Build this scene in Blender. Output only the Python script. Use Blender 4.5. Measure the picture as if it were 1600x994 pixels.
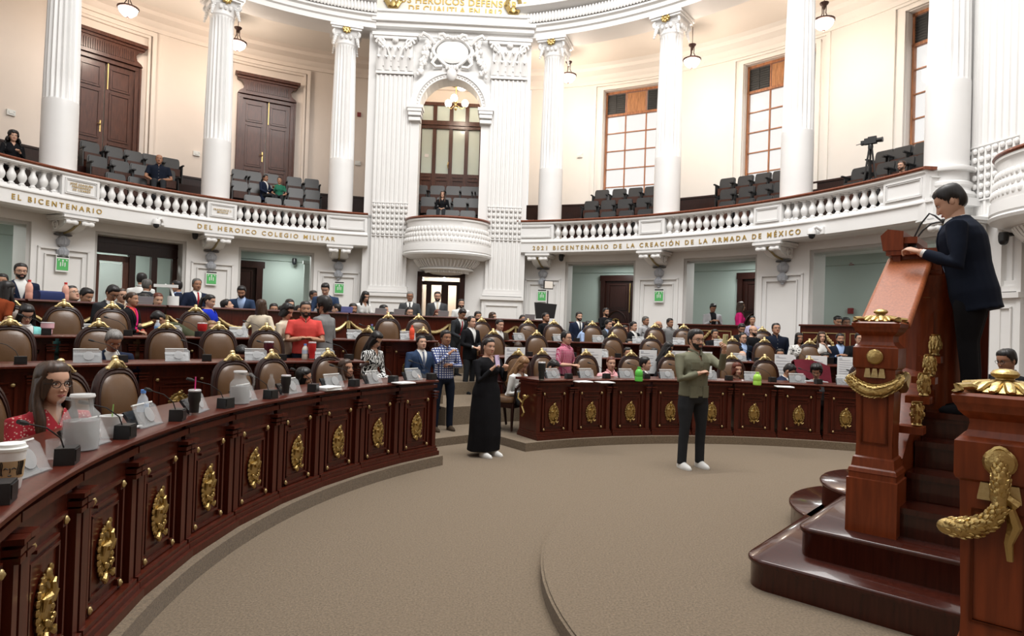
import bpy, bmesh, math, random
import numpy as np
from mathutils import Vector, Matrix
for o in list(bpy.data.objects): bpy.data.objects.remove(o)
SC = bpy.context.scene
COL = SC.collection
PI = math.pi
rad = math.radians
rng = random.Random(7)

# ------------------------------------------------------------------ camera, light, exposure
FPX, ROLL, PITCH, CAMH = 1000.0, .0325, .011, 1.8
cam = bpy.data.cameras.new('camera'); cam_o = bpy.data.objects.new('camera', cam); COL.objects.link(cam_o)
cam.sensor_width = 36; cam.lens = 36*FPX/1600; cam.clip_start = .05; cam.clip_end = 200
_f = Vector((0, math.cos(PITCH), math.sin(PITCH))); _u = Vector((0, -math.sin(PITCH), math.cos(PITCH))); _r = Vector((1, 0, 0))
_R = _r*math.cos(ROLL)+_u*math.sin(ROLL); _U = _u*math.cos(ROLL)-_r*math.sin(ROLL)
cam_o.matrix_world = Matrix(((_R.x, _U.x, -_f.x, 0), (_R.y, _U.y, -_f.y, 0), (_R.z, _U.z, -_f.z, CAMH), (0, 0, 0, 1)))
SC.camera = cam_o
SC.view_settings.view_transform = 'Standard'; SC.view_settings.look = 'None'
SC.view_settings.gamma = 1; SC.view_settings.use_curve_mapping = False
SC.view_settings.exposure = .55
W = bpy.data.worlds.new('sky'); SC.world = W; W.use_nodes = True
W.node_tree.nodes['Background'].inputs[0].default_value = (1, .985, .96, 1)
W.node_tree.nodes['Background'].inputs[1].default_value = .66
cy = SC.cycles
cy.max_bounces = 6; cy.diffuse_bounces = 3; cy.glossy_bounces = 3; cy.transmission_bounces = 4; cy.transparent_max_bounces = 8
cy.caustics_reflective = False; cy.caustics_refractive = False
def area(name, loc, target, size, power, color=(1, 1, 1)):
    l = bpy.data.lights.new(name, 'AREA'); l.shape = 'RECTANGLE'; l.size, l.size_y = size; l.energy = power; l.color = color
    o = bpy.data.objects.new(name, l); COL.objects.link(o); o.location = loc
    o.rotation_euler = (Vector(target)-Vector(loc)).to_track_quat('-Z', 'Y').to_euler(); o['kind'] = 'helper'
    return o
area('skylight', (1.5, 8.5, 15), (.5, 12, 0), (9, 9), 1750, (1, .985, .96))

# ------------------------------------------------------------------ materials
def nodes(name):
    m = bpy.data.materials.new(name); m.use_nodes = True
    return m, m.node_tree.nodes, m.node_tree.links, m.node_tree.nodes['Principled BSDF']
MC = {}
def mat(name, col, rough=.5, metal=0, spec=.5, bump=None, var=None, coat=0, emit=None, sheen=0):
    """plain procedural material: optional colour variation (scale, amount) and bump (scale, strength)"""
    if name in MC: return MC[name]
    m, N, L, b = nodes(name)
    b.inputs['Base Color'].default_value = (*col, 1); b.inputs['Roughness'].default_value = rough
    b.inputs['Metallic'].default_value = metal; b.inputs['Specular IOR Level'].default_value = spec
    b.inputs['Coat Weight'].default_value = coat
    if sheen: b.inputs['Sheen Weight'].default_value = sheen
    if emit: b.inputs['Emission Color'].default_value = (*emit[0], 1); b.inputs['Emission Strength'].default_value = emit[1]
    if var or bump:
        t = N.new('ShaderNodeTexCoord')
    if var:
        n = N.new('ShaderNodeTexNoise'); n.inputs['Scale'].default_value = var[0]; n.inputs['Detail'].default_value = 4
        mp = N.new('ShaderNodeMapping'); mp.inputs['Scale'].default_value = var[2] if len(var) > 2 else (1, 1, 1)
        L.new(t.outputs['Object'], mp.inputs[0]); L.new(mp.outputs[0], n.inputs['Vector'])
        r = N.new('ShaderNodeValToRGB'); a = var[1]
        r.color_ramp.elements[0].position = .3; r.color_ramp.elements[1].position = .7
        r.color_ramp.elements[0].color = (*[c*(1-a) for c in col], 1); r.color_ramp.elements[1].color = (*[min(1, c*(1+a)) for c in col], 1)
        L.new(n.outputs['Fac'], r.inputs[0]); L.new(r.outputs[0], b.inputs['Base Color'])
    if bump:
        n = N.new('ShaderNodeTexNoise'); n.inputs['Scale'].default_value = bump[0]; n.inputs['Detail'].default_value = 3
        L.new(t.outputs['Object'], n.inputs['Vector'])
        bp = N.new('ShaderNodeBump'); bp.inputs['Strength'].default_value = bump[1]; bp.inputs['Distance'].default_value = .01
        L.new(n.outputs['Fac'], bp.inputs['Height']); L.new(bp.outputs[0], b.inputs['Normal'])
    MC[name] = m
    return m
def clear_mat(name, tint, alpha, rough=.08, frost=0):
    """thin clear plastic / glass: mix of transparent and glossy-diffuse, no refraction"""
    if name in MC: return MC[name]
    m, N, L, b = nodes(name)
    b.inputs['Base Color'].default_value = (*tint, 1); b.inputs['Roughness'].default_value = rough; b.inputs['Alpha'].default_value = alpha
    MC[name] = m
    return m
def pattern(name, kind, c1, c2, scale, rough=.8):
    if name in MC: return MC[name]
    m, N, L, b = nodes(name); b.inputs['Roughness'].default_value = rough; b.inputs['Specular IOR Level'].default_value = .2
    t = N.new('ShaderNodeTexCoord'); mx = N.new('ShaderNodeMix'); mx.data_type = 'RGBA'
    mx.inputs['A'].default_value = (*c1, 1); mx.inputs['B'].default_value = (*c2, 1)
    def wave(d, sc, lo):
        w = N.new('ShaderNodeTexWave'); w.bands_direction = d; w.inputs['Scale'].default_value = sc
        r = N.new('ShaderNodeValToRGB'); r.color_ramp.interpolation = 'CONSTANT'; r.color_ramp.elements[1].position = lo
        L.new(t.outputs['Object'], w.inputs['Vector']); L.new(w.outputs['Fac'], r.inputs[0]); return r.outputs[0]
    if kind == 'stripe': L.new(wave('X', scale, .55), mx.inputs['Factor'])
    elif kind == 'check':
        a, c = wave('X', scale, .6), wave('Z', scale, .6)
        q = N.new('ShaderNodeMath'); q.operation = 'MAXIMUM'; L.new(a, q.inputs[0]); L.new(c, q.inputs[1]); L.new(q.outputs[0], mx.inputs['Factor'])
    elif kind == 'dots':
        v = N.new('ShaderNodeTexVoronoi'); v.inputs['Scale'].default_value = scale; L.new(t.outputs['Object'], v.inputs['Vector'])
        r = N.new('ShaderNodeValToRGB'); r.color_ramp.interpolation = 'CONSTANT'; r.color_ramp.elements[0].color = (1, 1, 1, 1); r.color_ramp.elements[1].color = (0, 0, 0, 1); r.color_ramp.elements[1].position = .3
        L.new(v.outputs['Distance'], r.inputs[0]); L.new(r.outputs[0], mx.inputs['Factor'])
    elif kind == 'zebra':
        w = N.new('ShaderNodeTexWave'); w.inputs['Scale'].default_value = scale; w.inputs['Distortion'].default_value = 9; w.inputs['Detail Scale'].default_value = 1.6; w.inputs['Detail'].default_value = 1
        r = N.new('ShaderNodeValToRGB'); r.color_ramp.interpolation = 'CONSTANT'; r.color_ramp.elements[1].position = .5
        L.new(t.outputs['Object'], w.inputs['Vector']); L.new(w.outputs['Fac'], r.inputs[0]); L.new(r.outputs[0], mx.inputs['Factor'])
    L.new(mx.outputs['Result'], b.inputs['Base Color'])
    MC[name] = m
    return m
def wood(name, c, rough, streak=(14, 14, 1.2), amt=.35, coat=.05):
    return mat(name, c, rough, var=(3, amt, streak), coat=coat, spec=.34)
M_white = mat('white_plaster', (.80, .79, .775), .6, var=(1.5, .02))
M_white2 = mat('white_gloss_paint', (.80, .795, .785), .38, var=(2, .02))
M_grey = mat('grey_stucco', (.42, .44, .48), .55, bump=(60, .4))
M_cream2 = mat('lit_cream_wall', (.84, .81, .765), .65, var=(.8, .02))  # cream wall whitened in colour for the blown-out brightness of the right gallery
M_cream = mat('cream_wall_paint', (.80, .715, .64), .65, var=(.8, .03))
M_ceil = mat('cream_ceiling_paint', (.82, .76, .69), .7, var=(.6, .02))
M_green = mat('pale_green_wall_paint', (.42, .50, .46), .7, var=(.7, .05))
M_jamb = mat('grey_jamb', (.52, .51, .49), .6, var=(1, .03))
M_wood = wood('mahogany_desk_wood', (.066, .011, .005), .3, amt=.3)
M_wood2 = wood('dark_mahogany_wood', (.022, .0065, .0045), .3)
M_rail = wood('red_brown_rail_wood', (.17, .045, .02), .35)
M_pod = wood('orange_brown_podium_wood', (.185, .037, .010), .3, amt=.25)
M_podl = wood('lighter_handrail_wood', (.31, .088, .03), .42, streak=(22, 22, 1.5), amt=.22)
M_step = wood('glossy_step_wood', (.045, .009, .005), .18, amt=.25, coat=.35)
M_doorw = wood('brown_door_wood', (.085, .032, .02), .28)
M_black = mat('black_plastic', (.012, .012, .013), .4)
M_blackm = mat('black_rubber', (.02, .02, .02), .7)
M_gold = mat('gilt_brass', (.50, .36, .145), .36, metal=1, bump=(80, .25))
M_gold2 = mat('pale_gilding', (.58, .45, .22), .42, metal=.85, bump=(50, .3))
M_goldp = mat('gold_leaf_paint', (.46, .30, .075), .45, metal=.5)
M_carpet = mat('taupe_carpet', (.20, .150, .100), .95, var=(70, .30), bump=(240, .8), spec=.1, sheen=.2)
M_leather = mat('brown_leather', (.105, .052, .022), .3, var=(3, .12), bump=(90, .1))
M_leather2 = mat('tan_brown_leather', (.22, .10, .045), .33, var=(3, .12), bump=(90, .1))
M_seat = mat('charcoal_vinyl', (.018, .018, .019), .38)
M_seatw = wood('seat_plywood', (.055, .018, .01), .4)
M_glass = clear_mat('clear_glass', (.80, .83, .84), .14)
M_acryl = clear_mat('clear_acrylic', (.70, .72, .73), .22, .08)
M_frost = clear_mat('frosted_emblem', (.50, .51, .52), .55, .4)
M_water = clear_mat('water_in_glass', (.52, .55, .57), .5, .12)
M_plastic_c = clear_mat('clear_bottle_plastic', (.80, .86, .92), .4, .15)
M_steel = mat('brushed_steel', (.6, .6, .6), .3, metal=1)
M_paper = mat('white_paper', (.82, .82, .82), .8)
M_pane = clear_mat('frosted_door_glass', (.70, .80, .74), .9, .12)
M_winpane = clear_mat('window_glass', (.97, .98, 1), .1, .05)

# ------------------------------------------------------------------ mesh helpers
class MB:
    def __init__(s): s.v = []; s.f = []; s.m = []; s.M = Matrix()
    def add(s, v, f, m=0):
        o = len(s.v); M = s.M
        s.v += [tuple(M @ Vector(p)) for p in v]
        s.f += [tuple(o+i for i in q) for q in f]; s.m += [m]*len(f)
    def box(s, c, d, rz=0, m=0, top=1.0):
        x, y, z = d[0]/2, d[1]/2, d[2]/2; ca, sa = math.cos(rz), math.sin(rz); P = []
        for sz in (-1, 1):
            k = top if sz > 0 else 1
            for sx, sy in ((-1, -1), (1, -1), (1, 1), (-1, 1)):
                px, py = sx*x*k, sy*y*k
                P.append((c[0]+px*ca-py*sa, c[1]+px*sa+py*ca, c[2]+sz*z))
        s.add(P, [(3, 2, 1, 0), (4, 5, 6, 7), (0, 1, 5, 4), (1, 2, 6, 5), (2, 3, 7, 6), (3, 0, 4, 7)], m)
    def lathe(s, prof, n=16, c=(0, 0, 0), m=0, flute=None):
        P, F = [], []
        for r, z in prof:
            for i in range(n):
                a = 2*PI*i/n; rr = r
                if flute and flute[0] < z < flute[1]: rr = r*(1-flute[2]*(.5+.5*math.cos(flute[3]*a)))
                P.append((c[0]+rr*math.cos(a), c[1]+rr*math.sin(a), c[2]+z))
        k = len(prof)
        for j in range(k-1):
            for i in range(n):
                i2 = (i+1) % n; F.append((j*n+i, j*n+i2, (j+1)*n+i2, (j+1)*n+i))
        if prof[0][0] > 1e-5: F.append(tuple(range(n))[::-1])
        if prof[-1][0] > 1e-5: F.append(tuple((k-1)*n+i for i in range(n)))
        s.add(P, F, m)
    def loft(s, rings, m=0, cap=True):
        n = len(rings[0]); P = [p for r in rings for p in r]; F = []
        for j in range(len(rings)-1):
            for i in range(n):
                i2 = (i+1) % n; F.append((j*n+i, j*n+i2, (j+1)*n+i2, (j+1)*n+i))
        if cap: F.append(tuple(range(n))[::-1]); F.append(tuple((len(rings)-1)*n+i for i in range(n)))
        s.add(P, F, m)
    def tube(s, pts, r, n=8, m=0, flat=1.0, cap=True, closed=False):
        pts = [Vector(p) for p in pts]; k = len(pts)
        if not isinstance(r, (list, tuple)): r = [r]*k
        rings = []; up = None
        for i in range(k):
            a = pts[(i-1) % k] if (i > 0 or closed) else pts[i]; b = pts[(i+1) % k] if (i < k-1 or closed) else pts[i]
            d = (b-a).normalized()
            if up is None: up = Vector((0, 0, 1)) if abs(d.z) < .9 else Vector((0, 1, 0))
            x = d.cross(up)
            if x.length < 1e-4: x = d.orthogonal()
            x.normalize(); up = x.cross(d).normalized()
            rings.append([tuple(pts[i]+(x*math.cos(t)+up*math.sin(t)*flat)*r[i]) for t in (2*PI*q/n for q in range(n))])
        if closed: rings.append(rings[0]); cap = False
        s.loft(rings, m, cap)
    def ball(s, c, r, nu=10, nv=7, m=0):
        if not isinstance(r, (list, tuple)): r = (r, r, r)
        P = [(c[0], c[1], c[2]-r[2])]; F = []
        for j in range(1, nv):
            p = PI*j/nv
            for i in range(nu):
                a = 2*PI*i/nu; P.append((c[0]+r[0]*math.sin(p)*math.cos(a), c[1]+r[1]*math.sin(p)*math.sin(a), c[2]-r[2]*math.cos(p)))
        P.append((c[0], c[1], c[2]+r[2])); e = len(P)-1
        for i in range(nu):
            i2 = (i+1) % nu; F.append((0, 1+i2, 1+i)); F.append((e, 1+(nv-2)*nu+i, 1+(nv-2)*nu+i2))
            for j in range(nv-2): F.append((1+j*nu+i, 1+j*nu+i2, 1+(j+1)*nu+i2, 1+(j+1)*nu+i))
        s.add(P, F, m)
    def prism(s, out, y0, y1, m=0):
        """outline in (x, z), extruded along y"""
        n = len(out); P = [(x, y0, z) for x, z in out]+[(x, y1, z) for x, z in out]
        F = [tuple(range(n)), tuple(range(2*n-1, n-1, -1))]+[(i, i+n, (i+1) % n+n, (i+1) % n) for i in range(n)]
        s.add(P, F, m)
    def slab(s, out, z0, z1, m=0):
        """outline in (x, y), extruded along z"""
        n = len(out); P = [(x, y, z0) for x, y in out]+[(x, y, z1) for x, y in out]
        F = [tuple(range(n))[::-1], tuple(range(n, 2*n))]+[(i, (i+1) % n, (i+1) % n+n, i+n) for i in range(n)]
        s.add(P, F, m)
    def arc(s, c, prof, a0, a1, step=2.0, m=0):
        """closed (r, z) profile swept about c from a0 to a1 (degrees)"""
        n = max(2, int(abs(a1-a0)/step)+1)
        rings = []
        for i in range(n+1):
            a = rad(a0+(a1-a0)*i/n); rings.append([(c[0]+r*math.cos(a), c[1]+r*math.sin(a), z) for r, z in prof])
        s.loft(rings, m)
    def build(s, name, mats, parent=None, smooth=35, loc=None):
        me = bpy.data.meshes.new(name); me.from_pydata(s.v, [], s.f)
        if not isinstance(mats, (list, tuple)): mats = [mats]
        for x in mats: me.materials.append(x)
        if len(mats) > 1: me.polygons.foreach_set('material_index', s.m)
        bm = bmesh.new(); bm.from_mesh(me); bmesh.ops.recalc_face_normals(bm, faces=bm.faces); bm.to_mesh(me); bm.free()
        if smooth: me.shade_smooth(); me.set_sharp_from_angle(angle=rad(smooth))
        o = bpy.data.objects.new(name, me); COL.objects.link(o)
        if parent: o.parent = parent
        if loc: o.location = loc
        return o
KIDS = {}
def tag(o, label, cat, group=None, kind=None):
    if label: o['label'] = label
    if cat: o['category'] = cat
    if group: o['group'] = group
    if kind: o['kind'] = kind
    return o
def struct(o): o['kind'] = 'structure'; return o
def thing(name, label, cat, loc=(0, 0, 0), rz=0, group=None):
    o = bpy.data.objects.new(name, None); COL.objects.link(o); o.empty_display_size = .1
    o.location = loc; o.rotation_euler = (0, 0, rz)
    return tag(o, label, cat, group)
def kids(o): return [c for c in COL.objects if c.parent == o]
def proto_kids(o):
    k = kids(o); return [(c, kids(c)) for c in k]
def dup(root, pk, loc, rz, label, group=None, scale=None):
    r = root.copy(); COL.objects.link(r); r.location = loc; r.rotation_euler = (0, 0, rz)
    if label: r['label'] = label
    if group: r['group'] = group
    if scale: r.scale = scale
    for c, g in pk:
        n = c.copy(); COL.objects.link(n); n.parent = r
        for x in g:
            y = x.copy(); COL.objects.link(y); y.parent = n
    return r
class Maker:
    """first call moves the prototype itself, later calls copy it with its parts"""
    def __init__(s, root): s.r = root; s.pk = proto_kids(root); s.used = False
    def __call__(s, loc, rz, label, group=None, scale=None):
        if not s.used:
            s.used = True; s.r.location = loc; s.r.rotation_euler = (0, 0, rz); s.r['label'] = label
            if group: s.r['group'] = group
            if scale: s.r.scale = scale
            return s.r
        return dup(s.r, s.pk, loc, rz, label, group, scale)

# ------------------------------------------------------------------ where things stand
LC, LR = (-2.86, 11.45), 8.41          # left gallery front: centre, radius
RC, RR = (-2.78, 9.53), 10.98          # right gallery front
PC = (3.71, 4.49)                      # centre of the desk rings
def ray(u, v):
    x, y = (u-800)/FPX, -(v-497)/FPX; c, s = math.cos(ROLL), math.sin(ROLL)
    X, Y = x*c-y*s, x*s+y*c; cp, sp = math.cos(PITCH), math.sin(PITCH)
    return (X, cp-Y*sp, sp+Y*cp)
CB = (4.4, -1.5)                        # centre of the flatter rows two and three on the left
RB2, RB3 = 12.05, 13.65
def on_ring(u, v, c, R):
    """the point of a circle wall that shows at a place in the photo: (x, y, z, angle in degrees)"""
    d = ray(u, v); a = d[0]**2+d[1]**2; b = -2*(d[0]*c[0]+d[1]*c[1]); q = c[0]**2+c[1]**2-R*R
    t = (-b+math.sqrt(max(0, b*b-4*a*q)))/(2*a)
    return d[0]*t, d[1]*t, CAMH+d[2]*t, math.degrees(math.atan2(d[1]*t-c[1], d[0]*t-c[0]))
def pol(c, R, a): return c[0]+R*math.cos(rad(a)), c[1]+R*math.sin(rad(a))
def rot_at(a): return rad(a-90)        # local x along the ring (to the right seen from inside), local y outward
def text_mesh(body, size, depth, mats, name, bend=None, parent=None, M=None, spacing=1.0):
    """raised lettering; bend = (centre, radius, mid angle, z) wraps it round a wall seen from inside"""
    cu = bpy.data.curves.new('t', 'FONT'); cu.body = body; cu.size = size; cu.extrude = depth; cu.align_x = 'CENTER'; cu.space_character = spacing; cu.resolution_u = 3; cu.offset = size*.012
    to = bpy.data.objects.new('t', cu); COL.objects.link(to)
    dg = bpy.context.evaluated_depsgraph_get(); me = bpy.data.meshes.new_from_object(to.evaluated_get(dg))
    bpy.data.objects.remove(to)
    for v in me.vertices:
        x, y, z = v.co
        if bend:
            c, R, a, zz = bend; t = rad(a)-x/R; r = R-z
            v.co = (c[0]+r*math.cos(t), c[1]+r*math.sin(t), zz+y)
        else: v.co = M @ Vector((x, -z, y))
    me.name = name; me.materials.clear(); me.materials.append(mats)
    for p in me.polygons: p.material_index = 0
    o = bpy.data.objects.new(name, me); COL.objects.link(o)
    if parent: o.parent = parent
    return o
# ------------------------------------------------------------------ floor, dais, seating tiers
b = MB(); b.box((0, 9.5, -.1), (34, 34, .2)); struct(b.build('floor', M_carpet))
b = MB(); b.slab([pol(PC, 3.45, a) for a in range(0, 360, 3)], 0, .09); b.slab([pol(PC, 3.43, a) for a in range(0, 360, 3)], .09, .1)
o = struct(b.build('floor_dais', M_carpet))
AL, AR = 141.3, 126.6                   # aisle edges
def rect(r0, r1, z0, z1): return [(r0, z0), (r1, z0), (r1, z1), (r0, z1)]
b = MB()
b.arc(PC, rect(5.80, 7.7, -.01, .12), AL, 213); b.arc(PC, rect(6.75, 7.7, -.01, .12), AR, AL); b.arc(PC, rect(5.80, 7.7, -.01, .12), 40, AR)
struct(b.build('floor_tier_1', M_carpet))
for k, (r0, r1, rb, z) in enumerate(((7.62, 9.25, RB2-.04, .42), (9.2, 10.95, RB3-.05, .66))):
    b = MB(); b.arc(PC, rect(r0, r1 if k == 0 else 11.4, -.01, z), 42, 128.5); b.arc(CB, rect(rb, rb+1.65 if k == 0 else rb+2.4, -.01, z), 117.5 if k == 0 else 114, 148); struct(b.build('floor_tier_%d' % (k+2), M_carpet))
b = MB(); b.arc(PC, rect(10.9, 26, -.01, .86), 30, 104.3); b.arc(PC, rect(11.25, 26, -.01, .86), 104.3, 213); struct(b.build('floor_tier_4', M_carpet))

# ------------------------------------------------------------------ curved walls
def arc_wall(name, m, c, r0, r1, ahi, alo, z0, z1, openings=()):
    b = MB(); cur = ahi
    for oh, ol, zb, zt in sorted(openings, reverse=True):
        if cur > oh: b.arc(c, rect(r0, r1, z0, z1), oh, cur)
        if zb > z0: b.arc(c, rect(r0, r1, z0, zb), ol, oh)
        if zt < z1: b.arc(c, rect(r0, r1, zt, z1), ol, oh)
        cur = ol
    if cur > alo: b.arc(c, rect(r0, r1, z0, z1), alo, cur)
    return struct(b.build(name, m))
LOW_L = [(196, 157.2, .86, 3.86), (148.2, 134.0, .86, 3.86), (125.2, 111.6, .86, 3.86)]
LOW_R = [(67.9, 56.7, .86, 3.88), (49.3, 38.65, .86, 3.88), (31.6, 15.4, .86, 3.88)]
arc_wall('wall_left', M_white, LC, LR+.8, LR+1.35, 205, 101.2, .5, 4.15, LOW_L)
arc_wall('wall_right', M_white, RC, RR+.8, RR+1.35, 76.6, 10, .5, 4.15, LOW_R)
for nm, c, R, ops in (('left', LC, LR, LOW_L), ('right', RC, RR, LOW_R)):      # reveals and heads of the openings, greyer than the wall face
    b = MB()
    for h, l, zb, zt in ops:
        dw = math.degrees(.13/R)
        b.arc(c, rect(R+.86, R+1.34, zb, zt), h-dw*.55, h-.002); b.arc(c, rect(R+.86, R+1.34, zb, zt), l+.002, l+dw*.55)
        b.arc(c, rect(R+.86, R+1.34, zt-.07, zt), l, h)
    struct(b.build('trim_openings_'+nm, M_jamb))
arc_wall('wall_corridor_left', M_green, LC, LR+3.3, LR+3.6, 205, 100.5, .5, 4.2)
arc_wall('wall_corridor_right', M_green, RC, RR+3.3, RR+3.6, 77.5, 5, .5, 4.2)
for nm, c, R, a0, a1 in (('left', LC, LR, 100.5, 205), ('right', RC, RR, 5, 77)):
    b = MB(); b.arc(c, rect(R+1.3, R+3.35, 3.98, 4.1), a0, a1); struct(b.build('ceiling_corridor_'+nm, M_white))
    b = MB(); b.arc(c, [(R+3.12, 3.98), (R+3.3, 3.98), (R+3.3, 3.72), (R+3.24, 3.74), (R+3.2, 3.86)], a0, a1); struct(b.build('trim_corridor_'+nm, M_green))
# the side of the hall behind the photographer
M_pres = mat('warm_presidium_wall', (.34, .26, .20), .7, var=(.8, .05))
b = MB(); b.box((-1, -5, 4.5), (24, .3, 9)); struct(b.build('wall_behind', M_pres))
b = MB(); b.box((10.6, 1.2, 4.5), (.3, 12.4, 9)); struct(b.build('wall_side', M_pres))
# gallery: slab, fascia, stepped floor
def gallery(nm, c, R, a0, a1):
    b = MB()
    b.arc(c, [(R+.10, 4.08), (R+.85, 4.08), (R+4.3, 4.12), (R+4.3, 4.35), (R+.30, 4.35), (R+.10, 4.35)], a0, a1)
    b.arc(c, [(R+.03, 4.10), (R+.12, 4.06), (R+.12, 4.44), (R-.01, 4.44), (R-.01, 4.41), (R+.03, 4.39)], a0, a1)
    struct(b.build('trim_fascia_'+nm, M_white2))
    b = MB()
    for r, z0, z1 in ((R+1.0, 4.33, 4.72), (R+1.85, 4.7, 5.27), (R+2.7, 5.25, 5.82)): b.arc(c, rect(r, R+4.05, z0, z1), a0, a1)
    struct(b.build('floor_gallery_'+nm, M_wood2))
gallery('left', LC, LR, 101.4, 205)
gallery('right', RC, RR, 13.6, 75.4)
UPW = [(66.8, 58.2, 6.3, 10.45), (47.8, 39.2, 6.3, 10.45), (29.5, 20.9, 6.3, 10.45)]
arc_wall('wall_upper_left', M_cream, LC, LR+4, LR+4.4, 200, 100.6, 4.3, 11.3)
arc_wall('wall_upper_right', M_cream2, RC, RR+4, RR+4.4, 77.5, 8, 4.3, 11.3, UPW)
for nm, c, R, a0, a1 in (('left', LC, LR, 100, 200), ('right', RC, RR, 8, 78)):
    b = MB(); b.arc(c, rect(R+.3, R+4.4, 11.25, 11.4), a0, a1); struct(b.build('ceiling_gallery_'+nm, M_ceil))
    b = MB(); b.arc(c, [(R+3.35, 11.25), (R+4, 11.25), (R+4, 10.72), (R+3.95, 10.72), (R+3.93, 10.84), (R+3.86, 10.9), (R+3.82, 11.0), (R+3.6, 11.1), (R+3.55, 11.2)], a0, a1); struct(b.build('trim_cornice_'+nm, M_cream if nm == 'left' else M_cream2))
    b = MB(); b.arc(c, rect(R+3.93, R+4.0, 5.8, 6.3), a0, a1); b.arc(c, rect(R+3.9, R+4, 6.27, 6.33), a0, a1); struct(b.build('baseboard_'+nm, M_wood2))
    # entablature carried by the columns
    e0, e1 = (101.2, 200) if nm == 'left' else (8, 76)
    b = MB(); b.arc(c, [(R+.12, 10.9), (R+1.0, 10.9), (R+1.0, 11.3), (R-.02, 11.3), (R-.02, 11.24), (R+.06, 11.2), (R+.06, 11.08), (R+.12, 11.05)], e0, e1)
    b.arc(c, [(R+.05, 11.62), (R+1, 11.62), (R+1, 13.2), (R+.12, 13.2), (R+.12, 11.85), (R-.3, 11.82), (R-.3, 11.74), (R-.2, 11.7)], e0, e1)
    struct(b.build('trim_entablature_'+nm, M_white))
    b = MB(); prof = [(R+.1-.17*math.sin(t*PI/6), 11.3+.055*t) for t in range(7)]
    b.arc(c, prof+[(R+.6, 11.63), (R+.6, 11.3)], e0, e1); n = int(abs(e1-e0)*rad(1)*R/.10)      # leaf torus with overlapping leaves
    for i in range(n):
        a = e0+(e1-e0)*(i+.5)/n; x, y = pol(c, R-.05, a); b.M = Matrix.Translation((x, y, 11.46)) @ Matrix.Rotation(rot_at(a)+.25, 4, 'Z'); b.ball((0, 0, 0), (.06, .045, .165), 6, 5); b.ball((.04, -.015, -.06), (.035, .035, .08), 5, 4)
    b.M = Matrix(); struct(b.build('trim_leaf_moulding_'+nm, M_white))
b = MB()                                # guilloche rings on the right parapet above the cornice
for i in range(14):
    a = 73.6-1.75*i; x, y = pol(RC, RR+.11, a); b.M = Matrix.Translation((x, y, 12.27)) @ Matrix.Rotation(rot_at(a), 4, 'Z')
    b.tube([(.16*math.sin(t*PI/7), 0, .24*math.cos(t*PI/7)) for t in range(14)], .03, 5, closed=True); b.tube([(.08*math.sin(t*PI/5), 0, .14*math.cos(t*PI/5)) for t in range(10)], .02, 4, closed=True)
struct(b.build('trim_guilloche_right', M_white))
# pier panels of the lower walls
def frame_panel(b, x0, x1, z0, z1, y, w=.035, t=.02):
    for X, Z, dx, dz in (((x0+x1)/2, z0, x1-x0+w, w), ((x0+x1)/2, z1, x1-x0+w, w), (x0, (z0+z1)/2, w, z1-z0), (x1, (z0+z1)/2, w, z1-z0)):
        b.box((X, y-t/2, Z), (dx, t, dz))
PIERS = []
for nm, c, R, L in (('left', LC, LR, [(157.2, 148.2), (134, 125.2), (111.6, 102)]), ('right', RC, RR, [(75, 67.9), (56.7, 49.3), (38.65, 31.6)])):
    b = MB()
    for h, l in L:
        am = (h+l)/2; w = rad(h-l)*(R+.8)/2; x, y = pol(c, (R+.8)*math.cos(rad(h-l)/2)+.005, am)
        b.M = Matrix.Translation((x, y, 0)) @ Matrix.Rotation(rot_at(am), 4, 'Z')
        frame_panel(b, -w+.16, w-.16, 1.25, 3.3, 0, .05, .05); frame_panel(b, -w+.3, w-.3, 1.4, 3.15, 0, .025, .045)
        b.box((0, -.02, 1.0), (2*w-.02, .08, .2))
    b.M = Matrix(); struct(b.build('trim_pier_panels_'+nm, M_white))
# door and window surrounds of the upper walls
b = MB()
DOORS_UP = [(145.6, 136.9), (123.3, 114.2)]
for h, l in DOORS_UP:
    for dz, k in ((.30, .0), (.45, .05)):
        da = math.degrees(dz/(LR+4))
        b.arc(LC, rect(LR+3.9-k, LR+4.0, 5.8, 10.4+dz*.55), h+da*.75, h+da); b.arc(LC, rect(LR+3.9-k, LR+4, 5.8, 10.4+dz*.55), l-da, l-da*.75)
        b.arc(LC, rect(LR+3.9-k, LR+4.0, 10.3+dz*.5, 10.4+dz*.55), l-da, h+da)
struct(b.build('trim_door_surrounds', M_cream))
b = MB()
for h, l, zb, zt in UPW:
    for d0, d1, k in ((.02, .16, .1), (.3, .42, .06)):
        a0, a1 = (math.degrees(q/(RR+4)) for q in (d0, d1))
        b.arc(RC, rect(RR+4-k, RR+4.0, 5.8, zt+d1*.6), h+a0, h+a1); b.arc(RC, rect(RR+4-k, RR+4, 5.8, zt+d1*.6), l-a1, l-a0)
        b.arc(RC, rect(RR+4-k, RR+4.0, zt+d0*.6, zt+d1*.6), l-a1, h+a1)
struct(b.build('trim_window_surrounds', M_cream2))
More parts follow.
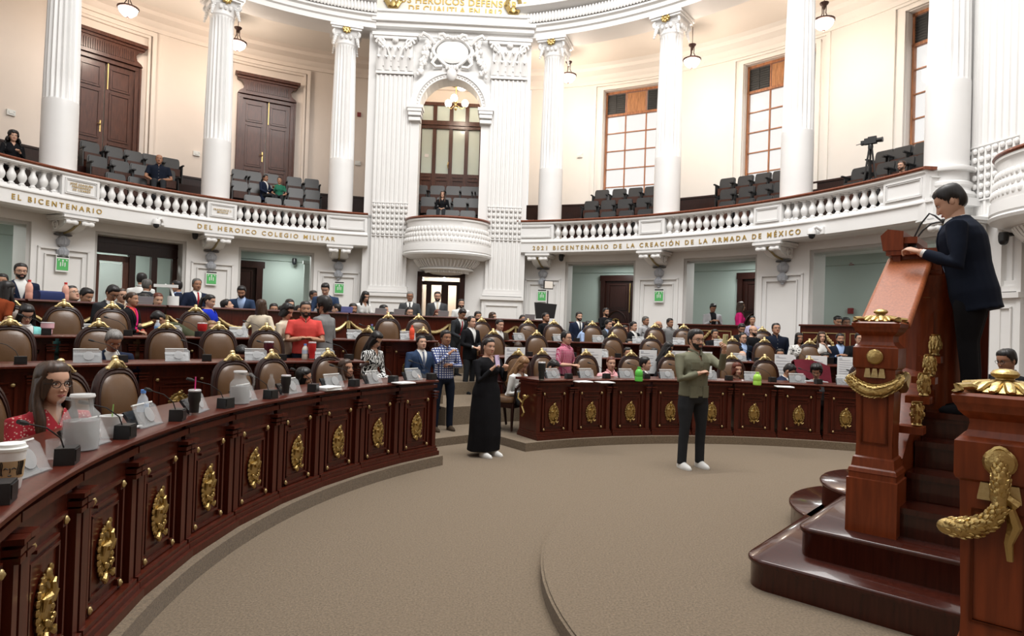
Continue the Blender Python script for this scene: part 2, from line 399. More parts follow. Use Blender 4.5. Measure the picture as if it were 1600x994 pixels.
# windows: timber frame, glazing bars, vents and board in the top row
M_winw = wood('window_frame_wood', (.40, .17, .08), .45)
M_vent = mat('dark_vent_panel', (.02, .022, .022), .5, var=(30, .4, (1, 1, 8)))
M_board = wood('plain_timber_board', (.42, .20, .09), .5)
for wi, (h, l, zb, zt) in enumerate(UPW):
    am = (h+l)/2; w = rad(h-l)*(RR+4.2); x, y = pol(RC, RR+4.22, am)
    t = thing('window_%d' % (wi+1), ['tall many-paned timber window left of the right gallery, behind its second column', 'tall many-paned timber window between the second and third right gallery columns', 'tall narrow-looking timber window partly behind the far right gallery column'][wi], 'window', (x, y, 0), rot_at(am)); t['kind'] = 'structure'
    b = MB(); W2 = w/2
    for X in (-W2+.04, W2-.04): b.box((X, 0, (zb+zt)/2), (.055, .12, zt-zb))
    for Z in (zb+.04, zt-.04, zt-.86): b.box((0, 0, Z), (w, .12, .08))
    b.build('window_frame', M_winw, t)
    b = MB(); rows = 5
    for i in (1, 2): b.box((-W2+w*i/3, 0, (zb+zt)/2), (.035, .07, zt-zb-.1))
    for i in range(1, rows): b.box((0, 0, zb+(zt-.86-zb)*i/rows), (w-.1, .07, .032))
    b.build('glazing_bars', M_winw, t)
    b = MB(); b.box((0, .01, (zb+zt-.86)/2), (w-.1, .012, zt-.86-zb)); b.build('pane', M_winpane, t)
    for i in range(3):
        b = MB(); X = -W2+w*(i+.5)/3; b.box((X, 0, zt-.45), (w/3-.07, .03, .7))
        if i != 1:
            for q in range(9): b.box((X, -.02, zt-.75+.075*q), (w/3-.1, .02, .03))
            b.box((X, -.03, zt-.45), (.03, .02, .7))
        b.build('vent_panel' if i != 1 else 'timber_panel', M_vent if i != 1 else M_board, t)
# tall brown doors on the upper left wall
def door_leaf(b, x0, x1, z0, z1, y, panels):
    b.box(((x0+x1)/2, y, (z0+z1)/2), (x1-x0, .06, z1-z0))
    for p0, p1 in panels:
        a0, a1 = z0+(z1-z0)*p0, z0+(z1-z0)*p1
        frame_panel(b, x0+.13, x1-.13, a0, a1, y-.03, .045, .03); b.box(((x0+x1)/2, y-.03, (a0+a1)/2), (x1-x0-.36, .03, a1-a0-.1))
def tall_door(am, label, wdt):
    x, y = pol(LC, LR+3.97, am); t = thing('panelled_door', label, 'door', (x, y, 0), rot_at(am)); w = wdt/2
    b = MB(); b.box((-w+.09, -.06, 7.6), (.18, .14, 3.6)); b.box((w-.09, -.06, 7.6), (.18, .14, 3.6)); b.box((0, -.06, 9.36), (wdt, .16, .14))
    b.box((-w+.04, -.1, 7.6), (.05, .16, 3.6)); b.box((w-.04, -.1, 7.6), (.05, .16, 3.6)); b.build('door_frame', M_doorw, t)
    b = MB(); out = [(-w, 9.42), (w, 9.42), (w-.05, 9.5), (w-.17, 9.58), (w-.2, 9.72), (w-.12, 9.84), (w+.02, 9.9), (w+.06, 10.12), (-w-.06, 10.12), (-w-.02, 9.9), (-w+.12, 9.84), (-w+.2, 9.72), (-w+.17, 9.58), (-w+.05, 9.5)]
    b.prism(out, -.22, .0); b.box((0, -.2, 10.06), (wdt+.2, .2, .1)); b.box((0, -.2, 9.94), (wdt+.06, .14, .05))
    for i in range(24): b.box((-w+.28+(wdt-.56)*i/23, -.235, 9.68), (.03, .03, .3))
    b.build('door_head', M_doorw, t)
    for s in (-1, 1):
        b = MB(); xs = sorted((s*.015, s*(w-.18))); door_leaf(b, xs[0], xs[1], 5.82, 9.3, -.03, ((.05, .30), (.34, .74), (.78, .95))); lf = b.build('door_leaf', M_doorw, t)
        if s > 0:
            h = MB(); h.box((.06, -.09, 8.9), (.025, .02, .8)); h.build('bolt', M_gold, lf)
    b = MB(); b.box((-.1, -.09, 7.35), (.035, .03, .34)); b.tube([(-.1, -.1, 7.4), (-.1, -.16, 7.4), (-.2, -.17, 7.4)], .014, 6); b.build('handle', M_gold, t)
tall_door(141.2, 'tall brown panelled double door with brass bolt behind the leftmost gallery column', 1.95)
tall_door(118.75, 'tall brown panelled double door between the second and third left gallery columns', 1.92)
# ------------------------------------------------------------------ balustrades
def baluster_mesh():
    b = MB(); b.box((0, 0, .02), (.17, .17, .04)); b.box((0, 0, .475), (.16, .16, .05))
    b.lathe([(.055, .04), (.07, .06), (.045, .085), (.04, .1), (.075, .16), (.092, .22), (.085, .27), (.055, .33), (.042, .38), (.045, .405), (.062, .415), (.045, .43), (.065, .45)], 14)
    o = b.build('baluster', M_white2); return o
BAL = baluster_mesh(); BALM = BAL.data; bpy.data.objects.remove(BAL)
def balustrade(nm, label, c, R, a0, a1, runs, pans, rail_ext):
    t = thing('balustrade', label, 'balustrade', (*pol(c, R, (a0+a1)/2), 4.44))
    off = Matrix.Translation(t.location).inverted()
    def mk(): q = MB(); q.M = off; return q
    b = mk(); b.arc(c, [(R+.0, 4.44), (R+.26, 4.44), (R+.26, 4.5), (R+.02, 4.5)], a0, a1); b.build('plinth', M_white2, t)
    b = mk(); b.arc(c, [(R+.0, 4.97), (R+.28, 4.97), (R+.28, 5.04), (R-.03, 5.04), (R-.03, 5.0)], a0, a1); b.build('coping', M_white2, t)
    b = mk(); b.arc(c, [(R-.05, 5.04), (R+.32, 5.04), (R+.34, 5.07), (R+.32, 5.1), (R-.05, 5.1), (R-.07, 5.07)], a0, a1); b.build('hand_rail', M_rail, t)
    for h, l in pans:
        b = mk(); b.arc(c, rect(R+.02, R+.24, 4.49, 4.98), l, h)
        am = (h+l)/2; w = rad(h-l)*R/2; x, y = pol(c, R*math.cos(rad(h-l)/2)+.02, am); b.M = off @ Matrix.Translation((x, y, 0)) @ Matrix.Rotation(rot_at(am), 4, 'Z')
        frame_panel(b, -w+.07, w-.07, 4.56, 4.91, 0, .02, .03); frame_panel(b, -w+.1, w-.1, 4.59, 4.88, 0, .012, .02); b.build('pedestal_panel', M_white2, t)
    for h, l, n in runs:
        for i in range(n):
            a = h-(h-l)*(i+.5)/n; x, y = pol(c, R+.13, a); q = bpy.data.objects.new('baluster', BALM); COL.objects.link(q); q.parent = t
            q.location = (x-t.location.x, y-t.location.y, 4.49-4.44); q.rotation_euler = (0, 0, rot_at(a))
    return t
balustrade('l', 'white stone balustrade with wooden rail along the left gallery', LC, LR, 101.5, 185, [(171.5, 156.1, 10), (150.3, 132.2, 12), (126.9, 109.8, 12)], [(156.1, 150.3), (132.2, 126.9), (109.8, 101.6)], 0)
balustrade('r', 'white stone balustrade with wooden rail along the right gallery', RC, RR, 14.4, 75.4, [(68.8, 54.7, 12), (50.5, 36.9, 12), (32.9, 19.5, 12)], [(75.3, 68.8), (54.7, 50.5), (36.9, 32.9), (19.5, 14.5)], 0)
# return of the right gallery to its end pilaster
x0, y0 = pol(RC, RR, 14.4); b = MB()
b.M = Matrix.Translation((x0, y0, 0)) @ Matrix.Rotation(.04, 4, 'Z')
b.box((.55, .14, 4.74), (1.1, .26, .56)); b.box((.55, .12, 4.25), (1.12, .26, .38)); frame_panel(b, .1, .85, 4.56, 4.91, .01, .02, .03); struct(b.build('trim_gallery_return', M_white2))
b = MB(); b.M = Matrix.Translation((x0, y0, 0)) @ Matrix.Rotation(.04, 4, 'Z'); b.box((.52, .14, 5.07), (1.16, .38, .06)); struct(b.build('trim_return_rail', M_rail))
# inscriptions
def insc(body, size, c, R, a, z, label, spacing=1.0):
    o = text_mesh(body, size, .012, M_goldp, 'inscription', (c, R, a, z), spacing=spacing); tag(o, label, 'lettering'); return o
insc('DEL HEROICO COLEGIO MILITAR', .175, LC, LR+.025, 121.0, 4.18, 'gold letters DEL HEROICO COLEGIO MILITAR on the left gallery fascia', 1.52)
insc('EL BICENTENARIO', .165, LC, LR+.025, 156.6, 4.19, 'gold letters EL BICENTENARIO on the left gallery fascia', 1.55)
insc('2021 BICENTENARIO DE LA CREACIÓN DE LA ARMADA DE MÉXICO', .175, RC, RR+.025, 51.2, 4.17, 'gold letters naming the navy bicentenary on the right gallery fascia', 1.58)
for lines, a, lab in ((('JOSÉ JOAQUÍN', 'FERNÁNDEZ', 'DE LIZARDI'), 153.2, 'gold inscription of three lines on the left balustrade pedestal'), (('FRANCISCO J.', 'MÚGICA'), 129.55, 'gold inscription of two lines on the balustrade pedestal below the second left column')):
    x, y = pol(LC, LR-.005, a)
    o = text_mesh('\n'.join(lines), .068, .004, M_goldp, 'inscription', M=Matrix.Translation((x, y, 4.78 if len(lines) == 3 else 4.74)) @ Matrix.Rotation(rot_at(a), 4, 'Z'), spacing=1.15); tag(o, lab, 'lettering')
insc('MARIANO', .3, RC, RR+.11, 53.4, 12.05, 'gold letters cut by the top edge above the right gallery', 1.2)

# ------------------------------------------------------------------ fluted columns
def make_column():
    t = thing('column', 'x', 'column')
    b = MB(); b.box((0, 0, 4.42), (.95, .95, .15)); b.lathe([(.47, 4.5), (.49, 4.56), (.47, 4.62), (.42, 4.64), (.41, 4.7), (.44, 4.74), (.44, 4.8), (.40, 4.83)], 40); b.lathe([(.46, 5.02), (.47, 5.06), (.46, 5.1), (.40, 5.12)], 40); b.build('base', M_white2, t)
    b = MB(); pr = [(.375, 4.83), (.378, 5.5), (.376, 6.6), (.374, 6.78), (.372, 6.80)]+[(.37-.052*((z-6.8)/3.5)**1.3, z) for z in (6.84, 7.4, 8, 8.6, 9.2, 9.8, 10.25)]+[(.325, 10.3), (.325, 10.36)]
    b.lathe(pr, 120, flute=(6.82, 10.27, .13, 20)); b.build('shaft', M_white2, t, smooth=50)
    b = MB(); b.lathe([(.33, 10.34), (.35, 10.38), (.33, 10.42), (.34, 10.5), (.37, 10.58), (.42, 10.64)], 32); b.box((0, 0, 10.86), (.98, .98, .07)); b.box((0, 0, 10.8), (.9, .9, .06))
    b.box((0, 0, 10.71), (.62, .62, .14), 0, 0, 1.2)
    for q in range(4):
        b.M = Matrix.Rotation(q*PI/2+PI/4, 4, 'Z')                       # corner volutes: spirals
        pts = [(.5+.13*(1-k/20)*math.cos(k*.75+1.2)-.02, 0, 10.66+.13*(1-k/20)*math.sin(k*.75+1.2)) for k in range(19)]
        b.tube(pts, [.045-.0012*k for k in range(19)], 6); b.tube([(.3, 0, 10.76), (.42, 0, 10.79), (.5, 0, 10.77)], .05, 6)
        for k in range(4): b.ball((.47+.02*k, 0, 10.5-.07*k), (.06-.008*k,)*3, 7, 5)    # hanging fruit
        b.M = Matrix.Rotation(q*PI/2, 4, 'Z')
        for k in (-1, 0, 1): b.ball((.36, k*.13, 10.56), (.05, .05, .07), 7, 5)
    b.M = Matrix(); b.build('capital', M_white2, t)
    b = MB()
    for k in range(9): a = 2*PI*k/8; b.ball((.1*math.cos(a)*(k < 8), -.44, 10.76+.09*math.sin(a)*(k < 8)), (.045, .05, .045), 7, 5)
    b.box((0, -.42, 10.76), (.2, .08, .16)); b.build('gilt_rosette', M_gold, t)
    return t
mkcol = Maker(make_column())
for c, R, a, lab in ((LC, LR, 154.6, 'leftmost fluted white column, standing before the tall left door'), (LC, LR, 129.9, 'fluted white column between the two tall brown upper doors'), (LC, LR, 107.1, 'slender fluted white column beside the left side of the arch bay'),
        (RC, RR, 70.45, 'slender fluted white column just right of the arch bay'), (RC, RR, 51.7, 'fluted white column covering the edge of the first right window'), (RC, RR, 32.95, 'fluted white column between the middle and far right windows'), (RC, RR, 14.9, 'rightmost fluted white column, rising above the speaker')):
    x, y = pol(c, R+.6, a); mkcol((x, y, 0), rot_at(a), lab, 'gallery columns')

# brackets (scroll consoles with leaf drops) under the galleries
def make_bracket():
    t = thing('console_bracket', 'x', 'bracket')
    b = MB(); b.box((0, -.40, 4.03), (.78, .80, .06)); b.box((0, -.38, 3.98), (.70, .74, .05))
    sq_ = lambda z: 3.98-(3.98-z)*.46
    out = [(0, 3.96), (-.62, 3.96), (-.72, 3.9), (-.70, 3.84), (-.62, 3.82), (-.56, 3.72), (-.42, 3.55), (-.25, 3.44), (-.1, 3.38), (0, 3.36)]
    out = [(y, sq_(z)) for y, z in out]
    n = len(out); P = [(-.24, y, z) for y, z in out]+[(.24, y, z) for y, z in out]
    b.add(P, [tuple(range(n)), tuple(range(2*n-1, n-1, -1))]+[(i, i+n, (i+1) % n+n, (i+1) % n) for i in range(n)])
    for s in (-1, 1):
        b.lathe([(.0, -.13), (.05, -.13), (.07, -.08), (.05, -.03), (.06, .0), (.05, .03), (.07, .08), (.05, .13), (0, .13)], 12, (0, 0, 0)) if 0 else None
        b.tube([(s*.05, -.70, 3.90), (s*.10, -.71, 3.90), (s*.2, -.71, 3.90), (s*.26, -.71, 3.90), (s*.32, -.71, 3.90)], [.05, .07, .05, .07, .055], 10)
        b.tube([(s*.26, -.2+.13*(1-k/16)*math.cos(k*.8), 3.84+.13*(1-k/16)*math.sin(k*.8)) for k in range(15)], .025, 5)
    b.build('scroll', M_white2, t)
    b = MB(); b.tube([(0, y, sq_(z)) for y, z in ((-.73, 3.92), (-.71, 3.82), (-.58, 3.69), (-.43, 3.52), (-.26, 3.41), (-.08, 3.34))], .028, 6); b.build('gilt_rib', mat('dull_gilding', (.30, .23, .10), .5, metal=.5), t)
    b = MB(); b.box((0, -.04, 3.66), (.34, .08, .03))
    for s in (-1, 1): b.ball((s*.13, -.04, 3.65), (.09, .05, .03), 8, 5)
    b.build('leaf_cap', mat('dark_bronze_leaf', (.09, .09, .09), .5), t)
    b = MB()
    for z, r in ((3.48, .135), (3.22, .125)):
        for k in range(7): a = PI*k/6; b.tube([(r*.3*math.cos(a), -.05-.03*math.sin(a), z+r), (r*.8*math.cos(a), -.05-.08*math.sin(a), z+r*.2), (r*.7*math.cos(a), -.05-.07*math.sin(a), z-r*.4), (r*.2*math.cos(a), -.05-.02*math.sin(a), z-r*1.05)], [.02, .05, .045, .012], 6)
        b.ball((0, -.07, z), (r*.75, .08, r*.95), 10, 7); b.ball((0, -.05, z-r-.02), (.05, .04, .03), 6, 5)
    b.build('leaf_drop', M_grey, t)
    return t
mkbr = Maker(make_bracket())
BR = ((LC, LR, 98, 150.6, 'grey leaf-drop bracket on the leftmost white pier'), (LC, LR, 330, 129.3, 'grey leaf-drop bracket on the pier right of the glazed door'), (LC, LR, 529, 106.8, 'grey leaf-drop bracket on the wall left of the arch bay'),
      (RC, RR, 848, 71.4, 'grey leaf-drop bracket behind the light panel and monitor'), (RC, RR, 1029, 53.4, 'grey leaf-drop bracket on the pier right of the monogram door'), (RC, RR, 1222, 35.2, 'grey leaf-drop bracket without a green sign below it'))
for c, R, u, a, lab in BR:
    a = on_ring(u, 420, c, R+.72)[3]; x, y = pol(c, R+.8, a); mkbr((x, y, 0), rot_at(a), lab, 'console brackets under the galleries')
x, y = pol(RC, RR+.8, 12.6); mkbr((x, y, 0), rot_at(12.6), 'white scroll bracket half hidden behind the microphones and lectern', 'console brackets under the galleries')
# green notices under the brackets
M_sgreen = mat('green_sign', (.10, .48, .14), .5); M_swhite = mat('white_sign', (.8, .82, .8), .5)
def make_sign():
    t = thing('safety_notice', 'x', 'notice'); b = MB(); b.box((0, -.012, 0), (.30, .016, .40)); b.build('board', M_swhite, t)
    b = MB(); b.box((0, -.022, -.02), (.26, .008, .28)); b.build('green_field', M_sgreen, t)
    b = MB(); b.box((0, -.028, .0), (.02, .006, .12)); b.ball((0, -.03, .075), (.02, .006, .022), 8, 5); b.box((-.05, -.028, -.02), (.02, .006, .1)); b.box((.05, -.028, -.02), (.02, .006, .1))
    for s in (-1, 1): b.prism([(s*.06, .1), (s*.1, .06), (s*.1, .1)], -.03, -.024)
    b.build('pictogram', M_swhite, t)
    b = MB(); b.box((0, -.022, .17), (.27, .006, .035)); b.build('caption_strip', M_black, t); return t
mksg = Maker(make_sign())
for c, R, u, v, lab in ((LC, LR, 97, 412, 'green safety notice on the leftmost white pier'), (LC, LR, 330, 435, 'green safety notice above the man with the red tie'), (LC, LR, 530, 450, 'green safety notice left of the arch bay'), (RC, RR, 847, 462, 'green safety notice half covered by the light panel'), (RC, RR, 1030, 462, 'green safety notice right of the monogram door')):
    x, y, z, a = on_ring(u, v, c, R+.73); mksg((x, y, z), rot_at(a), lab, 'green safety notices')
# ------------------------------------------------------------------ arch bay (pavilion) between the two galleries
PA = Matrix.Translation((-2.25, 20.0, 0)) @ Matrix.Rotation(math.atan(.04), 4, 'Z')
PB = Matrix.Translation((8.75, 12.45, 0)) @ Matrix.Rotation(math.atan2(-.98, .2), 4, 'Z')
def pm(M): b = MB(); b.M = M; return b
ACX, AW, ASP = .115, .985, 8.52
def arch_pts(r, n=20, a0=0, a1=PI): return [(ACX+r*math.cos(a0+(a1-a0)*i/n), ASP+r*math.sin(a0+(a1-a0)*i/n)) for i in range(n+1)]
b = pm(PA)
inner = arch_pts(AW)
for i in range(20):                     # wall above the arch in quads, cut to the opening
    (xa, za), (xb, zb) = inner[i], inner[i+1]; b.prism([(xa, za), (xa, 11.0), (xb, 11.0), (xb, zb)], .12, .75)
b.box(((ACX-AW-2.5)/2, .435, 8.0), (ACX-AW+2.5, .63, 6.0)); b.box(((ACX+AW+2.6)/2, .435, 8.0), (2.6-ACX-AW, .63, 6.0))
b.box((.05, .435, 4.2), (5.1, .63, 1.8)); b.box((-1.55, .435, 1.9), (1.9, .63, 2.8)); b.box((1.6, .435, 1.9), (2.0, .63, 2.8))
struct(b.build('wall_arch_bay', M_white))
b = pm(PA)                              # archivolt, imposts, keystone
for r0, r1, y0 in ((AW-.01, 1.12, .02), (1.1, 1.28, -.03), (1.26, 1.36, .03)):
    A, B = arch_pts(r0), arch_pts(r1)
    for i in range(20): b.prism([A[i], B[i], B[i+1], A[i+1]], y0, .2)
for k in range(34):
    a = PI*(k+.5)/34; b.ball((ACX+1.05*math.cos(a), .01, ASP+1.05*math.sin(a)), (.03, .03, .03), 6, 4)
for s in (-1, 1):
    X = ACX+s*(AW+.12)
    for z, w, d in ((8.50, .5, .2), (8.40, .44, .16), (8.28, .40, .12), (8.12, .36, .08)): b.box((X, .05, z), (w, d+.3, .1))
    b.box((X+s*.02, .1, 6.5), (.32, .16, 3.2))
b.ball((ACX, -.05, 9.6), (.16, .14, .24), 10, 8)
struct(b.build('trim_archivolt', M_white))
# carved cartouche over the arch
t = thing('cartouche', 'carved white cartouche with fruit garlands above the tall arch', 'carving', PA @ Vector((ACX, 0, 10.3)), math.atan(.04))
b = MB(); b.lathe([(.0, -.07), (.3, -.06), (.46, -.02), (.5, 0)], 24); b.v = [(x, z if 0 else -.02+z*.8, y*.72) for x, y, z in b.v]; b.build('oval_shield', M_white, t)
b = MB(); rg = random.Random(3)
pts = [(.56*math.cos(a)*(1+.08*math.cos(4*a)), -.06, .44*math.sin(a)*(1+.1*math.sin(3*a))) for a in (2*PI*i/32 for i in range(32))]
b.tube(pts, .055, 6, closed=True)
for s in (-1, 1):
    b.tube([(s*.2, -.1, .40), (s*.3, -.12, .5), (s*.42, -.12, .48), (s*.44, -.1, .38), (s*.36, -.1, .36)], .06, 6)
    b.tube([(s*.5, -.08, -.2), (s*.62, -.1, -.4), (s*.5, -.1, -.52), (s*.3, -.1, -.5)], .06, 6)
    b.tube([(s*.55, -.08, .2), (s*.75, -.12, .42), (s*.92, -.12, .5), (s*1.0, -.1, .4)], .06, 6)
    for k in range(40):                 # garland of fruit and leaves falling beside the arch
        f = k/39; x = .72+.28*f+.09*rg.uniform(-1, 1); z = .35-1.05*f+.08*rg.uniform(-1, 1); r = rg.uniform(.045, .085)
        b.ball((s*x, -.04-.05*rg.random(), z), (r, r*.9, r*1.1), 7, 5)
    for k in range(9): b.ball((s*(.62+.06*rg.uniform(-1, 1)), -.05, .35-.08*k), (.05, .06, .08), 6, 5)
for k in range(7): b.ball((-.24+.08*k, -.1, .44+.03*math.cos(k)), (.055, .06, .06), 7, 5)
for k in range(5): b.ball((-.16+.08*k, -.12, -.52), (.05, .06, .09), 7, 5)
b.build('carved_garland', M_white, t)
# fluted pilasters with a lattice band
def pilaster(M, x0, x1, label):
    w = (x1-x0)/2; t = thing('pilaster', label, 'pilaster', M @ Vector(((x0+x1)/2, 0, 0)), M.to_euler().z)
    b = MB()
    for z, ww, d in ((1.75, 2*w+.16, .28), (2.62, 2*w+.26, .36), (2.74, 2*w+.14, .28), (2.84, 2*w+.08, .24)): b.box((0, .12-d/2+.08, z), (ww, d, 1.74 if z < 2 else .1))
    frame_panel(b, -w+.05, w-.05, 1.2, 2.4, -.09, .03, .03); b.build('pedestal', M_white, t)
    n = 8; out = [(-w, .2), (-w, -.02)]; g = 2*w/n
    for i in range(n):
        c = -w+g*(i+.5)
        out += [(c-g*.34, -.02), (c-g*.26, .012), (c, .022), (c+g*.26, .012), (c+g*.34, -.02)]
    out += [(w, -.02), (w, .2)]
    b = MB(); b.slab(out, 2.88, 9.5); b.build('fluted_shaft', M_white, t)
    b = MB()
    for r in range(6):
        for k in range(n): b.ball((-w+g*(k+.5), -.03, 4.55+r*.17), (g*.36, .045, .06), 8, 5)
    for r in (4.46, 5.49): b.box((0, -.02, r), (2*w, .03, .03))
    b.build('lattice_band', M_white, t)
    b = MB(); b.box((0, .03, 9.56), (2*w+.06, .2, .08)); b.box((0, .05, 10.1), (2*w-.04, .2, 1.0)); b.box((0, 0, 10.72), (2*w+.3, .36, .1)); b.box((0, .0, 10.62), (2*w+.2, .3, .08))
    for s in (-1, 1):
        b.tube([(s*(w-.12+.16*(1-k/14)*math.cos(k*.7)), -.12, 10.45+.16*(1-k/14)*math.sin(k*.7)) for k in range(13)], .04, 5)
        b.tube([(s*.1, -.08, 9.9), (s*.22, -.12, 10.25), (s*(w-.05), -.14, 10.55)], .05, 6)
    for k in range(5):                  # two tiers of acanthus leaves, their tips curling out
        X = -w+.08+(2*w-.16)*k/4
        b.tube([(X, -.05, 9.62), (X, -.1, 9.9), (X, -.19, 10.02), (X, -.2, 9.95)], [.1, .11, .07, .03], 6, flat=.4)
        if k < 4: b.tube([(X+w*.22, -.05, 9.75), (X+w*.22, -.12, 10.2), (X+w*.22, -.21, 10.3), (X+w*.22, -.22, 10.22)], [.09, .1, .06, .03], 6, flat=.4)
    b.ball((0, -.12, 10.55), (.1, .08, .1), 8, 6); b.build('capital', M_white, t)
pilaster(PA, -2.22, -1.1, 'fluted white pilaster left of the tall arch')
pilaster(PA, 1.36, 2.46, 'fluted white pilaster right of the tall arch')
pilaster(PB, .02, 1.12, 'fluted white pilaster with lattice band at the right gallery end')
# entablature and plaque above the arch
b = pm(PA)
for z, zz, y0, x0, x1 in ((10.78, 10.98, .1, -2.3, 2.6), (10.98, 11.12, -.1, -2.36, 2.66), (11.12, 11.22, -.2, -2.4, 2.7), (11.22, 11.45, -.05, -2.4, 2.7), (11.45, 11.52, -.12, -2.4, 2.7)):
    b.box(((x0+x1)/2, (y0+1)/2, (z+zz)/2), (x1-x0, 1-y0, zz-z))
for k in range(60): b.box((-2.33+5.0*k/59, -.14, 11.17), (.04, .1, .05))
struct(b.build('trim_arch_entablature', M_white))
M_plq = mat('cream_plaque', (.80, .76, .68), .6)
t = thing('plaque', 'cream plaque with gold memorial lettering above the arch bay', 'plaque', PA @ Vector((.1, 0, 11.5)), math.atan(.04))
b = MB(); b.box((0, .3, .75), (5.0, .6, 1.5)); b.build('panel', M_plq, t)
for txt, z, s in (('A LOS HEROICOS DEFENSORES', .29, .29), ('DE CUAUTLA EN 1812', .03, .27)):
    text_mesh(txt, s, .01, M_goldp, 'lettering', M=Matrix.Translation((.06, -.012, z)), parent=t, spacing=1.12)
for s in (-1, 1):
    b = MB(); X = s*1.88
    for k in range(3):
        for q in (-1, 1): b.tube([(X, -.03, .1), (X+q*(.12+.06*k), -.06, .14+.1*k), (X+q*(.24-.02*k), -.05, .3+.1*k), (X+q*(.18-.04*k), -.05, .42+.08*k)], [.05, .07, .05, .025], 6)
    b.ball((X, -.05, .2), (.09, .06, .15), 8, 6); b.build('gilt_palmette', M_gold, t)
# little bowl balconies
def bowl(M, cx, label, rx=1.32, ry=1.12):
    t = thing('bowl_balcony', label, 'balcony', M @ Vector((cx, .1, 0)), M.to_euler().z)
    def sweep(prof, name, m, n=36):
        b = MB(); R = []
        for i in range(n+1):
            a = PI+PI*i/n; R.append([(rx*k*math.cos(a), ry*k*math.sin(a), z) for k, z in prof])
        b.loft(R); return b.build(name, m, t)
    sweep([(.80, 4.93), (1.0, 4.93), (1.02, 4.96), (1.0, 5.0), (.80, 5.0)], 'hand_rail', M_rail)
    sweep([(.86, 4.93), (.99, 4.93), (.99, 4.88), (.96, 4.84), (.95, 4.72), (.97, 4.5), (1.0, 4.35), (1.02, 4.22), (1.0, 4.15), (.86, 4.15)], 'parapet', M_white)
    sweep([(.0, 4.16), (1.04, 4.16), (1.05, 3.97), (1.03, 3.94), (1.06, 3.9), (1.04, 3.85), (.98, 3.82), (.88, 3.76), (.0, 3.76)], 'slab', M_white2)
    sweep([(.0, 3.78), (.80, 3.78), (.74, 3.7), (.66, 3.58), (.6, 3.5), (.64, 3.48), (.64, 3.44), (.56, 3.42), (.46, 3.36), (.34, 3.3), (.0, 3.26)], 'corbel', M_white)
    b = MB()
    for i in range(34):
        a = PI+PI*(i+.5)/34
        for z, k, r in ((4.62, .965, .05), (4.46, .985, .055), (4.3, 1.01, .05)):
            a2 = a+(.05 if z == 4.46 else 0); b.ball((rx*k*math.cos(a2), ry*k*math.sin(a2), z), (r, r*.7, .075), 6, 5)
    for i in range(26):
        a = PI+PI*(i+.5)/26; b.tube([(rx*.78*math.cos(a), ry*.78*math.sin(a), 3.74), (rx*.72*math.cos(a), ry*.72*math.sin(a), 3.62), (rx*.64*math.cos(a), ry*.64*math.sin(a), 3.52)], .025, 5)
        b.ball((rx*.5*math.cos(a), ry*.5*math.sin(a), 3.38), (.05, .05, .05), 5, 4)
    b.build('carved_leaf_relief', M_white, t)
bowl(PA, .15, 'round white bowl balcony in front of the tall arch')
bowl(PB, 2.15, 'round white bowl balcony cut by the right picture edge')
# rear wall, door and lamp inside the arch bay
b = pm(PA); b.box((0, 3.75, 8), (5, .2, 7)); struct(b.build('wall_arch_room_back', M_cream))
b = pm(PA); b.box((-1.5, 2.2, 7.8), (.2, 3.1, 6.6)); b.box((1.9, 2.2, 7.8), (.2, 3.1, 6.6)); b.box((.2, 2.2, 11.1), (3.6, 3.1, .2)); b.box((.2, 3.6, 10.45), (3.4, .14, .1)); struct(b.build('wall_arch_room_sides', M_cream))
b = pm(PA)
for y, z in ((.1, 4.3), (.75, 4.85), (1.5, 5.4), (2.25, 5.95)): b.box((.2, (y+3.7)/2, z), (3.3, 3.7-y, .56))
struct(b.build('floor_arch_room', M_wood2))
t = thing('glazed_door', 'tall dark wooden glazed door seen through the arch', 'door', PA @ Vector((-.1, 3.6, 0)), math.atan(.04))
b = MB()
for x in (-1.12, -.58, .02, .60, 1.15): b.box((x, 0, 8.05), (.13, .12, 3.7))
for z, h in ((9.86, .12), (9.16, .16), (9.0, .1)): b.box((0, -.02, z), (2.42, .14, h))
b.build('door_frame', M_doorw, t)
for k, (x0, x1) in enumerate(((-1.05, -.65), (-.51, -.05), (.09, .53), (.67, 1.08))):
    b = MB(); b.box(((x0+x1)/2, .02, 9.5), (x1-x0, .02, .62)); b.box(((x0+x1)/2, .02, 8.15), (x1-x0, .02, 1.7)); b.build('pane', M_pane, t)
    b = MB(); door_leaf(b, x0-.07, x1+.07, 6.2, 7.3, 0, ()); b.box(((x0+x1)/2, -.04, 7.18), (x1-x0-.1, .03, .05)); frame_panel(b, x0+.02, x1-.02, 6.5, 7.05, -.03, .04, .04); b.build('lower_panel', M_doorw, t)
b = MB(); b.tube([(-.04, -.08, 7.5), (-.06, -.12, 7.6), (-.04, -.08, 7.72)], .02, 6); b.build('handle', M_gold, t)
b = MB(); b.box((-.85, -.01, 7.95), (.14, .01, .12)); tag(o := b.build('paper_notice', M_paper, t), None, None)
M_lamp = mat('lit_milk_glass', (.95, .93, .88), .3, emit=((1, .93, .82), 5))
t = thing('chandelier', 'brass chandelier with white globes inside the arch', 'lamp', PA @ Vector((.15, 2.0, 0)), math.atan(.04))
b = MB(); b.lathe([(0, 10.0), (.16, 9.98), (.2, 10.05), (.3, 10.2), (.34, 10.28), (.0, 10.3)], 20, (0, 0, .0)); b.tube([(0, 0, 10.9), (0, 0, 9.3)], .02, 6); b.ball((0, 0, 9.45), (.07, .07, .09)); b.ball((0, 0, 9.2), (.05, .05, .07))
for k in range(3): a = 2*PI*k/3+.4; b.tube([(0, 0, 9.35), (.2*math.cos(a), .2*math.sin(a), 9.22), (.34*math.cos(a), .34*math.sin(a), 9.32)], .016, 6); b.lathe([(.03, 0), (.06, .05)], 8, (.34*math.cos(a), .34*math.sin(a), 9.3))
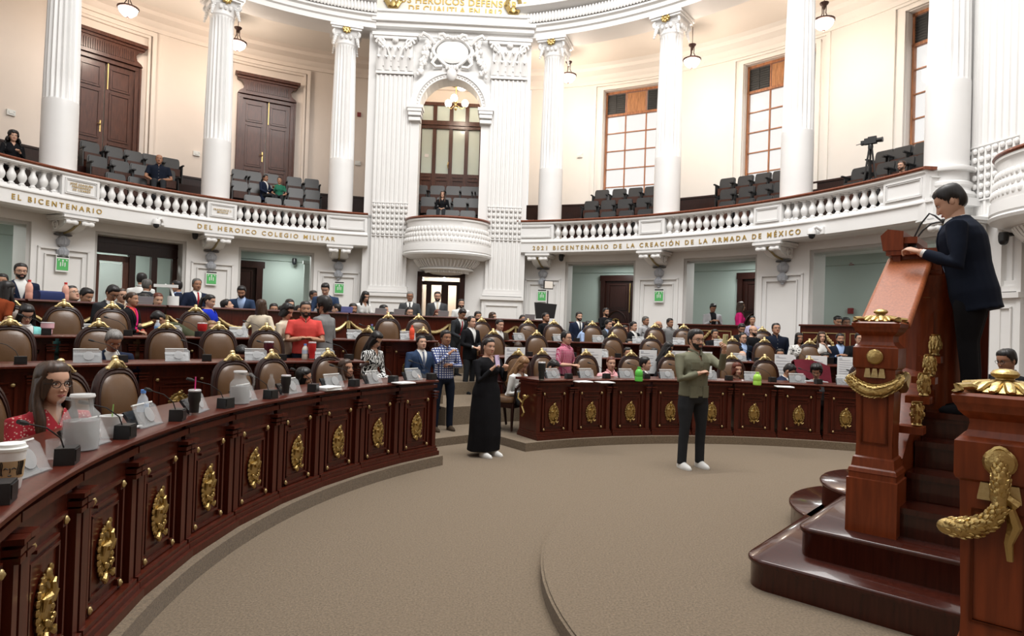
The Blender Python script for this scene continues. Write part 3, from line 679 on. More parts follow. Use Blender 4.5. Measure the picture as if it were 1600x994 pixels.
b.build('brass_body', M_gold, t)
for k in range(3): a = 2*PI*k/3+.4; b = MB(); b.ball((.34*math.cos(a), .34*math.sin(a), 9.44), (.12, .12, .13), 12, 8); b.build('globe', M_lamp, t)
b = MB(); b.ball((.2, -.1, 9.9), (.16, .16, .11), 12, 8); b.build('globe', M_lamp, t)
# lower doorway in the bay, with a lit passage behind
b = pm(PA)
for x in (-.66, .66): b.box((x, .1, 2.1), (.16, .3, 2.5))
b.box((0, .1, 3.3), (1.48, .3, .16)); b.box((0, .3, 3.05), (1.2, .1, .12)); b.box((-.40, .3, 1.9), (.16, .1, 2.2)); b.box((.1, .35, 1.9), (.22, .1, 2.2)); b.box((.52, .3, 1.9), (.1, .1, 2.2))
tag(b.build('passage_door', M_wood2), 'dark timber doorway with open leaves below the bowl balcony', 'door')
b = pm(PA); b.box((0, 2.2, 2.1), (3, .1, 2.8)); b.box((-1.2, 1.5, 2.1), (.1, 1.4, 2.8)); b.box((1.2, 1.5, 2.1), (.1, 1.4, 2.8)); struct(b.build('wall_passage', M_cream))
# right bay: wall and pedestal
b = pm(PB); b.box((2.2, .45, 5.5), (4.6, .6, 13)); struct(b.build('wall_right_bay', M_white))
b = pm(PB); b.box((1.45, .1, 5.5), (.12, .25, 11)); b.box((1.2, .05, 5.9), (.08, .3, 11)); struct(b.build('trim_right_bay', M_white))

# ------------------------------------------------------------------ pendant lamps of the galleries
def make_pendant():
    t = thing('pendant_lamp', 'x', 'lamp'); mb = mat('dark_bronze', (.06, .03, .025), .4, metal=.5)
    b = MB(); b.lathe([(0, 0), (.15, -.01), (.17, -.04), (.06, -.08), (0, -.08)][::-1], 16); b.tube([(0, 0, 0), (0, 0, -1.0)], .012, 6); b.lathe([(.03, -1.2), (.05, -1.1), (.13, -1.02), (.14, -.98), (.02, -.95)], 14)
    for k in range(3): a = 2*PI*k/3; b.tube([(.07*math.cos(a), .07*math.sin(a), -1.05), (.06*math.cos(a), .06*math.sin(a), -1.3), (.2*math.cos(a), .2*math.sin(a), -1.58)], .016, 5)
    b.build('stem', mb, t)
    b = MB(); b.lathe([(.30, -1.60), (.34, -1.58), (.34, -1.54), (.30, -1.52), (.28, -1.56)], 24); b.build('rim', mb, t)
    b = MB(); b.lathe([(.03, -1.86), (.16, -1.82), (.26, -1.72), (.31, -1.58), (.29, -1.56)], 24); b.build('lamp_shade', M_lamp, t)
    b = MB(); b.ball((0, 0, -1.88), (.05, .05, .04), 8, 6); b.build('finial', mb, t)
    return t
mkp = Maker(make_pendant())
for c, R, u, v, lab in ((LC, LR, 200, 20, 'pendant lamp above the tall left door'), (LC, LR, 371, 73, 'pendant lamp hanging right of the second left column'), (RC, RR, 888, 124, 'pendant lamp just right of the slim column by the arch'), (RC, RR, 1081, 100, 'pendant lamp between the first two right windows'), (RC, RR, 1287, 40, 'pendant lamp right of the middle right column')):
    x, y, z, a = on_ring(u, v, c, R+2.1); mkp((x, y, z+1.72*.82), 0, lab, 'gallery pendant lamps', (.82, .82, .82))
    l = bpy.data.lights.new('pendant_glow', 'POINT'); l.energy = 75 if c == LC else 95; l.color = (1, .83, .68); l.shadow_soft_size = .3
    lo = bpy.data.objects.new('pendant_glow', l); COL.objects.link(lo); lo.location = (x, y, z-.35); lo['kind'] = 'helper'
for M, p in ((PA, (.2, 1.6, 9.6)),):
    l = bpy.data.lights.new('chandelier_glow', 'POINT'); l.energy = 80; l.color = (1, .86, .7); l.shadow_soft_size = .2
    lo = bpy.data.objects.new('chandelier_glow', l); COL.objects.link(lo); lo.location = M @ Vector(p); lo['kind'] = 'helper'
l = bpy.data.lights.new('passage_glow', 'POINT'); l.energy = 40; l.color = (1, .9, .75); lo = bpy.data.objects.new('passage_glow', l); COL.objects.link(lo); lo.location = PA @ Vector((0, 1.4, 3.2)); lo['kind'] = 'helper'
for c, R, A in ((LC, LR, (115, 142, 165)), (RC, RR, (22, 44, 62))):     # unseen area lights added to brighten the corridor walls
    for a in A:
        x, y = pol(c, R+2.2, a); l = bpy.data.lights.new('corridor_fill', 'AREA'); l.shape = 'DISK'; l.size = .6; l.energy = 30; l.color = (.97, 1, .97)
        lo = bpy.data.objects.new('corridor_fill', l); COL.objects.link(lo); lo.location = (x, y, 3.95); lo['kind'] = 'helper'

# ------------------------------------------------------------------ corridor doors
def monogram_door(c, R, am, label, w=2.0):
    x, y = pol(c, R+3.22, am); t = thing('monogram_door', label, 'door', (x, y, .86), rot_at(am))
    b = MB(); b.box((-w/2, -.04, 1.35), (.16, .18, 2.7)); b.box((w/2, -.04, 1.35), (.16, .18, 2.7)); b.box((0, -.04, 2.68), (w+.2, .2, .2)); b.build('door_frame', M_wood2, t)
    for s in (-1, 1):
        b = MB(); xs = sorted((s*.01, s*(w/2-.08))); door_leaf(b, xs[0], xs[1], .02, 2.58, .0, ((.05, .2), (.62, .95)))
        X = s*(w/4-.02); b.tube([(X+.36*math.cos(k*PI/12), -.05, 1.1+.45*math.sin(k*PI/12)) for k in range(24)], .03, 5, closed=True); lf = b.build('door_leaf', M_wood2, t)
        b = MB()
        for k, r in ((0, .15),): b.tube([(X-.04+r*math.cos(a), -.07, 1.1+r*1.15*math.sin(a)) for a in (rad(60)+rad(240)*i/16 for i in range(17))], .022, 5)
        b.tube([(X-.08, -.08, .95), (X-.08, -.08, 1.27), (X+.06, -.08, 1.25), (X+.12, -.08, 1.11), (X+.06, -.08, .97), (X-.08, -.08, .95)], .022, 5); b.build('gilt_monogram', M_gold, lf)
    b = MB(); b.box((-.03, -.06, 2.0), (.025, .03, 1.0)); b.tube([(-.06, -.06, .9), (-.07, -.12, 1.0), (-.06, -.06, 1.1)], .015, 6); b.build('bolt_and_handle', M_gold, t)
monogram_door(RC, RR, on_ring(940, 430, RC, RR+3.2)[3]-math.degrees(1.08/(RR+3.2)), 'dark double door with gilt monograms in the first right opening')
monogram_door(RC, RR, on_ring(1154, 430, RC, RR+3.2)[3]-math.degrees(1.08/(RR+3.2)), 'dark double door with gilt monogram behind the woman in pink')
def plain_door(c, R, am, label, w=1.7):
    x, y = pol(c, R+3.2, am); t = thing('corridor_door', label, 'door', (x, y, .86), rot_at(am))
    b = MB(); b.box((-w/2, -.06, 1.35), (.2, .2, 2.7)); b.box((w/2, -.06, 1.35), (.2, .2, 2.7)); b.box((0, -.06, 2.68), (w+.3, .22, .22)); b.build('door_frame', M_wood2, t)
    b = MB(); door_leaf(b, -w/2+.1, w/2-.1, .02, 2.6, 0, ((.05, .35), (.42, .95))); b.build('door_leaf', M_wood2, t)
plain_door(LC, LR, on_ring(410, 420, LC, LR+3.2)[3]+math.degrees(.95/(LR+3.2)), 'plain dark door in the opening behind the man in the navy suit')
# glazed timber screen in the second left opening
x, y = pol(LC, LR+1.3, 141.1); t = thing('glazed_screen', 'dark timber screen with glazed leaves, one standing open', 'door', (x, y, .86), rot_at(141.1)); hw = 1.19
b = MB(); b.box((0, 0, 2.72), (2*hw, .16, .42)); b.box((0, -.07, 2.56), (2*hw, .06, .06)); b.box((0, -.07, 2.8), (2*hw, .06, .05))
for X, w in ((-hw+.1, .2), (-.06, .16), (.5, .14), (hw-.1, .2)): b.box((X, 0, 1.28), (w, .14, 2.56))
b.build('door_frame', M_wood2, t)
def gleaf(x0, x1, y, rz, name):
    b = MB(); b.M = Matrix.Translation((x0, y, 0)) @ Matrix.Rotation(rz, 4, 'Z'); w = x1-x0
    for X in (.07, w-.07): b.box((X, 0, 1.25), (.14, .06, 2.4))
    for Z, h in ((2.38, .16), (.3, .6)): b.box((w/2, 0, Z), (w, .06, h))
    o = b.build(name, M_doorw, t); g = MB(); g.M = b.M; g.box((w/2, .0, 1.45), (w-.24, .015, 1.74)); g.build('pane', M_glass, o)
    e = MB(); e.M = b.M; W = w-.3
    e.tube([(.15, -.02, .7), (.15, -.02, 2.25), (.15+W, -.02, 2.25), (.15+W, -.02, .7)], .01, 4)
    e.tube([(w/2+.12*math.cos(k), -.02, 1.2+.14*math.sin(k)) for k in (rad(60)+rad(240)*i/12 for i in range(13))], .014, 4); e.tube([(w/2, -.02, 1.05), (w/2, -.02, 1.36), (w/2+.14, -.02, 1.3), (w/2+.14, -.02, 1.1), (w/2, -.02, 1.05)], .014, 4); e.build('etched_monogram', M_swhite, o)
    h = MB(); h.M = b.M; h.tube([(w-.07, -.04, 1.0), (w-.07, -.1, 1.05), (w-.07, -.1, 1.35), (w-.07, -.04, 1.4)], .014, 6); h.build('handle', M_steel, o)
gleaf(-hw+.2, -.14, 0, 0, 'fixed_leaf'); gleaf(.57, 1.1, -.02, rad(68), 'open_leaf')
# pale pilaster strip in the corridor and small wall devices
x, y = pol(LC, LR+1.75, 112.1); b = MB(); b.M = Matrix.Translation((x, y, 0)) @ Matrix.Rotation(rot_at(112.1), 4, 'Z'); b.box((0, 0, 2.2), (.28, .2, 2.8)); b.box((0, 0, 3.62), (.36, .28, .1)); struct(b.build('trim_corridor_pilaster', M_green))
M_red = mat('red_device', (.25, .03, .03), .5)
for u, v, R, c, lab in ((1331, 410, RR+3.27, RC, 'small red alarm box high on the corridor wall at right'), (1329, 486, RR+3.27, RC, 'small red call point low on the corridor wall at right'), (561, 179, LR+3.97, LC, 'small red wall call point high beside the slender left column')):
    x, y, z, a = on_ring(u, v, c, R); b = MB(); b.box((0, 0, 0), (.13, .06, .15)); b.box((0, -.035, 0), (.07, .02, .07))
    o = b.build('alarm_box', M_red); o.location = (x, y, z); o.rotation_euler.z = rot_at(a); tag(o, lab, 'alarm')
for u, v, R, c, lab in ((906, 243, RR+3.97, RC, 'small white wall box beside the first right window'), (1098, 101, RR+3.97, RC, 'white emergency light box beside a right pendant lamp'), (307, 240, LR+3.97, LC, 'white wall socket plate left of the second column'), (17, 176, LR+3.97, LC, 'small white wall sensor above the woman with curly hair'), (559, 255, LR+3.97, LC, 'small grey wall plate right of the slender left column')):
    x, y, z, a = on_ring(u, v, c, R); b = MB(); b.box((0, 0, 0), (.2, .06, .15)); b.box((0, -.035, 0), (.12, .02, .07)); b.ball((.06, -.04, .03), (.02, .02, .02), 6, 4)
    o = b.build('wall_box', M_swhite); o.location = (x, y, z); o.rotation_euler.z = rot_at(a); tag(o, lab, 'wall box')
# ------------------------------------------------------------------ legislators' desks
WL, WR = 1.07, 1.005                     # front worktop heights, left and across the hall
def make_desk():
    t = thing('desk_unit', 'x', 'desk')
    b = MB(); b.box((0, .26, .40), (.62, .46, .79)); b.box((0, .25, .762), (.655, .52, .035))
    for s in (-1, 1):
        b.box((s*.292, .02, .36), (.062, .06, .55)); b.box((s*.292, .008, .665), (.075, .08, .022)); b.box((s*.292, .004, .635), (.068, .07, .02)); b.box((s*.292, .002, .70), (.08, .09, .02))
    b.build('cabinet_body', M_wood, t)
    b = MB(); b.box((0, .22, .022), (.672, .58, .045)); b.box((0, .225, .06), (.66, .54, .03)); b.box((0, .225, .088), (.648, .51, .022)); b.build('plinth', M_wood, t)
    b = MB(); frame_panel(b, -.2, .2, .115, .64, .03, .02, .02)
    frame_panel(b, -.15, .15, .17, .54, .03, .014, .012)
    for s in (-1, 1):
        for z in (.62, .13): b.box((s*.18, .02, z), (.05, .02, .05))
    b.box((0, .02, .58), (.24, .02, .014)); b.build('panel_moulding', M_wood, t)
    b = MB(); rg = random.Random(5)          # gilt crest: shield with bird, wreath and ribbons
    b.ball((0, .022, .39), (.066, .022, .115), 14, 9)
    for k in range(22):
        a = 2*PI*k/22; rx, rz = .078, .132
        b.ball((rx*math.cos(a), .016, .385+rz*math.sin(a)), (.017, .014, .021), 6, 4)
    for s in (-1, 1):
        b.tube([(0, -.004, .40), (s*.03, -.01, .44), (s*.055, -.006, .43), (s*.06, 0, .38)], [.014, .018, .014, .006], 6)
        b.tube([(s*.02, .0, .27), (s*.05, -.004, .245), (s*.075, .0, .265)], [.012, .014, .008], 5)
        for k in range(3): b.ball((s*.02*k, -.006, .30+.012*k), (.014, .01, .018), 6, 4)
    b.tube([(0, -.006, .42), (.008, -.014, .46), (-.004, -.016, .49), (.02, -.014, .50)], [.018, .014, .012, .006], 6)
    b.ball((0, .008, .525), (.022, .018, .03), 8, 6); b.ball((.015, .005, .55), (.016, .012, .02), 6, 5); b.ball((0, .01, .235), (.02, .016, .03), 8, 5); b.v = [(x, y, .345+(z-.39)*.86) for x, y, z in b.v]; b.build('gilt_crest', M_gold, t)
    for s in (-1, 1):
        for z in (.62, .13):
            b = MB(); b.ball((s*.18, .006, z), (.016, .012, .019), 8, 6); b.ball((s*.18, .0, z), (.008, .01, .009), 6, 4); b.build('rosette', M_gold2, t)
    return t
mkd = Maker(make_desk())
PITCHD = 6.48
ORD = ['nearest', 'second', 'third', 'fourth', 'fifth', 'sixth', 'seventh', 'eighth', 'ninth', 'tenth', 'eleventh', 'twelfth']
left1 = [AL+PITCHD*(i+.5) for i in range(11)]
for i, a in enumerate(left1):
    x, y = pol(PC, 5.935, a); mkd((x, y, .12), rot_at(a), ['front-row desk unit with gilt crest at the left aisle end', 'front-row left desk unit, second from the aisle'][i] if i < 2 else 'front-row left desk unit, %s from the aisle end' % ORD[i], 'front row desk units', (1, 1, 1.14))
AE = 123.8                              # where the far front desks end at the aisle
right1 = [120.7]+[114.2-6.72*i for i in range(9)]
for i, a in enumerate(right1):
    x, y = pol(PC, 5.935, a); mkd((x, y, .12), rot_at(a), 'far front-row desk unit with gilt crest beside the seated woman in white' if i == 0 else 'far front-row desk unit, %s from the aisle end' % ORD[i], 'front row desk units', (1, 1, 1.08))
def worktop(r0, r1, a0, a1, z, label, C=PC):
    b = MB(); b.arc(C, [(r0, z), (r1, z), (r1, z+.035), (r0, z+.035), (r0-.02, z+.025), (r0-.02, z+.008)], a0, a1, 1); tag(b.build('worktop', M_wood), label, 'worktop')
worktop(5.925, 6.52, AL+.1, AL+PITCHD*11, WL-.035, 'continuous dark worktop of the front row on the left')
worktop(5.925, 6.52, 58, AE, WR-.035, 'continuous dark worktop of the front row across the hall')
# aisle-end scroll brackets in gilt
for a, lab in ((AE+.1, 'gilt scroll mount on the end of the far front desk row'), ):
    x, y = pol(PC, 6.2, a); t = thing('scroll_mount', lab, 'mount', (x, y, .14), rot_at(a)); b = MB()
    b.tube([(-.03, -.1, .62), (-.06, -.02, .55), (-.05, .03, .45), (-.05, -.03, .36), (-.04, .04, .30)], .018, 6); b.tube([(-.05, .02, .5), (-.06, .12, .56), (-.04, .13, .64)], .016, 6); b.ball((-.05, -.03, .6), (.03, .04, .03)); b.build('gilt_scroll', M_gold, t)
def row_desks(C, R, z, a_list, sx, lab, grp):
    for i, a in enumerate(a_list):
        x, y = pol(C, R+.035, a); mkd((x, y, z), rot_at(a), lab % ORD[i], grp, (sx, 1, 1.02))
P2, P3 = 6.6, 5.4
P2B, P3B = 4.2, 3.7
A2B, A3B = 122.2, 114.6
L2 = [A2B+P2B*(i+.5) for i in range(6)]; L3 = [A3B+P3B*(i+.5) for i in range(8)]
R2 = [118-P2*i for i in range(8)]; R3 = [112-P3*i for i in range(6)]
row_desks(CB, RB2, .42, L2, 1.31, 'second-row left desk unit, %s from the aisle', 'second row desk units')
row_desks(CB, RB3, .66, L3, 1.29, 'third-row left desk unit, %s from the aisle', 'third row desk units')
row_desks(PC, 7.66, .42, R2, 1.31, 'second-row desk unit across the hall, %s from the aisle', 'second row desk units')
row_desks(PC, 9.27, .66, R3, 1.29, 'third-row desk unit across the hall, %s from the aisle', 'third row desk units')
worktop(RB2-.04, RB2+.58, A2B-.1, A2B+P2B*6, 1.215, 'worktop of the second desk row on the left', CB)
worktop(RB3-.04, RB3+.58, A3B-.1, A3B+P3B*8, 1.455, 'worktop of the third desk row on the left', CB)
worktop(7.62, 8.24, 118-P2*7.5, 118+P2*.5, 1.215, 'worktop of the second desk row across the hall')
worktop(9.23, 9.85, 112-P3*5.5, 112+P3*.5, 1.455, 'worktop of the third desk row across the hall')

# back parapets with gilt swags
def parapet(c, R, a0, a1, z0, z1, label, nsw, wre=False):
    am = (a0+a1)/2; x, y = pol(c, R, am); t = thing('parapet', label, 'parapet', (x, y, z0), 0); off = Matrix.Translation((-x, -y, -z0))
    b = MB(); b.M = off; b.arc(c, rect(R, R+.1, z0-.1, z1), a0, a1); b.arc(c, [(R-.02, z0), (R+.02, z0), (R+.02, z0+.1), (R-.02, z0+.1)], a0, a1); b.build('panel', M_wood, t)
    b = MB(); b.M = off; b.arc(c, [(R-.05, z1-.0), (R+.34, z1), (R+.34, z1+.045), (R-.05, z1+.045), (R-.07, z1+.02)], a0, a1); b.build('top_ledge', M_wood, t)
    for i in range(nsw):
        b = MB(); b.M = off; h = a0+(a1-a0)*i/nsw; l = a0+(a1-a0)*(i+1)/nsw; n = 22
        if not wre:
            P = []
            for k in range(n+1):
                f = k/n; a = h+(l-h)*f; P.append((*pol(c, R-.025, a), z1-.12-.20*(1-(2*f-1)**2)))
            P = [(P[0][0], P[0][1], P[0][2]-.16)]+P+[(P[-1][0], P[-1][1], P[-1][2]-.16)]
            b.tube(P, [.018]+[.022+.014*math.sin(PI*k/n)+.007*(k % 2) for k in range(n+1)]+[.03], 6)
            b.build('gilt_swag', M_gold2, t)
        else:
            a = (h+l)/2; px, py = pol(c, R-.02, a); b.M = off @ Matrix.Translation((px, py, (z0+z1)/2+.12)) @ Matrix.Rotation(rot_at(a), 4, 'Z')
            for k in range(24):
                q = 2*PI*k/24; rr = .25*(1+.12*math.cos(4*q)); b.ball((rr*math.cos(q), -.02, rr*math.sin(q)), (.045, .03, .045), 6, 5)
            b.build('gilt_wreath', M_gold2, t)
            b = MB(); b.M = off @ Matrix.Translation((px, py, (z0+z1)/2+.1)) @ Matrix.Rotation(rot_at(a), 4, 'Z'); frame_panel(b, -.55, .55, -.3, .32, .01, .02, .015); b.build('gilt_beading', M_gold2, t)
for i, (a1, a0, n) in enumerate(((168, 157.6, 2), (157.4, 147.1, 2), (146.9, 138.1, 2), (137.9, 129.1, 3), (128.9, 121.1, 2), (120.9, 113.1, 2), (112.9, 104.5, 2))):
    parapet(PC, 11.3, a0, a1, .66, 1.90, ['dark parapet with gilt swag, leftmost section behind the left desks', 'dark parapet section with gilt swag behind the man reading his phone', 'dark parapet section with swags behind the woman in royal blue', 'dark parapet section with swags behind the cream blazer', 'dark parapet section with swags behind the orange bottle', 'dark parapet section with swags left of the black blazer man', 'dark parapet end section with swags below the monitor'][i], n)
parapet(RC, RR+.55, 56.9, 66.5, .86, 1.92, 'dark parapet in the opening with the monogram door', 1, True)
parapet(RC, RR+.55, 38.9, 49.2, .86, 1.95, 'dark parapet with square gilt wreath in the middle right opening', 1, True)
parapet(RC, RR+.45, 19, 31.4, .86, 2.0, 'dark parapet with gilt panel lines behind the lectern stair', 2, True)

# ------------------------------------------------------------------ carved leather chairs
def make_chair():
    t = thing('carved_armchair', 'x', 'chair')
    def outline(k, n=28):
        P = []
        for i in range(n):
            a = 2*PI*i/n; x = .27*k*math.copysign(abs(math.cos(a))**.72, math.cos(a)); z = math.sin(a)
            z = .78+(.31*k*(abs(z)**.8) if z > 0 else -.24*k*(abs(z)**.6)); P.append((x, z))
        return P
    tilt = lambda x, y, z: (x, y+.23+.16*(z-.5), z)
    b = MB(); O = outline(1.0)
    b.tube([tilt(x, 0, z) for x, z in O], .034, 8, closed=True); b.tube([tilt(x*.93, -.025, .78+(z-.78)*.93) for x, z in O], .016, 5, closed=True)
    for s in (-1, 1):
        b.tube([tilt(s*.24, 0, .62), (s*.26, .24, .45), (s*.25, .30, .22), (s*.25, .36, .02)], [.03, .032, .028, .022], 8)
        b.tube([(s*.24, -.22, .42), (s*.25, -.25, .25), (s*.24, -.24, .02)], [.035, .03, .02], 8)
    b.box((0, 0, .385), (.52, .5, .07)); b.build('wooden_frame', M_wood2, t)
    b = MB()
    for k, y in ((.2, -.085), (.55, -.075), (.82, -.05), (.93, -.02), (.95, .02), (.8, .06), (.4, .075)):
        pass
    R = [[tilt(x*k, y, .78+(z-.78)*k) for x, z in O] for k, y in ((.15, -.09), (.5, -.082), (.75, -.06), (.88, -.035), (.93, -.01), (.93, .02), (.8, .045), (.4, .055))]
    b.loft(R); b.build('back_cushion', M_leather, t)
    b = MB(); rings = []
    for k, z in ((.9, .41), (1, .43), (1, .47), (.93, .5), (.7, .515), (.3, .52)):
        rings.append([(.26*k*math.copysign(abs(math.cos(a))**.5, math.cos(a)), -.01+.25*k*math.copysign(abs(math.sin(a))**.5, math.sin(a)), z) for a in (2*PI*i/24 for i in range(24))])
    b.loft(rings); b.build('seat_cushion', M_leather, t)
    for s in (-1, 1):
        b = MB(); b.tube([tilt(s*.27, -.02, .66), (s*.31, .06, .68), (s*.31, -.14, .675), (s*.29, -.21, .64), (s*.27, -.2, .54), (s*.25, -.19, .43)], [.022, .026, .03, .028, .022, .024], 8); b.build('armrest', M_wood2, t)
        b = MB(); b.ball((s*.305, -.06, .70), (.035, .09, .018), 8, 5); b.build('arm_pad', M_leather, t)
    b = MB(); rg = random.Random(2)
    b.ball(tilt(0, -.02, 1.135), (.05, .035, .05), 8, 6); b.ball(tilt(0, -.04, 1.13), (.028, .025, .032), 8, 6)
    for s in (-1, 1):
        for k in range(3): b.ball(tilt(s*(.045+.028*k), -.02, 1.125-.010*k), (.026, .024, .030-.006*k), 6, 5)
        b.tube([tilt(s*.02, -.03, 1.155), tilt(s*.06, -.035, 1.145), tilt(s*.11, -.03, 1.10), tilt(s*.13, -.03, 1.105)], [.014, .017, .012, .008], 6)
    b.ball(tilt(0, -.02, 1.185), (.035, .025, .022), 7, 5); b.build('gilt_crest', M_gold2, t)
    return t
mkch = Maker(make_chair())
CHG = 'carved leather armchairs'
CHA = []
def chair_px(u, v, R, zf, label, turn=0):
    C = PC
    if u < 650 and R > 7.5: C = CB; R = R-7.66+RB2 if zf < .5 else R-9.27+RB3
    a = on_ring(u, v, C, R)[3]
    for C2, R2, a2 in CHA:              # keep neighbours an armrest apart
        if C2 == C and abs(R2-R) < .6 and abs(a-a2)*rad(R) < .6: a = a2-math.degrees(.6/R)
    CHA.append((C, R, a)); x, y = pol(C, R, a); k = .94 if zf < .2 and u < 700 else .86; return mkch((x, y, zf), rot_at(a)+rad(turn), label, CHG, (k, .95, 1.08))
for u, lab in ((28, 'carved leather chair at left behind the woman in red'), (147, 'carved leather chair beside the woman with glasses'), (228, 'carved leather chair behind the plastic water bottle'), (392, 'tan-shining carved chair behind the second water jug'), (452, 'carved chair behind the dark-haired leaning woman'), (535, 'carved chair of the woman with long ombre hair')): chair_px(u, 580, 6.98, .12, lab, rng.uniform(-8, 8))
for u, lab in ((18, 'second-row carved chair at the far left edge'), (163, 'second-row carved chair behind the grey-haired man'), (265, 'large second-row carved chair left of centre'), (350, 'second-row carved chair behind the woman resting her head'), (410, 'second-row carved chair behind the dark red tumbler')): chair_px(u, 530, 8.66, .42, lab, rng.uniform(-8, 8))
for u, lab in ((20, 'third-row carved chair by the woman in rust red'), (72, 'third-row carved chair behind the pink cup'), (172, 'third-row carved chair below the man reading his phone'), (310, 'third-row carved chair below the royal blue blouse'), (612, 'third-row carved chair between the green and orange bottles'), (649, 'third-row carved chair right of the orange bottle')): chair_px(u, 500, 10.3, .66, lab, rng.uniform(-6, 6))
chair_px(556, 540, 8.75, .42, 'carved chair turned sideways under the zebra-print woman', -55)
chair_px(651, 560, 8.35, .42, 'carved chair turned sideways under the navy-suited man', -50)
for u, lab in ((862, 'far-row carved chair beside the man behind the laptop'), (927, 'far-row carved chair between plaid shirt and pink shirt'), (995, 'far-row carved chair behind the man in a suit with green cup'), (1058, 'far-row carved chair below the woman in black typing'), (1147, 'far-row carved chair behind the woman with hoop earring'), (1204, 'far-row carved chair right of the hanging paper'), (1268, 'far-row chair draped in dark red behind the curly-haired woman'), (1352, 'far-row carved chair by the newel post')): chair_px(u, 580, 6.98, .12, lab, rng.uniform(-8, 8))
chair_px(795, 590, 6.9, .12, 'carved chair turned sideways under the long-haired woman in white', -62)
for u, lab in ((778, 'second far-row carved chair behind the light blue top'), (846, 'second far-row carved chair left of the plaid shirt'), (966, 'second far-row carved chair left of the bearded man'), (1022, 'second far-row carved chair behind the child-like listener'), (1150, 'second far-row carved chair beside the bald man'), (1200, 'second far-row carved chair left of the red-tie man'), (1268, 'second far-row carved chair behind the laptop peeking woman')): chair_px(u, 545, 8.66, .42, lab, rng.uniform(-8, 8))
for u, lab in ((760, 'third far-row carved chair behind the black blazer man'), (830, 'third far-row carved chair in front of the man with a strap'), (868, 'third far-row carved chair right of the monitor'), (930, 'third far-row carved chair under the grey blazer man'), (972, 'third far-row carved chair beside the grey blazer man'), (1028, 'third far-row carved chair before the bald man in navy'), (1072, 'third far-row carved chair before the woman in grey dress'), (1195, 'third far-row carved chair before the tall man in navy')): chair_px(u, 520, 10.2, .66, lab, rng.uniform(-6, 6))

# ------------------------------------------------------------------ folding seats of the galleries
def make_seat():
    t = thing('gallery_seat', 'x', 'seat')
    b = MB(); out = [(-.245, .36), (-.25, .78), (-.235, .85), (-.2, .875), (.2, .875), (.235, .85), (.25, .78), (.245, .36)]
    b.prism(out, .12, .19); b.prism([(x*.9, .42+(z-.4)*.92) for x, z in out], .085, .13)
    b.v = [(x, y+(z-.4)*.22, z) for x, y, z in b.v]; b.build('backrest', M_seat, t)
    b = MB(); b.box((0, .02, .40), (.45, .06, .24)); b.box((0, -.01, .40), (.42, .05, .21)); b.build('folded_seat', M_seatw, t)
    b = MB(); b.box((0, .21, .55), (.49, .03, .36)); b.build('back_shell', M_seatw, t)
    for s in (-1, 1): b = MB(); b.box((s*.262, .05, .3), (.03, .3, .6), top=.9); b.box((s*.262, -.02, .62), (.05, .36, .035)); b.build('armrest', M_black, t)
    return t
mkse = Maker(make_seat())
SEATS = [(LC, LR, 0, 'left gallery', (185, 219), (397, 429, 458, 488)), (LC, LR, 1, 'left gallery', (155, 190, 220, 262), (376, 402, 432, 463, 489)), (LC, LR, 2, 'left gallery', (142, 179, 209, 237, 268), (375, 397, 424, 460, 487)),
  (RC, RR, 0, 'right gallery', (922, 948, 976, 1005), (1131, 1161, 1189, 1215), (1323, 1357, 1391, 1431)), (RC, RR, 1, 'right gallery', (922, 948, 974, 1003, 1025), (1133, 1162, 1190, 1216), (1337, 1376, 1406, 1437)), (RC, RR, 2, 'right gallery', (938, 965, 990, 1015), (1132, 1160, 1187, 1214), (1374, 1401, 1434))]
FLO = (4.72, 5.27, 5.82); RAD = (1.45, 2.3, 3.15); RN = ('front', 'middle', 'back')
for c, R, r, nm, *groups in SEATS:
    for gi, us in enumerate(groups):
        for u in us:
            x, y, z, a = on_ring(u, 300, c, R+RAD[r])
            bay = ['leftmost bay', 'bay beside the arch'][gi] if nm[0] == 'l' else ['bay beside the arch', 'bay before the middle window', 'bay by the far right column'][gi]
            mkse((x, y, FLO[r]), rot_at(a), 'dark folding seat, %s row, %s, %s' % (RN[r], bay, nm), '%s row seats, %s, %s' % (RN[r], bay, nm))
x, y, z, a = on_ring(0, 230, LC, LR+1.5); mkse((x, y, 4.72), rot_at(a), 'dark folding seat at the far left edge beside the curly-haired woman')
for r, (us, yy, zz) in enumerate(((( 678, 706, 731), .45, 4.58), ((668, 693, 719, 742), 1.2, 5.13), ((655, 682, 707, 730, 749), 1.95, 5.68))):
    for u in us:
        d = ray(u, 320); Y = 20.0+yy; X = d[0]/d[1]*Y
        mkse((X, Y, zz), .04, 'dark folding seat in the %s row under the tall arch' % RN[r], '%s row seats under the tall arch' % RN[r])
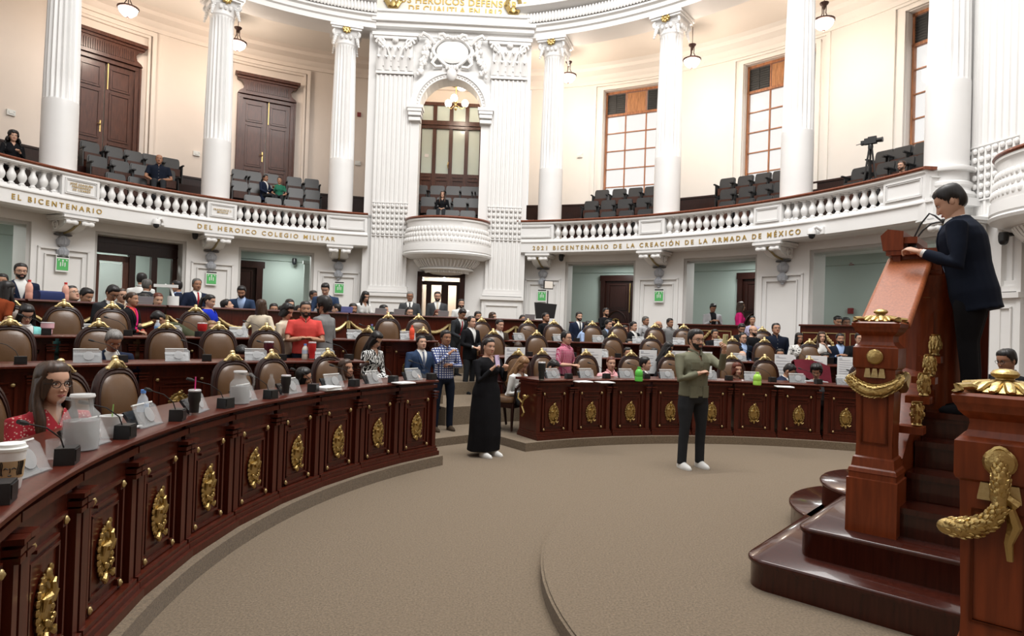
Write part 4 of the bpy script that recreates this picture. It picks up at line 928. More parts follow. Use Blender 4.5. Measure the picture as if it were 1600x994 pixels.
# ------------------------------------------------------------------ speaker's tribune
SN, ST = Vector((.66, .7513, 0)), Vector((.7513, -.66, 0))      # up the stair, and to its right
SM = Matrix(((ST.x, SN.x, 0, 0), (ST.y, SN.y, 0, 0), (0, 0, 1, 0), (0, 0, 0, 1)))
SROT = math.atan2(ST.y, ST.x)
def sm(): b = MB(); b.M = SM; return b
def rounded(a0, b0, a1, b1, r, n=8):
    P = []
    P += [(a0+r-r*math.cos(t), b0+r-r*math.sin(t)) for t in (PI/2*i/n for i in range(n+1))]
    return P+[(a1, b0), (a1, b1), (a0, b1)]
t = thing('speaker_tribune', 'glossy mahogany tribune with stair, where the speaker stands', 'tribune', SM @ Vector((-.5, 5.6, .1)))
TI = t.matrix_basis.inverted()
def tb(): b = MB(); b.M = TI @ SM; return b
def step(out, z0, z1, name):
    b = tb(); n = len(out); cx = sum(p[0] for p in out)/n; cyy = sum(p[1] for p in out)/n
    def inset(k): return [(p[0]+(cx-p[0])*k/max(.3, math.hypot(cx-p[0], cyy-p[1])), p[1]+(cyy-p[1])*k/max(.3, math.hypot(cx-p[0], cyy-p[1]))) for p in out]
    b.loft([[(x, y, z) for x, y in q] for q, z in ((inset(.02), z0), (inset(.02), z1-.05), (out, z1-.03), (out, z1-.012), (inset(.012), z1))]); return b.build(name, M_step, t, smooth=60)
step(rounded(-1.66, 4.30, 1.2, 7.2, .16), .1, .30, 'bottom_step')
step(rounded(-1.40, 4.585, 1.2, 7.2, .10), .3, .50, 'second_step')
circ = lambda r: [(-.95+r*math.cos(PI*2*i/48), 6.42+r*math.sin(PI*2*i/48)) for i in range(48)]
step(circ(1.03), .1, .30, 'round_bottom_step'); step(circ(.78), .3, .52, 'round_second_step')
for i in range(4):
    b0 = 4.87+.28*i; b = tb(); z = .5+.186*(i+1)
    b.box((-.2, (b0+7.1)/2, z-.11), (1.3, 7.1-b0, .2)); b.box((-.2, b0+.12, z-.015), (1.3, .28, .04)); b.build('stair_step', M_step, t)
b = tb(); b.box((-.25, 6.4, 1.21), (1.4, 1.4, .07)); b.build('platform', M_step, t)
# stringer with stepped blocks, gilt leaf balusters and sloping board
b = tb(); P = [(5.04, .5), (6.05, .5), (6.05, 1.62), (5.04, .98)]; n = 4
b.add([(-1.10, y, z) for y, z in P]+[(-.86, y, z) for y, z in P], [(0, 1, 2, 3), (7, 6, 5, 4)]+[(i, i+4, (i+1) % 4+4, (i+1) % 4) for i in range(4)])
BALP = ((5.86, 1.66), (5.62, 1.51), (5.40, 1.38), (5.16, 1.19))
for bb, zz in BALP: b.box((-.83, bb, zz-.02), (.15, .13, .05))
b.build('stair_stringer', M_pod, t)
for i, (bb, zz) in enumerate(BALP):
    b = tb(); c = (-.80, bb, zz); b.lathe([(.022, 0), (.034, .015), (.024, .03), (.032, .06), (.040, .10), (.034, .14), (.024, .16), (.034, .175)], 14, c)
    rg = random.Random(i)
    for k in range(46): q = rg.uniform(0, 2*PI); h = rg.uniform(.035, .155); r = .024+.015*math.sin(PI*h/.18); b.ball((c[0]+r*math.cos(q), c[1]+r*math.sin(q), c[2]+h), (.009, .009, .016), 5, 4)
    b.build('gilt_leaf_baluster', M_gold, t)
b = tb()
def plank(b, a0, a1, b0, z0, b1, z1, th):
    V = []
    for aa, bb, zz in ((a0, b0, z0), (a1, b0, z0), (a1, b1, z1), (a0, b1, z1)): V.append((aa, bb, zz))
    V += [(p[0], p[1]+th*.5, p[2]-th) for p in V]; b.add(V, [(0, 1, 2, 3), (7, 6, 5, 4), (0, 4, 5, 1), (1, 5, 6, 2), (2, 6, 7, 3), (3, 7, 4, 0)])
plank(b, -1.15, -.83, 5.02, 1.90, 5.93, 2.46, .05); o = b.build('sloping_handrail', M_podl, t)
m = o.modifiers.new('bevel', 'BEVEL'); m.width = .03; m.segments = 3
def leafy(b, P, r, seed):
    """bay-leaf garland: overlapping leaves laid round a path"""
    rg = random.Random(seed); P = [Vector(p) for p in P]; M0 = b.M.copy()
    for i in range(len(P)-1):
        d = (P[i+1]-P[i]); n = max(1, int(d.length/.014))
        for k in range(n):
            c = P[i]+d*(k/n); rr = r[i]+(r[i+1]-r[i])*k/n; q = d.to_track_quat('Z', 'X').to_matrix().to_4x4()
            for j in range(7):
                a = 2*PI*(j+.5*(k % 2))/7+rg.uniform(-.2, .2)
                b.M = M0 @ Matrix.Translation(c) @ q @ Matrix.Translation((rr*.92*math.cos(a), rr*.92*math.sin(a), 0)) @ Matrix.Rotation(a, 4, 'Z') @ Matrix.Rotation(-.35, 4, 'Y')
                b.ball((0, 0, 0), (.0065, .010, .017), 6, 4)
    b.M = M0
# newel post
def newel(parent, M, zb, h, swag):
    def nb(): b = MB(); b.M = M; return b
    b = nb()
    secs = [(0, .150), (.36, .150), (.365, .140), (.40, .138), (.405, .145), (.43, .138), (.44, .128), (.50, .120), (.51, .108), (.60, .105), (1.05, .115), (1.10, .116), (1.11, .128), (1.125, .133), (1.245, .133), (1.25, .128), (1.262, .112), (1.285, .098), (1.31, .093), (1.325, .095), (1.34, .112), (1.355, .125), (1.37, .130), (1.385, .140), (1.41, .145), (1.42, .135)]
    k = h/1.42
    b.loft([[(-w, -w, zb+z*k), (w, -w, zb+z*k), (w, w, zb+z*k), (-w, w, zb+z*k)] for z, w in secs])
    for s, ax in ((-1, 0), (1, 0)): frame_panel(b, -.075, .075, zb+.60*k, zb+1.0*k, -.108, .010, .008)
    post = b.build('newel_post', M_pod, parent, smooth=20)
    b = nb(); zt = zb+h
    b.lathe([(.105, -.01), (.115, .01), (.10, .025), (.075, .045), (.05, .065), (.03, .075), (.028, .082), (.04, .092), (.044, .108), (.036, .124), (.018, .134), (0, .136)], 24, (0, 0, zt))
    for q in range(14): a = 2*PI*q/14; b.tube([(.045*math.cos(a), .045*math.sin(a), zt+.062), (.08*math.cos(a), .08*math.sin(a), zt+.05), (.11*math.cos(a), .11*math.sin(a), zt+.018), (.125*math.cos(a), .125*math.sin(a), zt+.012)], [.011, .017, .016, .010], 8)
    for sx in (-1, 1):
        for sy in (-1, 1): b.tube([(sx*.07, sy*.07, zt+.02), (sx*.10, sy*.10, zt+.035), (sx*.125, sy*.125, zt+.03), (sx*.13, sy*.13, zt+.012), (sx*.115, sy*.115, zt+.01)], [.016, .022, .022, .018, .010], 8)
    b.v = [(x, y, zt_l+(z-zt_l)*.66) for x, y, z in b.v] if (zt_l := (M @ Vector((0, 0, zt))).z) is not None else b.v
    b.build('gilt_finial', M_gold, post)
    zd = zb+1.185*k
    b = nb(); b.M = M @ Matrix.Translation((0, -.133, zd)) @ Matrix.Rotation(PI/2, 4, 'X'); b.lathe([(.048, 0), (.05, .012), (.042, .022), (.02, .028), (0, .03)], 20); b.build('gilt_disc', M_gold, post)
    for i in (-1, 0, 1):
        b = nb(); b.M = M @ Matrix.Translation((i*.042, -.118, zb+1.075*k)); b.loft([[(x*w, y*.016-.002, z) for x, y in ((-1, -1), (1, -1), (1, 1), (-1, 1))] for w, z in ((.02, -.03), (.02, -.02), (.012, .03))]); b.build('gilt_drop', M_gold2, post)
    b = nb(); n = 26; zs = zb+1.03*k
    if swag == 'ring':
        P = [(-.15+.30*i/n, -.13-.02*math.sin(PI*i/n), zs-.075*(1-(2*i/n-1)**2)) for i in range(n+1)]
        b.tube([(-.13, .10, zs+.03)]+P+[(.135, .10, zs+.03)], [.03]+[.024+.012*math.sin(PI*i/n) for i in range(n+1)]+[.03], 8)
        leafy(b, P, [.030+.016*math.sin(PI*i/n) for i in range(n+1)], 9)
        b.tube([(.135, -.1, zs+.02), (.14, .0, zs-.05), (.135, .1, zs+.03)], .035, 7)
    else:
        P = [(x, y+.05, z) for x, y, z in [(.0, -.19, zd+.01), (.005, -.215, zd-.06), (.0, -.215, zd-.12), (.005, -.225, zd-.15), (-.02, -.23, zd-.20), (-.06, -.225, zd-.23), (-.10, -.21, zd-.245), (-.15, -.19, zd-.255)]]
        b.tube(P, [.018, .028, .026, .020, .028, .033, .036, .030], 12); rg = random.Random(4)
        b.tube([(.028*math.sin(q)+.0, -.145, zd+.005+.045*math.cos(q)) for q in (2*PI*i/16 for i in range(16))], .010, 6, closed=True)
        leafy(b, P[3:], [.020, .028, .033, .036, .030], 4); leafy(b, P[:3], [.018, .026, .024], 5); b.ball(P[-1], (.03, .026, .028), 10, 7)
        b.tube([(.03, -.155, zd-.15), (.045, -.15, zd-.21), (.03, -.15, zd-.27), (.035, -.15, zd-.33)], [.016, .022, .014, .010], 7); b.tube([(-.0, -.16, zd-.1), (.05, -.15, zd-.14)], [.014, .02], 6)
    b.build('gilt_garland', M_gold, post)
newel(t, TI @ SM @ Matrix.Translation((-.985, 4.90, 0)), .5, 1.40, 'ring')
# pulpit drum, lectern
PUL = (-.90, 6.20, 0)
b = tb(); b.lathe([(.40, .5), (.40, .62), (.36, .66), (.30, .72), (.27, 1.5), (.28, 1.98), (.30, 2.10), (.33, 2.18), (.355, 2.24), (.36, 2.29), (.34, 2.31), (.35, 2.33), (.28, 2.35)], 40, PUL); b.build('pulpit_drum', M_pod, t)
for i, q in enumerate((200, 160)):
    b = tb(); c = (PUL[0]+.30*math.cos(rad(q)), PUL[1]+.30*math.sin(rad(q)), 0)
    b.tube([(c[0], c[1], 2.22), (c[0]-.01, c[1]-.01, 2.12), (c[0], c[1], 2.00), (c[0]-.01, c[1]-.01, 1.90), (c[0], c[1], 1.80), (c[0], c[1], 1.74)], [.03, .042, .032, .04, .03, .014], 8); b.ball((c[0], c[1], 1.96), (.04, .04, .05), 8, 6); b.build('gilt_bracket', M_gold, t)
b = tb(); b.box((-.88, 5.98, 1.75), (.11, .11, .80)); b.box((-.88, 5.98, 1.35), (.15, .15, .1)); b.build('corner_post', M_pod, t)
b = tb(); b.lathe([(.065, 0), (.09, .02), (.08, .04), (.10, .07), (.095, .09), (.06, .10)], 16, (-.88, 5.98, 2.10)); b.build('gilt_capital', M_gold, t)
b = tb(); b.box((-.94, 6.2, 2.38), (.34, .66, .16)); b.box((-1.07, 6.2, 2.38), (.05, .72, .20)); b.build('lectern_box', M_pod, t)
b = tb(); b.box((-.93, 6.2, 2.475), (.42, .80, .045))
b.loft([[(-1.16, y, 2.49), (-1.02, y, 2.49), (-1.02, y, 2.64), (-1.13, y, 2.66), (-1.18, y, 2.61)] for y in (5.79, 6.61)]); b.box((-.98, 6.05, 2.57), (.10, .46, .05)); b.build('lectern_top', M_pod, t)
b = tb(); b.box((-.73, 6.75, 1.70), (.38, .06, 1.0)); b.box((-.73, 6.75, 2.2), (.42, .1, .05)); b.build('rear_panel', M_wood, t)
# gooseneck microphones on the lectern
for k, (a0, b0, a1, b1, z1) in enumerate(((-1.02, 6.06, -.80, 5.98, 2.73), (-.98, 5.92, -.78, 5.90, 2.71))):
    p0, p1 = SM @ Vector((a0, b0, 2.58)), SM @ Vector((a1, b1, z1)); mt = thing('gooseneck_microphone', ['rear black gooseneck microphone bent over the lectern', 'front black gooseneck microphone leaning towards the speaker'][k], 'microphone', p0)
    d = p1-p0; b = MB(); b.lathe([(.03, -.06), (.03, -.03), (.012, 0)], 10); up = Vector((0, 0, .10 if k == 0 else .03))
    b.tube([(0, 0, -.03), d*.35+up*.9, d*.62+up*1.25, d*.8+up*.75, d], .007, 6); b.build('stem', M_black, mt)
    b = MB(); b.tube([d, d+Vector((.05, -.02, -.012)), d+Vector((.13, -.06, -.035))], [.014, .034, .026], 10); b.ball(d+Vector((.1, -.045, -.025)), (.04, .036, .034), 10, 8); b.build('foam_head', M_blackm, mt)
b = MB(); b.M = Matrix.Rotation(SROT, 4, 'Z') @ Matrix.Rotation(.5, 4, 'Y'); b.box((0, 0, 0), (.24, .22, .01)); b.box((.01, .02, .006), (.22, .20, .006), .08)
o = b.build('document_sheets', M_paper); o.location = SM @ Vector((-.70, 6.0, 2.47)); tag(o, 'white speech pages on the lectern before the speaker', 'paper')
# near newel post by the camera
t2 = thing('newel_post', 'nearest newel post with gilt garland at the right picture edge', 'newel post', (1.80, 2.33, .1))
newel(t2, Matrix.Translation((0, 0, -.1)) @ Matrix.Rotation(SROT, 4, 'Z'), .21, 1.40, 'hook')
b = MB(); b.M = Matrix.Rotation(SROT, 4, 'Z'); b.box((0, 0, .055), (.38, .38, .11)); b.build('plinth', M_step, t2)
# ------------------------------------------------------------------ things on the desks
def at_z(u, v, z):
    d = ray(u, v); k = (z-CAMH)/d[2]; return d[0]*k, d[1]*k, z
M_scr = mat('black_screen', (.015, .017, .02), .12)
def make_stand():
    t = thing('tablet_stand', 'x', 'tablet stand')
    tl = Matrix.Rotation(-.42, 4, 'X')
    b = MB(); b.M = tl; b.prism([(-.13, .0), (.13, .0), (.13, .13), (.10, .155), (-.13, .155)], -.003, .004); b.M = Matrix(); b.box((0, .05, .004), (.24, .13, .008)); b.build('acrylic_sheet', M_acryl, t)
    b = MB(); b.M = tl; b.box((-.015, .0, .157), (.23, .012, .008)); b.build('white_edge', M_swhite, t)
    b = MB(); b.M = tl @ Matrix.Translation((.01, -.006, .078)) @ Matrix.Rotation(PI/2, 4, 'X'); b.lathe([(0, 0), (.045, 0), (.05, .002), (.035, .004), (0, .003)], 16); b.build('frosted_emblem', M_frost, t)
    b = MB(); b.M = Matrix.Rotation(-.62, 4, 'X') @ Matrix.Translation((0, .035, .1)); b.box((0, .01, -.02), (.25, .018, .14)); b.build('tablet', M_scr, t)
    return t
mks = Maker(make_stand())
def make_mic():
    t = thing('desk_microphone', 'x', 'microphone')
    b = MB(); b.box((0, 0, .04), (.105, .085, .08), top=.96); b.box((0, -.04, .045), (.085, .012, .055)); b.build('base', M_black, t)
    b = MB(); b.tube([(-.02, .01, .08), (-.04, .02, .13), (-.11, .06, .19), (-.24, .1, .23)], .0036, 6); b.build('gooseneck', M_black, t)
    b = MB(); b.tube([(-.235, .098, .229), (-.255, .106, .236), (-.285, .12, .246)], [.007, .012, .010], 8); b.build('foam_head', M_blackm, t)
    return t
mkm = Maker(make_mic())
SL = 'clear tablet stand'
for i, a in enumerate(left1[:10]):
    x, y = pol(PC, 6.03, a-.3); mks((x, y, WL), rot_at(a)+rng.uniform(-.2, .2), 'clear tablet stand on the left front row, %s from the aisle' % (ORD[i] if i else 'first'), 'tablet stands')
    x, y = pol(PC, 5.985, a-2.6); mkm((x, y, WL), rot_at(a)+rng.uniform(-.3, .3), 'black desk microphone on the left front row, %s from the aisle' % (ORD[i] if i else 'first'), 'desk microphones')
for i, a in enumerate(right1[:8]):
    x, y = pol(PC, 6.12, a-(.2 if i else 1)); mks((x, y, WR), rot_at(a)+rng.uniform(-.15, .15), 'clear tablet stand on the far front row, %s from the aisle' % (ORD[i] if i else 'first'), 'tablet stands')
    x, y = pol(PC, 6.03, a-2.9); mkm((x, y, WR), rot_at(a)+rng.uniform(-.3, .3), 'black desk microphone on the far front row, %s from the aisle' % (ORD[i] if i else 'first'), 'desk microphones')
for nm, A, R, z, C in (('second left row', L2, RB2+.16, 1.25, CB), ('third left row', L3, RB3+.16, 1.49, CB), ('second row across the hall', R2, 7.82, 1.25, PC), ('third row across the hall', R3, 9.43, 1.49, PC)):
    for i, a in enumerate(A[:7]):
        x, y = pol(C, R, a); mks((x, y, z), rot_at(a)+rng.uniform(-.2, .2), 'clear tablet stand on the %s, %s from the aisle' % (nm, ORD[i] if i else 'first'), 'tablet stands')
        x, y = pol(C, R-.03, a-(2.3 if C == PC else 1.45)); mkm((x, y, z), rot_at(a)+rng.uniform(-.4, .4), 'black desk microphone on the %s, %s from the aisle' % (nm, ORD[i] if i else 'first'), 'desk microphones')
# printed posters hung over the second row facing the floor
M_print = mat('grey_print', (.55, .56, .60), .8)
for k, (a, w, h, lab) in enumerate(((118.6, .40, .52, 'printed white poster behind the woman in black with a phone'), (112.9, .42, .56, 'printed white poster below the light blue top'), (107.0, .40, .50, 'printed white poster left of the plaid shirt'), (98.6, .34, .44, 'printed white poster behind the woman in pink'), (93.9, .36, .44, 'printed white poster beside the bearded man in navy'), (90.6, .34, .5, 'printed white poster behind the woman in black typing'), (79.4, .34, .56, 'tall printed poster right of the woman with hoop earring'), (75.2, .36, .5, 'printed poster beside the dark-suited man with red tie'), (71.2, .36, .4, 'printed poster behind the dark red draped chair'))):
    x, y = pol(PC, 7.60, a); t = thing('poster', lab, 'poster', (x, y, 1.255), rot_at(a)); b = MB(); b.box((0, 0, .16-h/2), (w, .006, h)); b.build('sheet', M_paper, t)
    b = MB()
    for q in range(7): b.box((-.02 if q % 3 else -.06, -.004, .10-h*.1*q), (w*(.72 if q % 3 else .5), .003, .010))
    b.box((-w*.35, -.004, .125), (.05, .003, .03)); b.build('print_lines', M_print, t)
def water_jug(u, v, label, flip=1, s=1.0):
    p = at_z(u, v, WL); t = thing('water_jug', label, 'jug', p, 0); t.scale = (s, s, s)
    pr = [(.062, 0), (.075, .006), (.078, .05), (.078, .15), (.074, .168), (.05, .195), (.046, .205), (.047, .245), (.052, .25)]
    b = MB(); b.lathe(pr, 28); b.lathe([(r-.004, z+.004) for r, z in pr[:-1]], 28); b.build('glass_body', M_glass, t)
    b = MB(); b.lathe([(0, .006), (.07, .006), (.073, .05), (.073, .14), (0, .14)], 24); b.build('water', M_water, t)
    b = MB(); b.tube([(flip*.045, 0, .235), (flip*.085, 0, .24), (flip*.11, 0, .22), (flip*.112, 0, .17), (flip*.1, 0, .13), (flip*.078, 0, .12)], .009, 8); b.build('handle', M_glass, t)
    b = MB(); b.lathe([(.0, .246), (.05, .246), (.053, .252), (.05, .262), (0, .264)], 24); b.build('lid', clear_mat('milky_lid', (.85, .86, .86), .7, .2), t)
water_jug(126, 703, 'large clear jug of water beside the woman with glasses', -1, 1.12)
water_jug(374, 631, 'clear jug of water between tablet stands in the middle of the left row', 1, 1.05)
def tumbler_at(p, mt, label, h=.2, straw=None, r=.044):
    t = thing('tumbler', label, 'tumbler', p)
    b = MB(); b.lathe([(r*.72, .0), (r*.74, .018)], 20); b.build('steel_base', M_steel, t)
    b = MB(); b.lathe([(r*.74, .016), (r*.8, h*.45), (r, h*.55), (r*1.02, h*.93)], 24); b.build('body', mt, t)
    b = MB(); b.lathe([(r*1.04, h*.92), (r*1.04, h*.97), (r*.9, h), (0, h)], 24); b.build('lid', clear_mat('clear_lid', (.7, .7, .72), .7, .1), t)
    if straw: b = MB(); b.tube([(0, 0, h*.6), (.003, 0, h+.09)], .005, 6); b.build('straw', straw, t)
M_pink = mat('pink_plastic', (.75, .05, .25), .4); M_dred = mat('dark_red_metal', (.09, .01, .02), .35); M_bred = mat('bright_red_plastic', (.62, .03, .03), .35); M_tblack = mat('black_powder_coat', (.012, .013, .014), .45)
tumbler_at(at_z(303, 648, WL), M_tblack, 'black tumbler with pink straw on the left front row', .185, M_pink, .042)
tumbler_at(at_z(446, 617, WL), M_tblack, 'plain black tumbler beside the dark-haired leaning woman', .19, None, .044)
def bottle_at(p, label, body, capc, h=.22, r=.032, lab=None, fill=None):
    t = thing('bottle', label, 'bottle', p)
    b = MB(); b.lathe([(r*.9, 0), (r, .008), (r, h*.3), (r*.95, h*.34), (r, h*.38), (r, h*.62), (r*.8, h*.76), (r*.42, h*.86), (r*.4, h*.92)], 20); b.build('body', body, t)
    b = MB(); b.lathe([(r*.46, h*.9), (r*.46, h), (0, h)], 16); b.build('cap', capc, t)
    if lab: b = MB(); b.lathe([(r*1.02, h*.38), (r*1.02, h*.6)], 20); b.build('label_band', lab, t)
    if fill: b = MB(); b.lathe([(0, .006), (r*.93, .008), (r*.93, h*.5), (0, h*.5)], 16); b.build('drink', fill, t)
M_capb = mat('blue_cap', (.12, .30, .75), .4); M_labw = mat('pale_blue_label', (.55, .68, .85), .5); M_orange = mat('orange_drink', (.85, .22, .12), .4)
bottle_at(at_z(222, 664, WL), 'clear plastic water bottle with blue cap on the left front row', M_plastic_c, M_capb, .23, .034, M_labw)
bottle_at(at_z(423, 622, WL), 'clear glass flask with clip lid behind the second jug', M_glass, M_glass, .215, .033)
def on_row(u, R, z):
    C = PC
    if u < 700 and R < 11: C = CB; R = R-7.66+RB2 if z < 1.4 else R-9.27+RB3
    x, y, _, a = on_ring(u, 540, C, R); return (x, y, z)
tumbler_at(on_row(420, 7.9, 1.25), M_dred, 'dark red tumbler on the second left row', .24, None, .06)
bottle_at(on_row(477, 7.95, 1.25), 'bottle with blue cap and pale drink on the second left row', clear_mat('pale_drink', (.8, .8, .7), .8, .3), M_capb, .21, .04, M_labw)
tumbler_at(on_row(488, 7.9, 1.25), M_bred, 'red tumbler beside the pale drink bottle', .24, None, .05)
bottle_at(on_row(245, 9.5, 1.49), 'small water bottle with blue label on the third left row', M_plastic_c, M_swhite, .22, .04, mat('blue_label', (.15, .4, .8), .5))
bottle_at(on_row(380, 9.5, 1.49), 'clear water bottle before the cream blazer', M_plastic_c, M_swhite, .21, .035)
tumbler_at(on_row(315, 9.5, 1.49), M_bred, 'bright red tumbler before the blonde seated woman', .20, None, .065)
tumbler_at(on_row(73, 9.45, 1.49), mat('pink_white_cup', (.75, .45, .5), .5), 'pink and white cup beside the woman in turquoise', .16, None, .07)
bottle_at(on_row(580, 9.45, 1.49), 'dark green steel bottle beside the zebra-print woman', mat('dark_green_metal', (.03, .10, .07), .35), mat('violet_cap', (.25, .22, .55), .4), .25, .04)
bottle_at(on_row(643, 9.45, 1.49), 'orange-red bottle standing on the third left row', mat('orange_red_plastic', (.85, .09, .04), .4), mat('orange_cap', (.85, .10, .05), .4), .25, .045)
tumbler_at(at_z(846, 594, WR), M_tblack, 'tall black tumbler at the aisle end of the far front row', .27, None, .055)
bottle_at(at_z(998, 596, WR), 'green cup between the woman in pink and the suited man', mat('green_plastic', (.10, .5, .06), .4), mat('green_plastic', (.1, .5, .06), .4), .22, .06)
bottle_at(at_z(1183, 602, WR), 'lime green cup behind a tablet on the far front row', mat('lime_plastic', (.35, .65, .08), .4), mat('lime_plastic', (.35, .65, .08), .4), .2, .06)
for u, lab in ((42, 'orange drink bottle at the left end of the back ledge'), (99, 'orange drink bottle right of the blue bag')):
    bottle_at(on_row(u, 11.42, 1.945), lab, clear_mat('orange_in_plastic', (.85, .45, .35), .85, .2), M_bred, .27, .045, None, M_orange)
# paper cup, white tub, glass, blue bag, papers
p = at_z(14, 764, WL); t = thing('paper_cup', 'white paper coffee cup with tan printed sleeve at the left edge', 'cup', p); t.scale = (1.3, 1.3, 1.4)
b = MB(); b.lathe([(.028, 0), (.030, .004), (.042, .115), (.0, .115)], 24); b.build('cup_body', M_paper, t)
b = MB(); b.lathe([(.0345, .035), (.0395, .085)], 24); b.build('sleeve', mat('tan_card', (.45, .31, .17), .8), t)
b = MB(); b.lathe([(.044, .112), (.045, .12), (.04, .124), (.038, .132), (0, .132)], 24); b.build('lid', M_swhite, t)
b = MB()
fr = math.atan2(-p[1], -p[0])
def onc(q, z, k=1.0): r = (.0345+(z-.035)*.1)*1.012; return (r*math.cos(fr+q), r*math.sin(fr+q), z)
for s in (-1, 1):
    b.tube([onc(s*.12, .063), onc(s*.28, .066), onc(s*.42, .062)], .0016, 4)
    for k in range(4): b.tube([onc(s*(.55+.13*k)+.05*math.sin(j*1.3), .084-.008*j) for j in range(6)], .0018, 4)
b.tube([onc(0, .066), onc(.03, .055), onc(-.03, .053)], .0014, 4); b.tube([onc(-.12, .045), onc(0, .043), onc(.12, .045)], .0016, 4); b.build('printed_face', M_black, t)
p = at_z(162, 690, WL); t = thing('foam_cup', 'white foam tub with a green straw behind the jug', 'cup', (p[0]-.05, p[1]+.14, WL)); b = MB(); b.lathe([(.045, 0), (.058, .12), (.06, .125), (.055, .125), (.05, .02), (0, .02)], 24); b.build('tub', M_paper, t); b = MB(); b.tube([(0, 0, .02), (.01, 0, .19)], .004, 6); b.build('straw', mat('green_straw', (.25, .45, .12), .5), t)
p = at_z(84, 724, WL); t = thing('drinking_glass', 'empty drinking glass in front of the woman in red', 'glass', (p[0]-.04, p[1]+.06, WL)); b = MB(); pr = [(.03, 0), (.034, .005), (.04, .1)]; b.lathe(pr+[(.037, .1), (.031, .01), (0, .01)], 20); b.build('glass_body', M_glass, t)
x, y, z = on_row(72, 11.48, 1.945); t = thing('cool_bag', 'dark blue soft bag lying on the back ledge at left', 'bag', (x, y, z), rot_at(158)); b = MB(); b.loft([[(-.17, w*-.1, h), (.17, w*-.1, h), (.18, w*.1, h), (-.18, w*.1, h)] for w, h in ((1, 0), (1.1, .06), (1, .11), (.6, .13))]); b.build('bag_body', mat('navy_fabric', (.012, .025, .11), .8), t)
for u, v, z, lab in ((522, 610, WL, 'stack of white papers beside a microphone on the left front row'), (205, 672, WL, 'loose white sheets under the water bottle'), (640, 600, WL, 'white sheet at the aisle end of the left front row'), (917, 598, WR, 'white sheets before the plaid-shirted man'), (950, 599, WR, 'white sheet under the pink shirt sleeves'), (1228, 606, WR, 'pale yellow notes under the profile man')):
    x, y, z = at_z(u, v, z); b = MB(); n = 5 if 'stack' in lab else 2
    for k in range(n): b.box((rng.uniform(-.01, .01), .08+rng.uniform(-.01, .01), .004+.007*k), (.24, .17, .006), rng.uniform(-.1, .1))
    o = b.build('paper_stack', M_paper); o.location = (x, y, z); o.rotation_euler.z = rot_at(math.degrees(math.atan2(y-PC[1], x-PC[0]))); tag(o, lab, 'paper')
# laptops on the back ledges, desk light, monitor and light panel
M_lap = mat('silver_laptop', (.45, .46, .48), .4, metal=.6); M_lapp = mat('violet_laptop', (.16, .18, .42), .5)
def laptop(p, a, mt, label, w=.34):
    t = thing('laptop', label, 'laptop', p, rot_at(a)); b = MB(); b.box((0, .16, .01), (w*.75, .24, .018)); b.build('keyboard_base', mt, t)
    b = MB(); b.M = Matrix.Translation((0, .04, .02)) @ Matrix.Rotation(.2, 4, 'X'); b.box((0, 0, .055), (w*.75, .012, .11)); b.build('screen_lid', mt, t)
for u, mt, lab in ((226, M_lap, 'silver laptop before the man hiding behind it at left'), (541, M_lapp, 'violet-lidded laptop before the woman in profile'), (594, M_lap, 'pale laptop before the man in olive'), (623, M_lap, 'pale low laptop before the half hidden head'), (692, M_lap, 'grey laptop before the red-haired woman'), (827, M_lap, 'grey laptop beside the woman leaning on her hand')):
    x, y, z = on_row(u, 11.42, 1.945); a = on_ring(u, 540, PC, 11.42)[3]; laptop((x, y, z), a, mt, lab)
x, y, z, a = on_ring(1290, 560, PC, 8.1); laptop((x, y, 1.25), a, M_black, 'black laptop hiding the woman in the second row at right', .4)
x, y, z = on_row(268, 11.48, 1.945); t = thing('desk_lamp', 'small white desk lamp on the back ledge', 'lamp', (x, y, z)); b = MB(); b.lathe([(.09, 0), (.09, .16), (0, .16)], 16); b.build('base', M_swhite, t); b = MB(); b.tube([(0, 0, .16), (-.05, 0, .3), (-.15, 0, .35)], .02, 6); b.box((-.12, -.02, .33), (.36, .09, .05), .3); b.build('lamp_head', M_swhite, t)
x, y = pol(PC, 12.0, on_ring(853, 480, PC, 12.0)[3]); t = thing('monitor', 'black flat monitor on a stand seen from behind', 'monitor', (x, y, .86), rot_at(104)); b = MB(); b.prism([(-.25, 1.12), (.22, 1.14), (.28, 1.50), (-.30, 1.53)], -.03, .04); b.build('panel', M_black, t); b = MB(); b.box((0, .06, .5), (.1, .06, 1.1)); b.box((0, .06, .02), (.7, .5, .04)); b.build('stand', M_black, t)
x, y = pol(PC, 12.2, on_ring(857, 455, PC, 12.2)[3]); t = thing('light_panel', 'small warm-white light panel on a stand above the monitor', 'lamp', (x, y, .86), rot_at(104)); b = MB(); b.tube([(0, .05, 0), (0, .05, 1.85)], .015, 6); b.box((0, .03, 2.0), (.25, .05, .22)); b.build('stand', M_black, t); b = MB(); b.box((0, -.005, 2.0), (.21, .02, .18)); b.build('diffuser', mat('warm_diffuser', (.8, .74, .66), .6), t)
